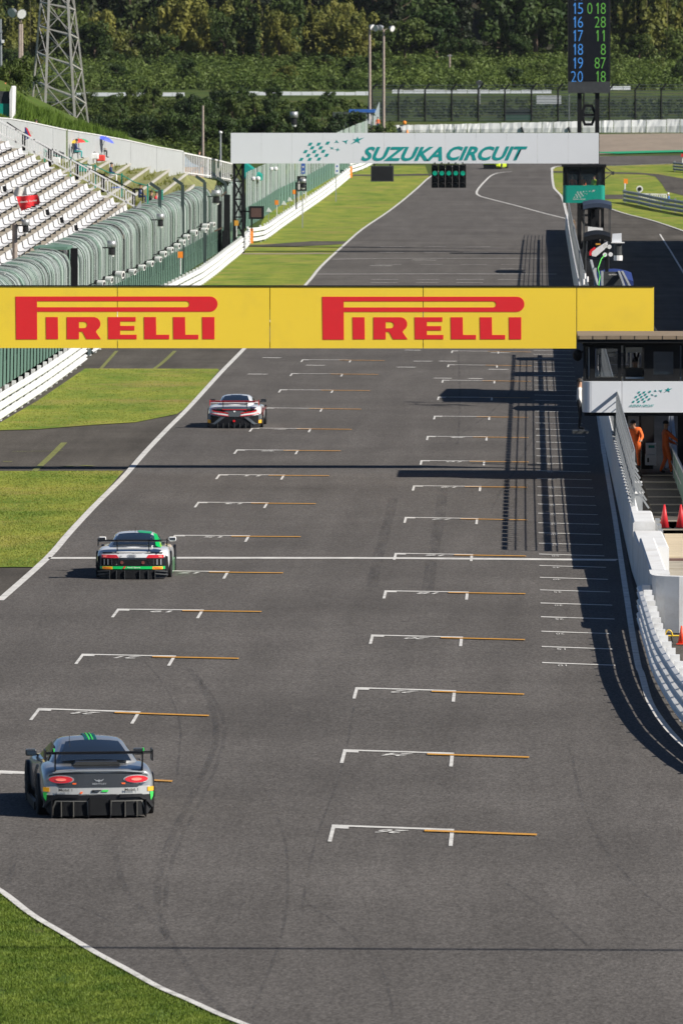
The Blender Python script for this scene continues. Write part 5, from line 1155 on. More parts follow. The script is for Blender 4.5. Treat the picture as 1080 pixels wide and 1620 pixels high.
t = T('traffic_cone', 'tiny orange cone standing before the far white tyre wall', 'traffic cone', None, P(644, 210, 1002)); MB().cyl(P(644, 211, 1001.5), P(644, 205, 1001.5), .22, .04, 8).build('cone_body', ORANGE, t)
# orange squares and boards along the left rail
for i, (px, ys_, yb_, lab) in enumerate(((286, 408, 434, 'on a white stick below the rounded catch fence'), (374.5, 357, 375, 'at the foot of the black gantry leg'), (438, 324, 345, 'on a white stick behind the guard rail, nearest beyond the gantry'), (466, 307, 328, 'on a white stick beside the black curve sign'))):
    y = 12470 * 20.6 / (830 - px) + (4 if i > 1 else 0); p = P(px, ys_, y); t = T('marker_board', 'orange square marker ' + lab, 'marker', 'orange marker boards along the left rail', p)
    MB().box(p.x - .17, p.x + .13, y, y + .04, p.z, p.z + .38).build('orange_square', ORANGE if i != 1 else YPAINT, t); MB().bar(p + V((0, .05, .1)), P(px, yb_, y), .06).build('stick', WHITE, t)
y = 660; t = T('curve_sign', 'black sign with white hairpin arrow and small lettering on two white posts', 'sign', None, P(477, 302, y)); a, b = P(470, 302, y), P(485, 278.5, y)
MB().box(a.x, b.x, y, y + .06, a.z, b.z).build('board', DARK, t)
for px in (472.5, 483.5): x = P(px, 0, y).x; MB().bar((x, y + .1, a.z), (x, y + .1, P(0, 321, y).z), .1).build('post', WHITE, t)
pl([(471.5, 300), (471.5, 291)] + arcp(477, 290, 5.5, 180, 0, 8, 5) + [(482.5, 293), (484, 293), (481, 297), (478, 293), (479.5, 293)] + arcp(477, 290.5, 2.5, 0, 180, 6) + [(474.5, 300)], 'arrow', WPAINT, y, t); ptext('60M', 475, 482.5, 284, 280, WPAINT, t, y, 0, .01)
for i, (px, y) in enumerate(((479.5, 668), (533, 760))):
    t = T('blue_banner', 'narrow white and blue vertical banner, %s under the white gantry board' % ('left one' if i == 0 else 'right one'), 'banner', None, P(px, 270, y)); a, b = P(px - (3 if i == 0 else 3.5), 275, y), P(px + (3 if i == 0 else 3.5), 240, y)
    MB().box(a.x, b.x, y, y + .05, a.z, b.z).build('cloth', BLUE if i == 0 else WHITEB, t)
    for k in range(2): pl(arcp(px, 264 + k * 7.5 - i * 1, 1.6, 0, 360, 8)[:-1], 'emblem', WPAINT if i == 0 else BLUE, y, t)
    MB().bar((a.x + .1, y + .1, hz(y)), (a.x + .1, y + .1, a.z), .08).build('post', GALV, t)
for i, (px, py) in enumerate(((425, 333), (449, 322), (458, 316), (477, 304.5), (485, 298), (493, 292), (501, 288), (510, 282.5), (518, 274))):
    y = 12470 * 22 / (830 - px) + 8; y = min(y, 880); p = P(px, py, y); t = T('white_vent', 'small white triangular lamp hood low along the far catch fence, %s from the gantry' % ('first', 'second', 'third', 'fourth', 'fifth', 'sixth', 'seventh', 'eighth', 'ninth')[i], 'lamp', 'white lamp hoods along the far catch fence', p)
    MB().add([p + V((-.22, 0, -.1)), p + V((.28, -.1, -.14)), p + V((-.02, 0, .26)), p + V((-.22, .3, -.1)), p + V((.28, .3, -.14)), p + V((-.02, .3, .26))], [(0, 1, 2), (3, 5, 4), (0, 2, 5, 3), (1, 4, 5, 2), (0, 3, 4, 1)]).build('hood', WHITE, t); MB().bar(p, p - V((0, 0, .9)), .06).build('stand', GALV, t)
for i, (px, py, y) in enumerate(((404, 283, 640), (432, 267.5, 690))):
    p = P(px, py, y); t = T('spotlight', 'pair of white spotlights on top of the straight fence, %s one' % ('nearer' if i == 0 else 'farther'), 'spotlight', None, p); MB().ball(p + V((-.15, 0, 0)), .2).build('lamp_head', WHITE, t); MB().ball(p + V((.22, 0, .02)), .2).build('lamp_head', WHITE, t)
t = T('green_canopy', 'sloping teal green canvas roof behind the straight catch fence', 'canopy', None, P(400, 275, 700)); mb = MB(); pts = [P(a, b, y) for a, b, y in ((386, 257, 700), (412, 277, 690), (412, 286, 690), (386, 283, 690))]
mb.add(pts + [p + V((0, 6, 0)) for p in pts], [(0, 1, 2, 3), (4, 7, 6, 5), (0, 4, 5, 1), (1, 5, 6, 2)]); mb.build('canvas', TEALP, t)
# thin cable shadow caster: wire across the track near the camera
wr = T('overhead_cable', 'thin overhead cable whose shadow crosses the track near the bottom of the photo', 'cable', None, (-8, 118, 8))
MB().tube([(-45, 112.6, 15.6), (-10, 112.0, 15.2), (20, 111.4, 15.3), (60, 111.0, 15.8)], .09, 6).build('cable', BLACK, wr)
# ================================================================== VEGETATION
LD = leafmat('leaf_dark', (.012, .028, .007), (.05, .085, .016), .25, .2)
LM = leafmat('leaf_mid', (.022, .048, .010), (.095, .13, .026), .2, .3)
LB = leafmat('leaf_bamboo', (.035, .065, .013), (.25, .24, .05), .14, .35)
LC = leafmat('leaf_cedar', (.007, .015, .006), (.05, .072, .017), .35, .15)
LG = leafmat('leaf_bright', (.028, .060, .010), (.12, .165, .035), .06, .3)
def leaf(vs, fs, p, s, rn, droop=0, nr=None):
    if nr is not None:
        n = (nr.normalized() + V((rn.gauss(0, .45), rn.gauss(0, .45), rn.gauss(0, .45)))).normalized(); u = n.orthogonal(); u.rotate(Matrix.Rotation(rn.uniform(0, 6.28), 3, n)); w = n.cross(u)
        u = u * s; w = w * s * .6; i = len(vs); vs += [tuple(p - u), tuple(p + w), tuple(p + u * 1.1), tuple(p - w)]; fs.append((i, i + 1, i + 2, i + 3)); return
    a = rn.uniform(0, 6.28); b = rn.uniform(-.5, 1.0); u = V((math.cos(a), math.sin(a), rn.uniform(-.3, .3) - droop)) * s
    w = V((-math.sin(a) * math.cos(b), math.cos(a) * math.cos(b), math.sin(b))) * s * .7; i = len(vs)
    vs += [tuple(p - u), tuple(p + w * .6), tuple(p + u), tuple(p - w * .6)]; fs.append((i, i + 1, i + 2, i + 3))
def crown_mesh(kind, seed, h, w):
    rn = random.Random(seed); vs = []; fs = []
    if kind == 'round':
        cl = [V((rn.gauss(0, w * .24), rn.gauss(0, w * .24), h * rn.uniform(.30, .95))) for _ in range(26)]
        for c in cl:
            f = math.sqrt(max(.15, 1 - ((c.z / h - .55) / .5) ** 2)); c.x *= f; c.y *= f; r = w * rn.uniform(.11, .2)
            for _ in range(110):
                d = V((rn.gauss(0, 1), rn.gauss(0, 1), rn.gauss(0, .8))).normalized() * r * rn.uniform(.65, 1.05); leaf(vs, fs, c + d, rn.uniform(.16, .38), rn, 0, d)
    elif kind == 'cedar':
        n = 60
        for k in range(n):
            t = (k / n) ** .85; z = h * (.14 + .86 * t); rad = w * .5 * (1 - t) ** .75 * rn.uniform(.65, 1.15) + .25; a = rn.uniform(0, 6.28)
            c = V((math.cos(a) * rad * .62, math.sin(a) * rad * .62, z)); r = .45 + rad * .32
            for _ in range(46):
                d = V((rn.gauss(0, 1), rn.gauss(0, 1), rn.gauss(0, .9))).normalized() * r * rn.uniform(.5, 1.05); d.z -= abs(d.x + d.y) * .15; leaf(vs, fs, c + d, rn.uniform(.2, .44), rn, .3, d + V((c.x, c.y, 0)).normalized() * .3)
    elif kind == 'bamboo':
        for k in range(11):
            bx, by = rn.gauss(0, w * .27), rn.gauss(0, w * .27); hh = h * rn.uniform(.45, 1.08); lx, ly = rn.uniform(-1.5, 1.5), rn.uniform(-1.0, 1.0)
            for j in range(190):
                t = .18 + .82 * rn.random() ** .9; r = 1.15 * (1 - t) ** .8 * min(1, (t - .1) * 3) + .05; bend = t ** 3
                p = V((bx + lx * bend + rn.gauss(0, r * .6), by + ly * bend + rn.gauss(0, r * .6), hh * (t - .06 * bend) + rn.uniform(-.3, .1))); leaf(vs, fs, p, rn.uniform(.16, .36), rn, .7, V((p.x - bx - lx * bend, p.y - by - ly * bend, .3 * r)) + V((.001, 0, 0)))
    elif kind == 'bush':
        for k in range(12):
            c = V((rn.uniform(-w / 2, w / 2), rn.uniform(-w / 2, w / 2), h * rn.uniform(.25, .75))); r = h * rn.uniform(.25, .42)
            for _ in range(85):
                d = V((rn.gauss(0, 1), rn.gauss(0, 1), rn.gauss(0, 1))).normalized() * r * rn.uniform(.6, 1.1); leaf(vs, fs, c + d, rn.uniform(.2, .36), rn, 0, d)
    me = bpy.data.meshes.new('crown'); me.from_pydata(vs, [], fs); return me
def trunk_mesh(h, r, limbs, seed):
    rn = random.Random(seed); mb = MB(); mb.cyl((0, 0, -.8), (0, 0, h * .5), r, r * .7, 7); mb.cyl((0, 0, h * .5), (.1, 0, h), r * .7, r * .15, 6)
    for k in range(limbs): a = rn.uniform(0, 6.28); z = h * rn.uniform(.3, .8); l = h * .22; mb.cyl((0, 0, z), (math.cos(a) * l, math.sin(a) * l, z + l * .6), r * .4, r * .1, 5)
    me = bpy.data.meshes.new('trunk'); me.from_pydata(mb.v, [], mb.f); me.materials.append(BARK); return me
BB = mat('bamboo_stem', (.16, .15, .06), .7)
TK = {}
for kind, n, h, w, ms in (('round', 4, 10, 9, LD), ('round', 3, 10, 9, LM), ('round', 3, 10, 9, LB), ('cedar', 4, 19, 7, LC), ('bamboo', 4, 13, 5, LB), ('bush', 4, 3.5, 6, LM)):
    L_ = []
    for s in range(n):
        me = crown_mesh(kind, 100 + s + n * 7, h, w); me.materials.append(ms); L_.append((me, trunk_mesh(h * .9, .34 if kind != 'bush' else .12, 5, s) if kind != 'bamboo' else None))
    if kind == 'bamboo':
        mb = MB(); rr = random.Random(1)
        for k in range(3): x, y = rr.gauss(0, 1.2), rr.gauss(0, 1.0); mb.cyl((x, y, -.5), (x + rr.uniform(-.5, .5), y, h * .8), .07, .03, 5)
        tm = bpy.data.meshes.new('trunk'); tm.from_pydata(mb.v, [], mb.f); tm.materials.append(BB); L_ = [(a, tm) for a, _ in L_]
    TK[(kind, ms.name)] = L_
def tree(kind, ms, x, y, s, label, group, sz=1, name=None, z=None):
    L_ = TK[(kind, ms.name)]; me, tr_ = random.choice(L_); nm = name or {'round': 'broadleaf_tree', 'cedar': 'cedar_tree', 'bamboo': 'bamboo_clump', 'bush': 'shrub'}[kind]
    t = T(nm, label, 'tree' if kind != 'bush' else 'shrub', group, (x, y, hz(y) if z is None else z), random.uniform(0, 6.28)); t.scale = (s, s, s * sz)
    link('crown', me, t); link('trunk', tr_, t); return t
def atpx(px, y): return P(px, 200, y).x
rn = random.Random(21); random.seed(21)
SW = ['small', 'full', 'ragged', 'broad', 'narrow', 'tall']; SWI = [0]
def sw(): SWI[0] += 1; return SW[SWI[0] % 6]
FG, BG2, NB = 'conifers filling the hillside forest', 'bamboo and pale trees at the forest edge', 'dark broadleaf trees behind the stand'
CL = ['dark conifer in the hillside forest %s', 'yellow green feathery bamboo clump at the forest edge %s', 'dark round leafed tree in the low wood %s']
def where(px):
    return ['at the left edge', 'behind the lattice pylon', 'above the two umbrellas', 'above the plain brown pole', 'left of the gantry logo', 'above the gantry logo', 'left of the lamp poles', 'right of the lamp poles', 'above the start lights', 'above the far wire fence', 'above the blank billboard', 'left of the scoreboard', 'behind the scoreboard', 'right of the scoreboard', 'at the right edge'][max(0, min(14, int(px / 72)))]
# forest: rows of dark conifers climbing the hill
for row, (y, n, s) in enumerate(((1284, 17, .8), (1297, 18, .9), (1312, 18, 1.0), (1328, 17, 1.05), (1346, 16, 1.1), (1366, 16, 1.1))):
    for i in range(n):
        px = -70 + 1240 * (i + rn.uniform(-.3, .3)) / (n - 1)
        if row < 2 and (px < 560) and rn.random() < .7: continue
        if row == 0 and (px > 960 or rn.random() < .3): continue
        k = 'cedar' if rn.random() < .72 else 'round'; mm = LC if k == 'cedar' else rn.choice([LD, LM])
        tree(k, mm, atpx(px, y), y + rn.uniform(-8, 8), s * rn.uniform(.85, 1.15) * (1 if k == 'cedar' else 1.45), '%s %s in the %s forest row, %s' % ('dark conifer' if k == 'cedar' else 'rounded broadleaf', 'tree', ['front', 'second', 'third', 'fourth', 'fifth', 'topmost'][row], where(px)), FG, rn.uniform(.9, 1.15))
# bamboo edge
for i in range(40):
    px = 95 + 500 * (i + rn.uniform(-.4, .4)) / 40; y = rn.uniform(1262, 1300)
    if 195 < px < 230 or 480 < px < 500: continue
    if rn.random() < .5:
        tree('round', LB if rn.random() < .75 else LM, atpx(px, y), y, rn.uniform(.55, .85), '%s yellow green leafy tree at the forest edge, %s' % (sw(), where(px)), BG2, rn.uniform(1.1, 1.7)); continue
    tree('bamboo', LB, atpx(px, y), y, rn.uniform(.6, 1.15) * (.85 if px > 440 else 1) * (.8 if px < 280 else 1), '%s yellow green bamboo clump at the forest edge, %s' % (sw(), where(px)), BG2, rn.uniform(.8, 1.15))
for px, y, s in ((1000, 1290, 1.1), (1030, 1285, 1.2), (1060, 1290, 1.1), (945, 1300, .8), (975, 1290, .7), (20, 1270, .9), (45, 1280, 1.0), (1040, 1310, .7), (5, 1250, .9)): tree('bamboo', LB, atpx(px, y), y, s, '%s pale bamboo clump before the conifers, %s' % (sw(), where(px)), BG2)
for px, y, s in ((640, 1275, .8), (600, 1270, .6), (690, 1278, .9), (250, 1262, .6), (150, 1262, .7), (110, 1270, .9), (730, 1268, .5), (820, 1272, .5), (1010, 1265, .5), (1070, 1262, .6), (950, 1262, .5), (650, 1290, 1.2)): tree('round', LM, atpx(px, y), y, s, '%s mid green rounded tree at the forest foot, %s' % (sw(), where(px)), BG2)
# low wood behind the stand
for i in range(40):
    px = 128 + 420 * (i + rn.uniform(-.4, .4)) / 40; y = rn.uniform(960, 1090); h = P(px, (146 if 300 < px < 368 else 175) + rn.uniform(-7, 12), y).z - hz(y)
    if 140 < px < 205: h *= .78
    tree('round', LD if rn.random() < .6 else LM, atpx(px, y), y, max(.30, h / 11.8), '%s dark round leafed tree in the low wood, %s' % (sw(), where(px)), NB, 1, None)
for i in range(16):
    px = 120 + 470 * (i + rn.uniform(-.4, .4)) / 16; y = rn.uniform(925, 955); tree('round', LD, atpx(px, y), y, rn.uniform(.34, .46), '%s low tree fronting the low wood, %s' % (sw(), where(px)), NB)
for px, py, y, s in ((16, 158, 585, .28), (24, 150, 590, .3), (28, 160, 592, .25)): p = P(px, py, y); tree('round', LM, p.x, y, s, '%s leafy tree beside the floodlight pole base' % {16: 'leftmost small', 24: 'middle small', 28: 'rightmost small'}[px], 'leafy trees beside the floodlight pole', 1.1, None, p.z - .6)
# forest floor, coloured dark to stand for deep shade under the trees
mb = MB(); ys_ = [1248, 1260, 1280, 1300, 1320, 1340, 1380, 1420, 1460, 1500, 1560]
for y in ys_: mb.v += [(x, y, hz(y) + .0) for x in (-500, -150, -60, 0, 60, 150, 500)]
for i in range(len(ys_) - 1):
    for j in range(6): mb.f.append((i * 7 + j, i * 7 + j + 1, i * 7 + 8 + j, i * 7 + 7 + j)); mb.m.append(0)
struct(mb.build('forest_floor', mat('forest_floor_shade', (.022, .022, .012), .95, var=.4, scale=.4)))
for px, py, y, s, lab in ((303, 287, 584, .42, 'leftmost'), (318, 288, 586, .36, 'middle'), (333, 290, 588, .42, 'rightmost')): p = P(px, py, y); tree('bush', LM, p.x, y, s, '%s of three low green shrubs under the white bar railing' % lab, 'low shrubs under the white bar railing', .8, None, p.z - .3)
for i in range(34):
    px = rn.uniform(-20, 1100); y = rn.uniform(1170, 1255); tree('round', rn.choice([LD, LM, LM, LB]), atpx(px, y), y, rn.uniform(.2, .42), '%s rounded bush rising from the undergrowth, %s' % (sw(), where(px)), 'rounded bushes in the undergrowth', rn.uniform(.7, 1.1))
# shrub belts
def belt(name, label, boxes, mm, seed, size=(.10, .26)):
    rn = random.Random(seed); vs = []; fs = []
    for x0, x1, ya, yb, n, h in boxes:
        for _ in range(n):
            y = rn.uniform(ya, yb); px = rn.uniform(x0, x1); x = atpx(px, y); hh = h * rn.uniform(.35, 1.15); r = hh * rn.uniform(.45, .8)
            for _ in range(60):
                d = V((rn.gauss(0, 1), rn.gauss(0, .7), abs(rn.gauss(0, 1)))).normalized() * rn.uniform(.6, 1.1); leaf(vs, fs, V((x + d.x * r, y + d.y * r, hz(y) + d.z * hh)), rn.uniform(*size), rn, 0, d)
    me = bpy.data.meshes.new(name); me.from_pydata(vs, [], fs); me.materials.append(mm); o = link(name, me); return tag(o, label, 'shrubs', kind='stuff')
belt('undergrowth', 'bright green undergrowth covering the slope between the distant white barrier and the forest', [(-60, 1140, 1158, 1330, 3300, 2.2), (-60, 1140, 1165, 1270, 500, 2.6)], LG, 5)
belt('scrub', 'darker scrub between the far wire fence and the distant white barrier', [(-60, 1140, 1050, 1108, 1100, .7), (100, 620, 905, 1000, 800, 1.9), (-60, 130, 900, 1100, 300, 1.6)], LM, 6)
# bare ochre cuts in the hillside
OC2 = mat('bare_earth', (.33, .25, .14), .9, var=.3, scale=.5, bump=.4)
for nm, px0, px1, py0, py1, y in (('bare_slope', 462, 512, 104, 113, 1292), ('bare_slope', 1018, 1100, 70, 84, 1300)):
    mb = MB(); n = 10; rr = random.Random(px0)
    for i in range(n + 1): x = px0 + (px1 - px0) * i / n; e = rr.uniform(-1.5, 1.5); p, q2 = P(x, py1 + e, y - 9), P(x, py0 + e, y + 2); mb.v += [tuple(p - V((0, 3, 1.6))), tuple(p), tuple(q2), tuple(q2 + V((0, 8, -.4)))]
    for i in range(n):
        for j in range(3): mb.f.append((4 * i + j, 4 * i + j + 1, 4 * i + 4 + j + 1, 4 * i + 4 + j)); mb.m.append(0)
    struct(mb.build(nm, OC2))
# ================================================================== CARS
GLS = mat('car_glass', (.012, .018, .028), .06, coat=1, spec=.8, var=.02)
CARB = mat('carbon_black', (.006, .006, .008), .45, var=.25, spec=.35, coat=.08)
REDL = mat('tail_lamp_red', (.55, .01, .015), .15, coat=1, var=.05, emit=(.5, .02, .02, .1))
STK = mat('orange_yellow_sticker', (.85, .42, .01), .5)
def lerp(a, b, t): return a + (b - a) * t
class Car:
    def __init__(s, name, label, p, rot, group, W, paint, body, cabin, roofm=None):
        s.t = T(name, label, 'race car', group, p, rot); s.W = W; s.paint = paint; s.body_st = body; s.slope = .10
        s.loft(body, paint); s.cab(cabin, roofm or paint)
    def yr(s, x, z): return .20 * (abs(x) / s.W) ** 3.2 + (z - .45) * s.slope
    def section(s, st):
        y, W, zb, zs, zc = st
        h = [(0, zb), (.86 * W, zb), (.97 * W, zb + .1), (W, lerp(zb, zs, .45)), (.99 * W, lerp(zb, zs, .8)), (.93 * W, zs), (.80 * W, lerp(zs, zc, .45) + .02), (.4 * W, lerp(zs, zc, .9)), (0, zc)]
        return y, h + [(-a, b) for a, b in h[-2:0:-1]]
    def loft(s, sts, m):
        mb = MB(); n = None
        for k, st in enumerate(sts):
            y, sec = s.section(st); n = len(sec)
            for a, b in sec: mb.v.append((a, y + (s.yr(a, b) if k < 2 else 0), b))
        for k in range(len(sts) - 1):
            for j in range(n): mb.f.append((k * n + j, k * n + (j + 1) % n, (k + 1) * n + (j + 1) % n, (k + 1) * n + j))
        mb.f += [tuple(range(n))[::-1], tuple(range((len(sts) - 1) * n, len(sts) * n))]; mb.m = [0] * len(mb.f)
        o = mb.build('body', m, s.t, local=True, smooth=True); md = o.modifiers.new('s', 'SUBSURF'); md.levels = 2; md.render_levels = 2
    def cab(s, c, roofm):
        (yb, xb, zb), (yr, xr, zr), (yf, xf, zf), (yw, xw, zw) = c; s.c = c; mb = MB()
        rows = [(yb, xb, zb), (lerp(yb, yr, .5), lerp(xb, xr, .5) + .02, lerp(zb, zr, .5) + .025), (yr, xr, zr), (lerp(yr, yf, .5), (xr + xf) / 2 + .02, (zr + zf) / 2 + .035), (yf, xf, zf), (lerp(yf, yw, .5), lerp(xf, xw, .5) + .01, lerp(zf, zw, .5) + .03), (yw, xw, zw)]
        for i, (y, x, z) in enumerate(rows):
            base = zb - .12; bw = xb + .10
            mb.v += [(-bw, y, base), (-(x + .04), y, z - .06), (-x * .88, y, z), (-x * .45, y, z + .022), (0, y, z + .03), (x * .45, y, z + .022), (x * .88, y, z), (x + .04, y, z - .06), (bw, y, base)]
        n = 9
        for k in range(6):
            for j in range(n - 1): mb.f.append((k * n + j, k * n + j + 1, (k + 1) * n + j + 1, (k + 1) * n + j)); mb.m.append(0)
        mb.f += [tuple(range(n))[::-1], tuple(range(54, 63))]; mb.m += [0, 0]
        o = mb.build('roof', roofm, s.t, local=True, smooth=True); md = o.modifiers.new('s', 'SUBSURF'); md.levels = 1; md.render_levels = 1
        def slope(name, a, b, fa, fb, ta, tb, d):      # inset pane between row a and b
            A = [lerp(a[i], b[i], ta) for i in range(3)]; B = [lerp(a[i], b[i], tb) for i in range(3)]; mb = MB(); n = 6; m = 4
            for j in range(m + 1):
                f = j / m; y, x, z = [lerp(A[i], B[i], f) for i in range(3)]; tt = lerp(ta, tb, f); bul = .10 * tt * (1 - tt)
                for i in range(n + 1): u = -1 + 2 * i / n; mb.v.append((x * lerp(fa, fb, f) * u, y - d * .8, z + .03 * (1 - u * u) + bul + abs(d)))
            for j in range(m):
                for i in range(n): q = j * (n + 1) + i; mb.f.append((q, q + 1, q + n + 2, q + n + 1)); mb.m.append(0)
            return mb.build(name, GLS, s.t, local=True, smooth=True)
        slope('rear_window', c[0], c[1], .86, .80, .04, .94, .03); slope('windscreen', c[3], c[2], .86, .80, .1, .80, -.02)
        for sg in (-1, 1):
            mb = MB(); bw = xb + .10; base = zb - .12
            def side(y, f, x, z): return (sg * (lerp(bw, x + .04, f) + .02), y, lerp(base, z - .06, f))
            pts = [side(lerp(yb, yr, .75), .35, lerp(xb, xr, .75), lerp(zb, zr, .75)), side(yr + .15, .93, xr, zr), side(yf - .1, .93, xf, zf), side(lerp(yf, yw, .7), .4, lerp(xf, xw, .7), lerp(zf, zw, .7))]
            mb.add(pts, [(0, 1, 2, 3)]); mb.build('side_window', GLS, s.t, local=True)
    def D(s, name, pts, m, off=.015, t=.03, parent=None, mirror=False):
        for sg in ((1, -1) if mirror else (1,)):
            pp = [(sg * a, b) for a, b in pts]; bm = bmesh.new(); vs_ = [bm.verts.new((a, 0, b)) for a, b in pp]
            for tri in tessellate_polygon([[V((a, b, 0)) for a, b in pp]]): bm.faces.new([vs_[i] for i in tri])
            w = max(a for a, _ in pp) - min(a for a, _ in pp)
            if w > .22:
                x = math.ceil(min(a for a, _ in pp) / .12) * .12
                while x < max(a for a, _ in pp): bmesh.ops.bisect_plane(bm, geom=bm.verts[:] + bm.edges[:] + bm.faces[:], plane_co=(x, 0, 0), plane_no=(1, 0, 0)); x += .12
            for v in bm.verts: v.co.y = s.yr(v.co.x, v.co.z) - off
            ex = bmesh.ops.extrude_face_region(bm, geom=bm.faces[:])
            for g in ex['geom']:
                if isinstance(g, bmesh.types.BMVert): g.co.y += t
            bmesh.ops.recalc_face_normals(bm, faces=bm.faces); me = bpy.data.meshes.new(name); bm.to_mesh(me); bm.free(); o = link(name, me, parent or s.t, m)
        return o
    def txt(s, body, xc, zc, w, h, m, off=.03, shear=0, bold=.02):
        o = text('lettering', body, m, h, w, shear, bold, s.t, panelm(V((xc - w / 2, 0, zc - h / 2))))
        for v in o.data.vertices: v.co.y = s.yr(v.co.x, v.co.z) - off
    def wheels(s, ys=(.95, 3.75), r=.345, track=None, rim=DGREY):
        tk = track or s.W - .13
        for y in ys:
            for sg in (-1, 1):
                w = MB().cyl((sg * (tk - .17), y, r), (sg * (tk + .15), y, r), r, r, 22).build('wheel', RUBBER, s.t, local=True, smooth=False)
                md = w.modifiers.new('b', 'BEVEL'); md.width = .03; md.segments = 2
                mb = MB(); x = sg * (tk + .152)
                for k in range(10): a = k * math.pi / 5; mb.bar((x, y + .05 * math.cos(a), r + .05 * math.sin(a)), (x, y + .24 * math.cos(a), r + .24 * math.sin(a)), .035, .02, up=(1, 0, 0))
                mb.cyl((x - sg * .01, y, r), (x + sg * .012, y, r), .06, .06, 10); mb.build('rim', rim, w, local=True)
                mb = MB(); n = 14; rr = r + .07
                for k in range(n + 1): a = math.pi * k / n; mb.v += [(sg * (s.W - .04), y + rr * math.cos(a), r + rr * math.sin(a) * .95), (sg * (s.W + .018), y + rr * math.cos(a), r + rr * math.sin(a) * .95), (sg * (s.W - .02), y + (r - .02) * math.cos(a), r + (r - .02) * math.sin(a))]
                for k in range(n): mb.f += [(3 * k, 3 * k + 1, 3 * k + 4, 3 * k + 3), (3 * k + 1, 3 * k + 2, 3 * k + 5, 3 * k + 4)]
                mb.m = [0] * len(mb.f); mb.build('wheel_arch', CARB, s.t, local=True)
    def wing(s, z, hw, y, chord, m, sup=.55, base=.85, ep=None, tilt=.05, swan=False):
        mb = MB(); n = 6; prof = [(0, .012), (0, 0), (chord * .3, -.035), (chord * .7, -.045), (chord, -.05), (chord, -.04), (chord * .6, -.012), (chord * .25, .012)]
        for x in (-hw, hw): mb.v += [(x, y + a, z + b + .0 - a * tilt + .03) for a, b in prof]
        k = len(prof)
        for j in range(k): mb.f.append((j, (j + 1) % k, k + (j + 1) % k, k + j)); mb.m.append(0)
        mb.f += [tuple(range(k)), tuple(range(2 * k - 1, k - 1, -1))]; mb.m += [0, 0]; w = mb.build('rear_wing', m, s.t, local=True)
        for sg in (-1, 1):
            MB().box(min(sg * hw, sg * (hw + .02)), max(sg * hw, sg * (hw + .02)), y - .02, y + chord + .03, z - .13, z + .07).build('end_plate', ep or m, w, local=True)
            MB().prism([(y + .12, z - .02), (y + .24, z - .02), (y + .42, base), (y + .16, base)], lambda u, v, d: (sg * sup + d, u, v), .018).build('wing_support', CARB, s.t, local=True)
    def mirrors(s, y, z, x, m):
        for sg in (-1, 1):
            o = MB().box(min(sg * x, sg * (x + .20)), max(sg * x, sg * (x + .20)), y, y + .14, z, z + .12).build('mirror', m, s.t, local=True); md = o.modifiers.new('b', 'BEVEL'); md.width = .03; md.segments = 2
            MB().box(min(sg * (x + .02), sg * (x + .18)), max(sg * (x + .02), sg * (x + .18)), y - .006, y - .001, z + .02, z + .10).build('mirror_glass', GLS, o, local=True); MB().bar((sg * (x - .15), y + .07, z - .03), (sg * (x + .03), y + .07, z + .03), .03).build('mirror_arm', CARB, o, local=True)
    def fins(s, xs, z0, z1, y0=-.02, y1=.45, m=CARB, edge=None):
        for x in xs:
            MB().box(x - .008, x + .008, s.yr(x, z0) + y0, y1, z0, z1).build('diffuser_fin', edge or m, s.t, local=True)
CG = 'race cars driving down the straight'
# ---- silver coupe, nearest
SILV = mat('silver_grey_paint', (.40, .41, .42), .3, .5, var=.03, coat=1)
SILD = mat('dark_graphite_panel', (.05, .052, .056), .3, .3, coat=.6, var=.1)
GRN = mat('bright_green_print', (.03, .55, .08), .5); OR2 = mat('orange_red_print', (.8, .12, .02), .5)
p = G(157, 1297)
c = Car('race_car', 'silver grey coupe race car with black wing and green roof stripes, nearest of all', (p.x, p.y, 0), R(7.6), CG, 1.0, SILV,
        [(.0, .93, .40, .80, .86), (.06, .95, .36, .83, .885), (.35, .99, .24, .86, .91), (.9, 1.01, .16, .92, .94), (1.5, 1.0, .14, .90, .95), (2.3, .95, .14, .86, .94), (3.1, .96, .14, .86, .92), (3.8, 1.01, .16, .86, .9), (4.4, .98, .18, .74, .82), (4.75, .84, .22, .6, .66)],
        [(.75, .74, .93), (1.75, .57, 1.24), (2.75, .56, 1.27), (3.75, .70, .92)])
c.D('tail_panel', [(-.86, .79), (-.3, .815), (.3, .815), (.86, .79), (.86, .74), (.68, .575), (-.68, .575), (-.86, .74)], SILD, .02)
c.D('bumper_band', [(-.90, .59), (.90, .59), (.955, .50), (.93, .44), (-.93, .44), (-.955, .50)], mat('lit_silver_paint', (.42, .43, .43), .35, .15, var=.02, coat=.8), .012)  # brighter copy of the body silver, so the bumper reads as lit
c.D('spoiler_lip', [(-.80, .845), (-.4, .885), (.4, .885), (.80, .845), (.8, .825), (.4, .86), (-.4, .86), (-.8, .825)], SILV, .045, .08)
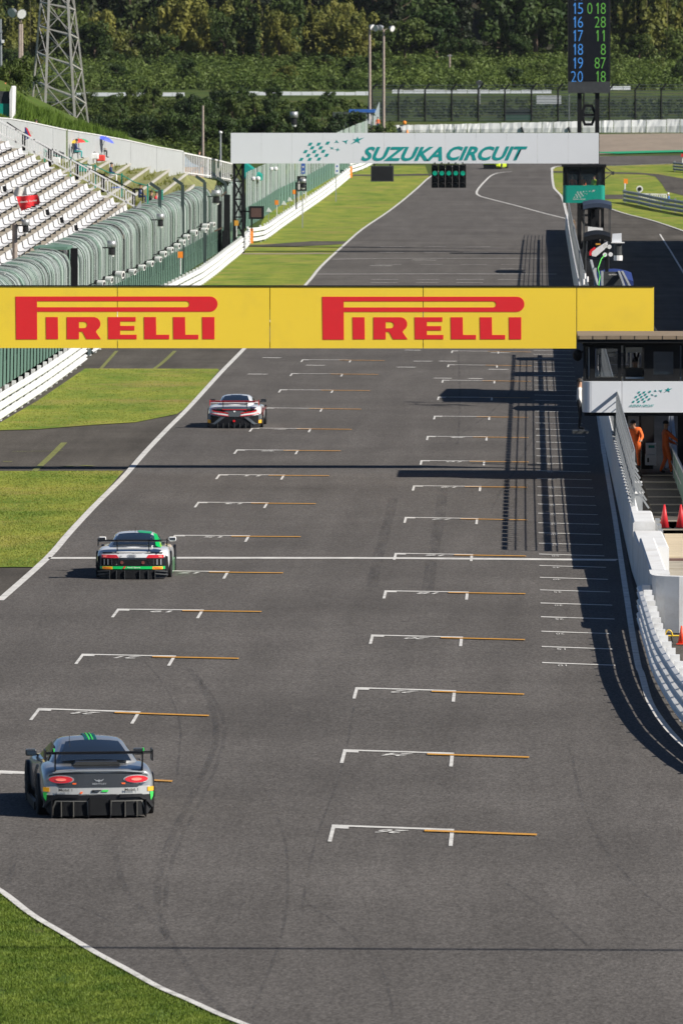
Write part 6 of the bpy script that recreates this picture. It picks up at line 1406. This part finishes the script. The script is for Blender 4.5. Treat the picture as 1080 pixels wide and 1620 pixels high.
for sg in (-1, 1):
    el = [(sg * .66 + .205 * math.cos(a), .715 + .062 * math.sin(a)) for a in [i * math.pi / 10 for i in range(20)]]; c.D('lamp_surround', [(sg * .66 + (a - sg * .66) * 1.13, .715 + (b - .715) * 1.2) for a, b in el], GALV, .03)
    L1 = c.D('tail_lamp', el, REDL, .042); c.D('lamp_inner', [(sg * .66 + (a - sg * .66) * .45 , .715 + (b - .715) * .4) for a, b in el], mat('lamp_bright', (.9, .25, .2), .2, emit=(.9, .1, .05, .15)) if sg < 0 else MATS['lamp_bright'], .05, parent=L1)
    c.D('sticker', [(sg * .86, .57), (sg * .965, .575), (sg * .965, .50), (sg * .86, .495)], STK, .028)
    c.D('green_flash', [(sg * .90, .485), (sg * .965, .485), (sg * .955, .40), (sg * .915, .33)], GRN, .025)
    c.D('winglet', [(sg * .36, .455), (sg * .75, .455), (sg * .92, .33), (sg * .97, .22), (sg * .93, .22), (sg * .86, .31), (sg * .70, .405), (sg * .36, .395)], CARB, .06, .1)
    c.D('exhaust_box', [(sg * .20, .36), (sg * .62, .36), (sg * .80, .30), (sg * .80, .08), (sg * .19, .08)], BLACK, .05, .3)  # black colour stands in for the shade inside the recess
    c.D('box_rim', [(sg * .20, .345), (sg * .76, .345), (sg * .82, .20), (sg * .83, .09), (sg * .80, .09), (sg * .79, .20), (sg * .74, .328), (sg * .215, .328), (sg * .205, .09), (sg * .188, .09)], mat('brushed_edge', (.2, .19, .17), .35, .6) if sg < 0 else MATS['brushed_edge'], .062)
    c.txt('Mobil 1', sg * .575 - .01, .532, .235, .05, DARK, .05, 0, .015)
    c.D('orange_light', [(sg * .46, .655), (sg * .39, .655), (sg * .40, .63), (sg * .46, .63)], OR2, .03)
c.D('diffuser', [(-.93, .43), (-.4, .455), (.4, .455), (.93, .43), (.95, .24), (.86, .10), (-.86, .10), (-.95, .24)], CARB, .012, .2)
c.D('centre_block', [(-.17, .40), (.17, .40), (.17, .09), (-.17, .09)], BLACK, .07, .2)
c.txt('BENTLEY', .01, .64, .25, .028, GALV, .03)
c.D('winged_badge', [(-.09, .725), (-.03, .70), (0, .715), (.03, .70), (.09, .725), (.05, .685), (.02, .685), (0, .665), (-.02, .685), (-.05, .685)], GALV, .032)
c.D('green_mark', [(.06, .53), (.17, .53), (.15, .495), (.04, .495)], GRN, .03); c.D('dark_mark', [(-.12, .53), (.05, .53), (.02, .515), (-.07, .515), (-.09, .50), (.0, .50), (-.01, .487), (-.13, .487)], DARK, .03); c.D('orange_dash', [(-.32, .50), (-.28, .50), (-.30, .465), (-.34, .465)], OR2, .028)
c.fins([-.66, -.45, .45, .66], .06, .33, -.085, .2, m=MATS['brushed_edge']); c.fins([-.19, .19, -.82, .82], .05, .36, -.1, .3)
c.t.scale = (1.035, 1, 1.02); c.wheels(r=.355); c.wing(1.175, .92, -.06, .36, CARB, .76, .86); c.mirrors(3.2, .87, .86, SILD)
DTL = mat('dark_teal_stripe', (.0, .07, .07), .4)
for x, m in ((-.11, DTL), (-.045, GRN), (-.005, DTL), (.015, GRN), (.055, DTL)):
    mb = MB(); w = .05 if m is DTL else .024; zz = .006 if m is DTL else .014
    for y, z in ((1.55, 1.205), (1.9, 1.275), (2.3, 1.312), (2.75, 1.305), (2.95, 1.26)): mb.v += [(x, y, z + zz), (x + w, y, z + zz)]
    mb.f = [(2 * i, 2 * i + 1, 2 * i + 3, 2 * i + 2) for i in range(4)]; mb.m = [0] * 4; mb.build('roof_stripe', m, c.t, local=True)
MB().cyl((-.40, 1.6, 1.20), (-.40, 1.58, 1.38), .008, .004, 5).build('aerial', CARB, c.t, local=True)
for sg in (-1, 1):
    for k in range(4): MB().box(sg * .50 - .05, sg * .50 + .05, .98 + k * .07, 1.0 + k * .07, 1.055 + k * .022, 1.065 + k * .022).build('louvre', BLACK, c.t, local=True)
    MB().box(sg * .78 - .01, sg * .78 + .01, .0, .16, 1.20, 1.26).build('green_tab', GRN, c.t, local=True)
for sg in (-1, 1): MB().box(sg * 1.0 - .03, sg * 1.0 + .03, 1.45, 3.25, .06, .2).build('side_skirt', CARB, c.t, local=True)
MB().prism([(-.42, .93), (-.36, .99), (.36, .99), (.42, .93)], lambda u, v, d: (u, .5 + d, v), .28).build('boot_duct', SILD, c.t, local=True)
# ---- white and green mid engined car
WPT = mat('white_car_paint', (.74, .76, .78), .25, var=.03, coat=1); GP = mat('green_car_paint', (.0, .50, .09), .3, var=.03, coat=1)
p = G(210, 918)
c = Car('race_car', 'white and green race car with black rear wing crossing the start line', (p.x, p.y, 0), R(.3), CG, .98, WPT,
        [(.0, .92, .36, .66, .74), (.06, .94, .33, .70, .765), (.35, .97, .22, .76, .80), (.9, .99, .15, .83, .86), (1.5, .97, .13, .80, .86), (2.3, .93, .13, .74, .84), (3.0, .94, .13, .74, .82), (3.6, .99, .15, .76, .78), (4.2, .95, .17, .62, .66), (4.5, .8, .2, .48, .52)],
        [(.65, .66, .84), (1.55, .52, 1.13), (2.35, .52, 1.16), (3.3, .66, .84)])
c.slope = .12
c.D('rear_panel', [(-.82, .69), (-.3, .72), (.3, .72), (.82, .69), (.83, .62), (.38, .60), (-.38, .60), (-.83, .62)], WPT, .03)
for sg in (-1, 1):
    L1 = c.D('tail_lamp', [(sg * .82, .675), (sg * .42, .675), (sg * .36, .59), (sg * .82, .59)], REDL, .04); c.D('lamp_glow', [(sg * .78, .655), (sg * .68, .655), (sg * .70, .61), (sg * .78, .61)], MATS['lamp_bright'], .048, parent=L1)
    c.D('side_intake', [(sg * .83, .58), (sg * .36, .58), (sg * .46, .38), (sg * .83, .38)], BLACK, .035)
    for x in (.54, .64, .74): c.D('intake_blade', [(sg * x, .56), (sg * (x + .022), .56), (sg * (x + .022), .41), (sg * x, .41)], GALV if x > .6 else DGREY, .05)
    c.D('sticker', [(sg * .80, .365), (sg * .53, .365), (sg * .53, .295), (sg * .80, .295)], STK, .045)
    o = text('lettering', 'PIRELLI', RED, .035, .2, 0, .02, c.t, panelm(V((sg * .665 - .1, 0, .312))))
    for v in o.data.vertices: v.co.y = c.yr(v.co.x, v.co.z) - .052
    c.D('rear_corner_duct', [(sg * .86, .66), (sg * .93, .62), (sg * .95, .25), (sg * .87, .22)], BLACK, .03)
    c.D('lower_vane', [(sg * .60, .20), (sg * .93, .16), (sg * .93, .135), (sg * .60, .17)], DGREY, .10, .1); c.D('lower_vane', [(sg * .60, .27), (sg * .93, .24), (sg * .93, .22), (sg * .60, .25)], DGREY, .10, .1)
c.D('centre_grille', [(-.36, .555), (.36, .555), (.42, .38), (-.42, .38)], BLACK, .035); 
for sg in (-1, 1): c.D('exhaust', [(sg * .28 + .045 * math.cos(a), .47 + .045 * math.sin(a)) for a in [i * math.pi / 5 for i in range(10)]], mat('exhaust_tip', (.25, .08, .06), .4, .5) if sg < 0 else MATS['exhaust_tip'], .05)
c.D('green_band', [(-.86, .372), (.86, .372), (.86, .30), (-.86, .30)], GP, .038); c.D('red_flash', [(-.22, .37), (-.17, .37), (-.21, .31), (-.26, .31)], RED, .05)
c.txt('Audi Sport', .03, .338, .36, .052, WPAINT, .052, .1, .025)
mb = MB()
for k in range(4):
    cx = -.085 + k * .05
    for a in range(16): t0, t1 = a * math.pi / 8, (a + 1) * math.pi / 8; mb.bar((cx + .032 * math.cos(t0), c.yr(0, .66) - .045, .655 + .032 * math.sin(t0)), (cx + .032 * math.cos(t1), c.yr(0, .66) - .045, .655 + .032 * math.sin(t1)), .008)
mb.build('ring_badge', GALV, c.t, local=True); c.txt('R8', -.31, .64, .05, .025, DARK, .045)
c.D('diffuser', [(-.9, .29), (.9, .29), (.93, .12), (.85, .05), (-.85, .05), (-.93, .12)], CARB, .012, .2); c.D('diffuser_box', [(-.58, .27), (.58, .27), (.58, .05), (-.58, .05)], BLACK, .1, .25)
c.fins([-.6, -.42, -.2, .2, .42, .6], .03, .27, -.14, .2, edge=DGREY); c.wheels(r=.34); c.wing(1.04, .9, -.08, .34, CARB, .42, .76); c.mirrors(2.95, .86, .84, WPT)
c.D('deck_spoiler', [(-.80, .735), (.80, .735), (.78, .70), (-.78, .70)], CARB, .03, .12)
def roofstrip(c, name, pts, m, lift=.012):
    mb = MB(); mb.v = [(a, b, z + lift) for a, b, z in pts]; mb.f = [(2 * i, 2 * i + 1, 2 * i + 3, 2 * i + 2) for i in range(len(pts) // 2 - 1)]; mb.m = [0] * len(mb.f); return mb.build(name, m, c.t, local=True)
roofstrip(c, 'green_roof_print', [(.12, 1.62, 1.165), (.44, 1.62, 1.14), (.05, 1.85, 1.195), (.44, 1.85, 1.168), (.1, 2.05, 1.203), (.42, 2.05, 1.178)], GP, .006)
mb = MB()
for y, x, z in ((.66, .66, .84), (1.1, .60, 1.01), (1.55, .535, 1.145)): mb.v += [(x * .9, y - .03, z + .035), (x * 1.09, y - .03, z - .01), (x + .14, y - .01, z - .16)]
mb.f = [(0, 1, 4, 3), (1, 2, 5, 4), (3, 4, 7, 6), (4, 5, 8, 7)]; mb.m = [0] * 4; mb.build('green_pillar', GP, c.t, local=True)
MB().box(.955, .992, 1.5, 3.2, .08, .42).build('green_sill', GP, c.t, local=True); MB().cyl((0, 1.7, 1.17), (0, 1.68, 1.30), .008, .004, 5).build('aerial', CARB, c.t, local=True)
mb = MB(); mb.bar((-.3, .95, .985), (.45, 1.2, 1.07), .02); mb.bar((.3, .95, .985), (-.45, 1.2, 1.07), .02); mb.build('roll_bar', WPT, c.t, local=True)
# ---- white red and grey car
GYP = mat('grey_car_wrap', (.10, .115, .13), .35, .2, var=.05, coat=.8); RDP = mat('red_car_wrap', (.60, .015, .03), .3, coat=1, var=.03)
p = G(371, 679)
c = Car('race_car', 'white race car with red rear wing and grey angular tail', (p.x, p.y, 0), R(-.6), CG, .97, WPT,
        [(.0, .90, .36, .66, .74), (.06, .92, .33, .70, .77), (.35, .96, .22, .76, .81), (.9, .99, .15, .84, .86), (1.5, .95, .13, .79, .86), (2.3, .92, .13, .74, .84), (3.0, .94, .13, .74, .8), (3.6, .98, .15, .76, .78), (4.2, .93, .17, .62, .66), (4.5, .78, .2, .48, .52)],
        [(.70, .62, .85), (1.5, .50, 1.12), (2.25, .50, 1.15), (3.2, .66, .84)])
c.D('centre_panel', [(-.42, .70), (.42, .70), (.30, .56), (.20, .45), (-.20, .45), (-.30, .56)], GYP, .03); c.D('badge', [(.04 * math.cos(a), .635 + .03 * math.sin(a)) for a in [i * math.pi / 5 for i in range(10)]], WHITE, .042)
for sg in (-1, 1):
    L1 = c.D('tail_lamp', [(sg * .80, .715), (sg * .42, .70), (sg * .30, .655), (sg * .38, .62), (sg * .78, .64)], BLACK, .036)
    c.D('red_lamp_line', [(sg * .82, .70), (sg * .77, .63), (sg * .40, .58), (sg * .20, .555), (sg * .24, .585), (sg * .40, .61), (sg * .74, .665)], REDL, .048, parent=L1)
    c.D('white_blade', [(sg * .74, .60), (sg * .36, .555), (sg * .22, .52), (sg * .24, .48), (sg * .62, .52), (sg * .86, .545)], WPT, .04)
    c.D('red_pinstripe', [(sg * .90, .555), (sg * .60, .505), (sg * .22, .46), (sg * .20, .485), (sg * .60, .53), (sg * .88, .575)], RDP, .05)
    c.D('corner_intake', [(sg * .86, .50), (sg * .50, .44), (sg * .62, .24), (sg * .86, .22)], BLACK, .035)
    c.D('grey_strut', [(sg * .34, .43), (sg * .50, .43), (sg * .76, .22), (sg * .86, .20), (sg * .70, .17), (sg * .62, .22)], GYP, .055, .06)
    c.D('sticker', [(sg * .86, .33), (sg * .965, .34), (sg * .965, .225), (sg * .86, .215)], STK, .045); c.D('wrap_corner', [(sg * .86, .54), (sg * .95, .56), (sg * .95, .345), (sg * .86, .335)], GYP, .035)
c.D('diffuser', [(-.90, .43), (.90, .43), (.93, .12), (.85, .05), (-.85, .05), (-.93, .12)], CARB, .012, .2); c.D('rain_light', [(-.05, .33), (.03, .33), (.03, .26), (-.05, .26)], REDL, .06)
c.fins([-.6, -.4, -.2, .0, .2, .4, .6], .03, .22, -.1, .2, edge=DGREY); c.t.scale = (1.05, 1, 1.05); c.wheels(r=.34); c.wing(.98, .86, -.10, .32, RDP, .42, .78, tilt=.1); c.mirrors(2.85, .85, .82, DARK)
c.D('deck_spoiler', [(-.62, .775), (.62, .775), (.66, .72), (-.66, .72)], GYP, .05, .14); c.D('red_deck_line', [(-.44, .715), (.44, .715), (.44, .69), (-.44, .69)], RDP, .06)
for sg in (1,):
    mb = MB(); mb.v = [(sg * .985, .9, .80), (sg * .995, 1.6, .68), (sg * .99, 3.4, .70), (sg * .99, 3.4, .62), (sg * .995, 1.6, .6), (sg * 1.0, .5, .45), (sg * .99, .3, .60)]; mb.f = [tuple(range(7))]; mb.m = [0]; mb.build('red_side_stripe', RDP, c.t, local=True)
roofstrip(c, 'roof_vent_print', [(-.2, 1.45, 1.135), (.2, 1.45, 1.135), (-.2, 1.6, 1.16), (.2, 1.6, 1.16)], GYP)
# ---- far yellow green car half hidden by the gantry
YG = mat('fluorescent_yellow_paint', (.62, .80, .02), .35, coat=.8)
p = G(776, 268)
c = Car('race_car', 'fluorescent yellow and black race car half hidden under the white gantry board', (p.x, p.y, hz(p.y)), R(-14), CG, .97, YG,
        [(.0, .90, .36, .66, .74), (.06, .92, .33, .70, .77), (.35, .96, .22, .76, .81), (.9, .99, .15, .84, .86), (2.3, .92, .13, .74, .84), (3.6, .98, .15, .76, .78), (4.5, .78, .2, .48, .52)], [(.70, .62, .85), (1.5, .50, 1.12), (2.25, .50, 1.15), (3.2, .66, .84)])
c.D('diffuser', [(-.90, .55), (.60, .55), (.60, .05), (-.85, .05)], CARB, .03, .2); c.wheels(r=.34); c.wing(.98, .86, -.10, .32, YG, .42, .78)
# ================================================================== PEOPLE
SKIN = mat('skin', (.42, .24, .16), .6, var=.05); HAIR = mat('dark_hair', (.02, .015, .012), .7); SHOE = mat('dark_shoe', (.02, .02, .022), .6)
CLOTH = {}
def cl(n, c): 
    if n not in CLOTH: CLOTH[n] = mat('cloth_' + n, c, .8, var=.12, scale=5)
    return CLOTH[n]
CC = dict(orange=(.72, .13, .02), navy=(.02, .04, .13), black=(.02, .02, .025), white=(.65, .65, .65), grey=(.18, .19, .18), blue=(.05, .15, .45), red=(.55, .03, .04), yellow=(.65, .50, .05), teal=(.05, .32, .33), pink=(.7, .35, .4), lime=(.45, .65, .08))
J0 = dict(pelvis=(0, 0, .95), chest=(0, 0, 1.30), neck=(0, 0, 1.46), head=(0, .02, 1.60), top=(0, .01, 1.70), rs=(.19, 0, 1.40), re=(.25, -.02, 1.12), rh=(.27, .10, .88), ls=(-.19, 0, 1.40), le=(-.25, -.02, 1.12), lh=(-.27, .10, .88),
          rhip=(.09, 0, .90), rk=(.11, .03, .50), ra=(.12, -.02, .09), rt=(.12, .16, .05), lhip=(-.09, 0, .90), lk=(-.11, .03, .50), la=(-.12, -.02, .09), lt=(-.12, .16, .05))
SIT = dict(pelvis=(0, 0, .48), chest=(0, .06, .84), neck=(0, .10, 1.0), head=(0, .13, 1.13), top=(0, .12, 1.23), rs=(.19, .06, .93), re=(.24, .14, .66), rh=(.16, .36, .62), ls=(-.19, .06, .93), le=(-.24, .14, .66), lh=(-.16, .36, .62),
           rhip=(.09, .02, .46), rk=(.13, .44, .50), ra=(.13, .42, .09), rt=(.13, .58, .05), lhip=(-.09, .02, .46), lk=(-.13, .44, .50), la=(-.13, .42, .09), lt=(-.13, .58, .05))
BONES = [('pelvis', 'chest'), ('chest', 'neck'), ('neck', 'head'), ('head', 'top'), ('chest', 'rs'), ('rs', 're'), ('re', 'rh'), ('chest', 'ls'), ('ls', 'le'), ('le', 'lh'), ('pelvis', 'rhip'), ('rhip', 'rk'), ('rk', 'ra'), ('ra', 'rt'), ('pelvis', 'lhip'), ('lhip', 'lk'), ('lk', 'la'), ('la', 'lt')]
RAD = dict(pelvis=.135, chest=.15, neck=.06, head=.095, top=.07, rs=.07, re=.048, rh=.036, rhip=.095, rk=.062, ra=.045, rt=.04)
def person(label, p, rot, top, legs, pose=None, sit=False, hat=None, scale=1.0, group=None, sleeves=True, bulk=1.0):
    J = dict(SIT if sit else J0); J.update(pose or {}); J = {k: V(v) for k, v in J.items()}
    t = T('person', label, 'person', group, p, rot); t.scale = (scale,) * 3
    bm = bmesh.new(); sk_ = bm.verts.layers.skin.verify(); vv = {}
    for k, co in J.items():
        v = bm.verts.new(co); r = (RAD.get(k) or RAD.get('r' + k[1:])) * (bulk if k not in ('head', 'top', 'neck', 'rh', 'lh') else 1); v[sk_].radius = (r, r * (.72 if k in ('chest', 'pelvis') else 1)); vv[k] = v; v[sk_].use_root = (k == 'pelvis')
    for a, b in BONES: bm.edges.new((vv[a], vv[b]))
    for s_ in ('r', 'l'):       # five fingers
        h, e = J[s_ + 'h'], J[s_ + 'e']; d = (h - e).normalized(); x = d.cross(V((0, 0, 1)) if abs(d.z) < .9 else V((0, 1, 0))).normalized()
        for i in range(5):
            f = bm.verts.new(h + d * (.10 - abs(i - 2) * .012) + x * (i - 2) * .022 if i else h + d * .05 + x * -.06); f[sk_].radius = (.012, .012); bm.edges.new((vv[s_ + 'h'], f))
    me = bpy.data.meshes.new('tmp'); bm.to_mesh(me); bm.free(); o = bpy.data.objects.new('tmp', me); COL.objects.link(o); o.modifiers.new('k', 'SKIN').use_smooth_shade = True; md = o.modifiers.new('s', 'SUBSURF'); md.levels = 1
    dg = bpy.context.evaluated_depsgraph_get(); m2 = bpy.data.meshes.new_from_object(o.evaluated_get(dg)); bpy.data.objects.remove(o); bpy.data.meshes.remove(me); m2.name = 'body'
    m2.materials.clear(); TM = cl(top, CC[top]); LM_ = cl(legs, CC[legs])
    for x in (SKIN, TM, LM_, SHOE): m2.materials.append(x)
    zone = {}
    for i, (a, b) in enumerate(BONES): zone[i] = 0 if b in ('head', 'top') else 1 if b in ('chest', 'neck', 'rs', 'ls', 're', 'le') else (1 if sleeves else 0) if b in ('rh', 'lh') else 3 if b in ('rt', 'lt') else 2
    for f in m2.polygons:
        best = 9; bi = 0; c_ = f.center
        for i, (a, b) in enumerate(BONES):
            A, B = J[a], J[b]; d = B - A; tt = max(0, min(1, (c_ - A).dot(d) / d.length_squared)); dd = (c_ - A - d * tt).length
            if dd < best: best = dd; bi = i; bt = tt
        z = zone[bi]
        if bi in (6, 9) and bt > .93: z = 0
        f.material_index = z; f.use_smooth = True
    link('body', m2, t)
    hd = J['head'].lerp(J['top'], .35); mb = MB(); mb.ball(hd + V((0, -.012, .025)), .112, .118, .125, 12, h=1); mb.build('hair' if hat is None else 'cap', HAIR if hat is None else hat, t, local=True, smooth=True)
    mb = MB(); mb.ball(hd + V((0, .10, -.03)), .016, .022, .022, 6); mb.build('nose', SKIN, t, local=True)
    for sx in (-1, 1): MB().ball(hd + V((sx * .036, .088, .0)), .012, .008, .009, 6).build('eye', HAIR, t, local=True); MB().ball(hd + V((sx * .10, 0, -.02)), .015, .025, .032, 6).build('ear', SKIN, t, local=True)
    return t
HEL = mat('black_helmet', (.015, .015, .018), .3)
q = P(1005, 742, 264); person('marshal in orange overalls bending forward at left under the near booth', (q.x, 264, .13), R(150), 'orange', 'orange', dict(chest=(0, .10, 1.26), neck=(0, .17, 1.38), head=(0, .22, 1.50), top=(0, .24, 1.60), re=(.30, .18, 1.12), rh=(.22, .40, 1.0), le=(-.32, .12, 1.1), lh=(-.36, .32, .98), rs=(.19, .10, 1.34), ls=(-.19, .10, 1.34)), hat=HEL, bulk=1.25)
q = P(1047, 740, 261); person('marshal in orange overalls with dark helmet standing and reaching right under the near booth', (q.x + .1, 261, .13), R(-80), 'orange', 'orange', dict(re=(.22, .25, 1.18), rh=(.14, .50, 1.02), le=(-.26, .12, 1.1), lh=(-.20, .38, .98), rk=(.14, .12, .50), ra=(.16, .16, .09), rt=(.16, .32, .05), la=(-.14, -.14, .09), lt=(-.14, .02, .05)), hat=HEL, bulk=1.25)
q = P(1004, 600, 259.6); person('person in dark clothes leaning over the desk inside the near booth', (q.x, 259.9, zp1 - 1.05), R(180), 'black', 'black', dict(chest=(0, .08, 1.3), head=(0, .18, 1.58), top=(0, .2, 1.68), neck=(0, .12, 1.46), re=(.35, .2, 1.15), rh=(.2, .4, 1.1), le=(-.35, .2, 1.15), lh=(-.2, .4, 1.1)))
q = P(917, 600, 263); person('person in white shirt seen at the left rear corner of the near booth', (P(916, 590, 268).x, 268, 1.25), R(-90), 'white', 'black')
MB().box(P(905, 590, 268).x, P(930, 590, 268).x, 267.6, 268.5, 1.15, 1.25).build('step', DGREY, b1); pass
for i, (px, c_) in enumerate(((905.5, 'orange'), (920.5, 'orange'), (939, 'lime'))):
    q = P(px, 293, BY2 + 1.2); person(['orange dressed marshal at the left window of the teal booth', 'orange dressed marshal in the middle window of the teal booth', 'marshal in a lime vest at the right window of the teal booth'][i], (q.x, BY2 + 1.3, zb_ - 1.02), R(180 - 20 * i), c_, 'navy')
q = P(597.5, 203, HY + .3); person('marshal in orange standing by the blue roofed hut', (q.x, HY - .3, q.z - .35), R(180), 'orange', 'navy')
# spectators on the terraces
def seatpt(px, py): return RP(px, py, ft)
def chair(label, p, m):
    t = T('folding_chair', label, 'chair', None, p); x, y, z = p; MB().box(x - .22, x + .22, y - .2, y + .2, z + .36, z + .40).build('seat', m, t); MB().box(x - .25, x - .21, y - .2, y + .2, z + .42, z + .8).build('backrest', m, t)
    for a in (-.2, .2):
        for b in (-.18, .18): MB().bar((x + a, y + b, z), (x + a * .8, y + b, z + .36), .03).build('leg', DGREY, t)
def spectator(label, px, py, top, legs, sit=True, rot=-90, sc=1, ch=None, **k):
    p = seatpt(px, py); z = p.z
    if ch: chair(ch[0], (p.x, p.y, z), ch[1]); return person(label, (p.x, p.y, z), R(rot), top, legs, sit=sit, scale=sc, **k)
    return person(label, (p.x, p.y, z - (.30 if sit else 0)), R(rot), top, legs, sit=sit, scale=sc, **k)
spectator('spectator in white shirt standing at the top left behind the white picket railing', 8, 217, 'white', 'black', False, -60)
spectator('child in dark top beside the standing white shirted spectator', 3, 228, 'black', 'navy', False, -60, .7)
spectator('spectator with yellow vest sitting left of the striped blanket group', 28, 226, 'yellow', 'grey')
spectator('spectator in dark navy sitting under a red and white flag at top left', 37, 222, 'navy', 'black', ch=('dark folding chair under the spectator in navy by the red flag', NAVY))
spectator('standing spectator in navy jacket with backpack right of the red and white flag', 57, 232, 'navy', 'black', False, -70)
spectator('spectator in teal and navy sitting under the rainbow umbrella', 119, 251, 'navy', 'teal', ch=('dark folding chair under the rainbow umbrella', DARK))
spectator('spectator in grey green jacket sitting under the blue umbrella', 159, 250, 'grey', 'black', ch=('red and black folding chair under the blue umbrella', RED))
spectator('spectator in navy sitting alone in the middle of the weedy terraces', 174, 281, 'navy', 'white')
spectator('spectator in black sitting low behind the rounded catch fence', 237, 326, 'black', 'black')
spectator('spectator in red top sitting low behind the rounded catch fence', 245, 327, 'red', 'black')
spectator('spectator in dark jacket sitting just below the end of the black handrail', 220, 315, 'navy', 'navy')
spectator('spectator in black standing behind the orange cloth on the white bar railing', 315, 276, 'black', 'black', False)
def umbrella(label, px, py, sec, y, tilt, s=1.0):
    p = P(px, py, y); t = T('umbrella', label, 'umbrella', None, p); n = 8; Rm = Matrix.Rotation(tilt, 3, 'Y'); ms = list(dict.fromkeys(sec))
    for k in range(n):
        mb = MB(); a0, a1 = 2 * math.pi * k / n, 2 * math.pi * (k + 1) / n; rings = [(0, 0), (.45, -.07), (.8, -.22), (1.0, -.40)]; vs = []
        for r, z in rings:
            for a in (a0, a1): vs.append(p + Rm @ (V((r * math.cos(a), r * math.sin(a), z)) * s))
        mb.add(vs, [(2 * i, 2 * i + 1, 2 * i + 3, 2 * i + 2) for i in range(3)]); mb.build('gore', sec[k], t)
    MB().bar(p + Rm @ V((0, 0, .1)) * s, p + Rm @ V((0, 0, -1.5)) * s, .03).build('shaft', DGREY, t)
cy = lambda n, c_: mat('umbrella_' + n, c_, .6, var=.04)
Ur, Uy, Ug, Ub = cy('red', (.65, .05, .04)), cy('yellow', (.75, .52, .04)), cy('green', (.03, .35, .15)), cy('blue', (.03, .06, .5)); Ul = cy('light_blue', (.08, .12, .60))
q = seatpt(125, 250); umbrella('rainbow umbrella with red, yellow and green panels leaning before the panel fence', 124, 219, [Ug, Ub, Ur, Uy, Ub, Uy, Ur, Ug], wally(124) - 2.2, R(-4), .72)
q = seatpt(166, 248); umbrella('plain blue umbrella tilted right before the panel fence', 168, 216, [Ul] * 8, wally(168) - 2.2, R(20), .68)
t = T('hanging_flag', 'navy, red and white flag draped over the seated spectators at top left', 'flag', None, P(40, 210, 496)); yy = wally(45) - 1.5
for pts, m, nm in (([(33, 205), (41, 201), (48, 218), (40, 222)], NAVY, 'navy_part'), ([(41, 201), (44, 203), (50, 216), (48, 218)], RED, 'red_part'), ([(44, 203), (53, 209), (52, 213), (50, 216)], WPAINT, 'white_part')): 
    mb = MB(); mb.add([P(a, b, yy) for a, b in pts], [(0, 1, 2, 3)]); mb.build(nm, m, t)
for i, (px, py, m, lab) in enumerate(((83, 244, DARK, 'dark camera bag on the terrace behind the white picket railing'), (95, 248, DGREY, 'grey rucksack on the terrace left of the rainbow umbrella'), (89, 256, WHITE, 'pale bundle beside the dark bags on the terrace'), (131, 269, TEALP, 'teal cool box on the terrace below the rainbow umbrella'), (139, 268, WHITE, 'white box beside the teal cool box'), (183, 295, BLUE, 'pale blue cloth lying on the terrace'), (150, 249, WHITE, 'white bag left of the seated person under the blue umbrella'), (160, 252, Ur, 'red bag at the feet of the person under the blue umbrella'), (78, 236, DARK, 'dark tripod bag standing behind the white picket railing'))):
    p = seatpt(px, py + 3); t = T('bag' if 'bag' in lab or 'sack' in lab else 'box' if 'box' in lab else 'cloth_bundle', lab, 'bag' if 'bag' in lab else 'box' if 'box' in lab else 'bundle', None, p); o = MB().box(p.x - .28, p.x + .28, p.y - .2, p.y + .2, p.z, p.z + (.42 if i != 5 else .1)).build('bag_body', m, t); md = o.modifiers.new('b', 'BEVEL'); md.width = .07; md.segments = 2
    MB().tube([V((p.x - .12, p.y, p.z + .4)), V((p.x, p.y, p.z + .5)), V((p.x + .12, p.y, p.z + .4))] if i != 5 else [V((p.x - .2, p.y, p.z + .1)), V((p.x + .2, p.y, p.z + .12))], .02, 4).build('strap', DARK, t)
q = G(1058, 318); person('marshal in blue crouching behind the grey infield rail at right', (P(1058, 312, G(1040, 332).y + 4).x, G(1040, 332).y + 4, hz(G(1040, 332).y + 4) + .2), R(90), 'blue', 'blue', sit=True, hat=WHITE)
hb = MB().box(-3050, 3050, -650, 6050, -3, 150).build('haze', []); hb['kind'] = 'stuff'; hb['label'] = 'thin summer haze in the air over the circuit'
hm = bpy.data.materials.new('haze_air'); hm.use_nodes = True; nt = hm.node_tree; nt.nodes.clear(); o_ = N(nt, 'ShaderNodeOutputMaterial'); pv = N(nt, 'ShaderNodeVolumePrincipled')
pv.inputs['Density'].default_value = .000013; pv.inputs['Color'].default_value = (.80, .88, 1, 1); nt.links.new(pv.outputs[0], o_.inputs['Volume']); hb.data.materials.append(hm)
print('objects', len(bpy.data.objects), 'tris', sum(len(o.data.polygons) for o in bpy.data.objects if o.type == 'MESH'))
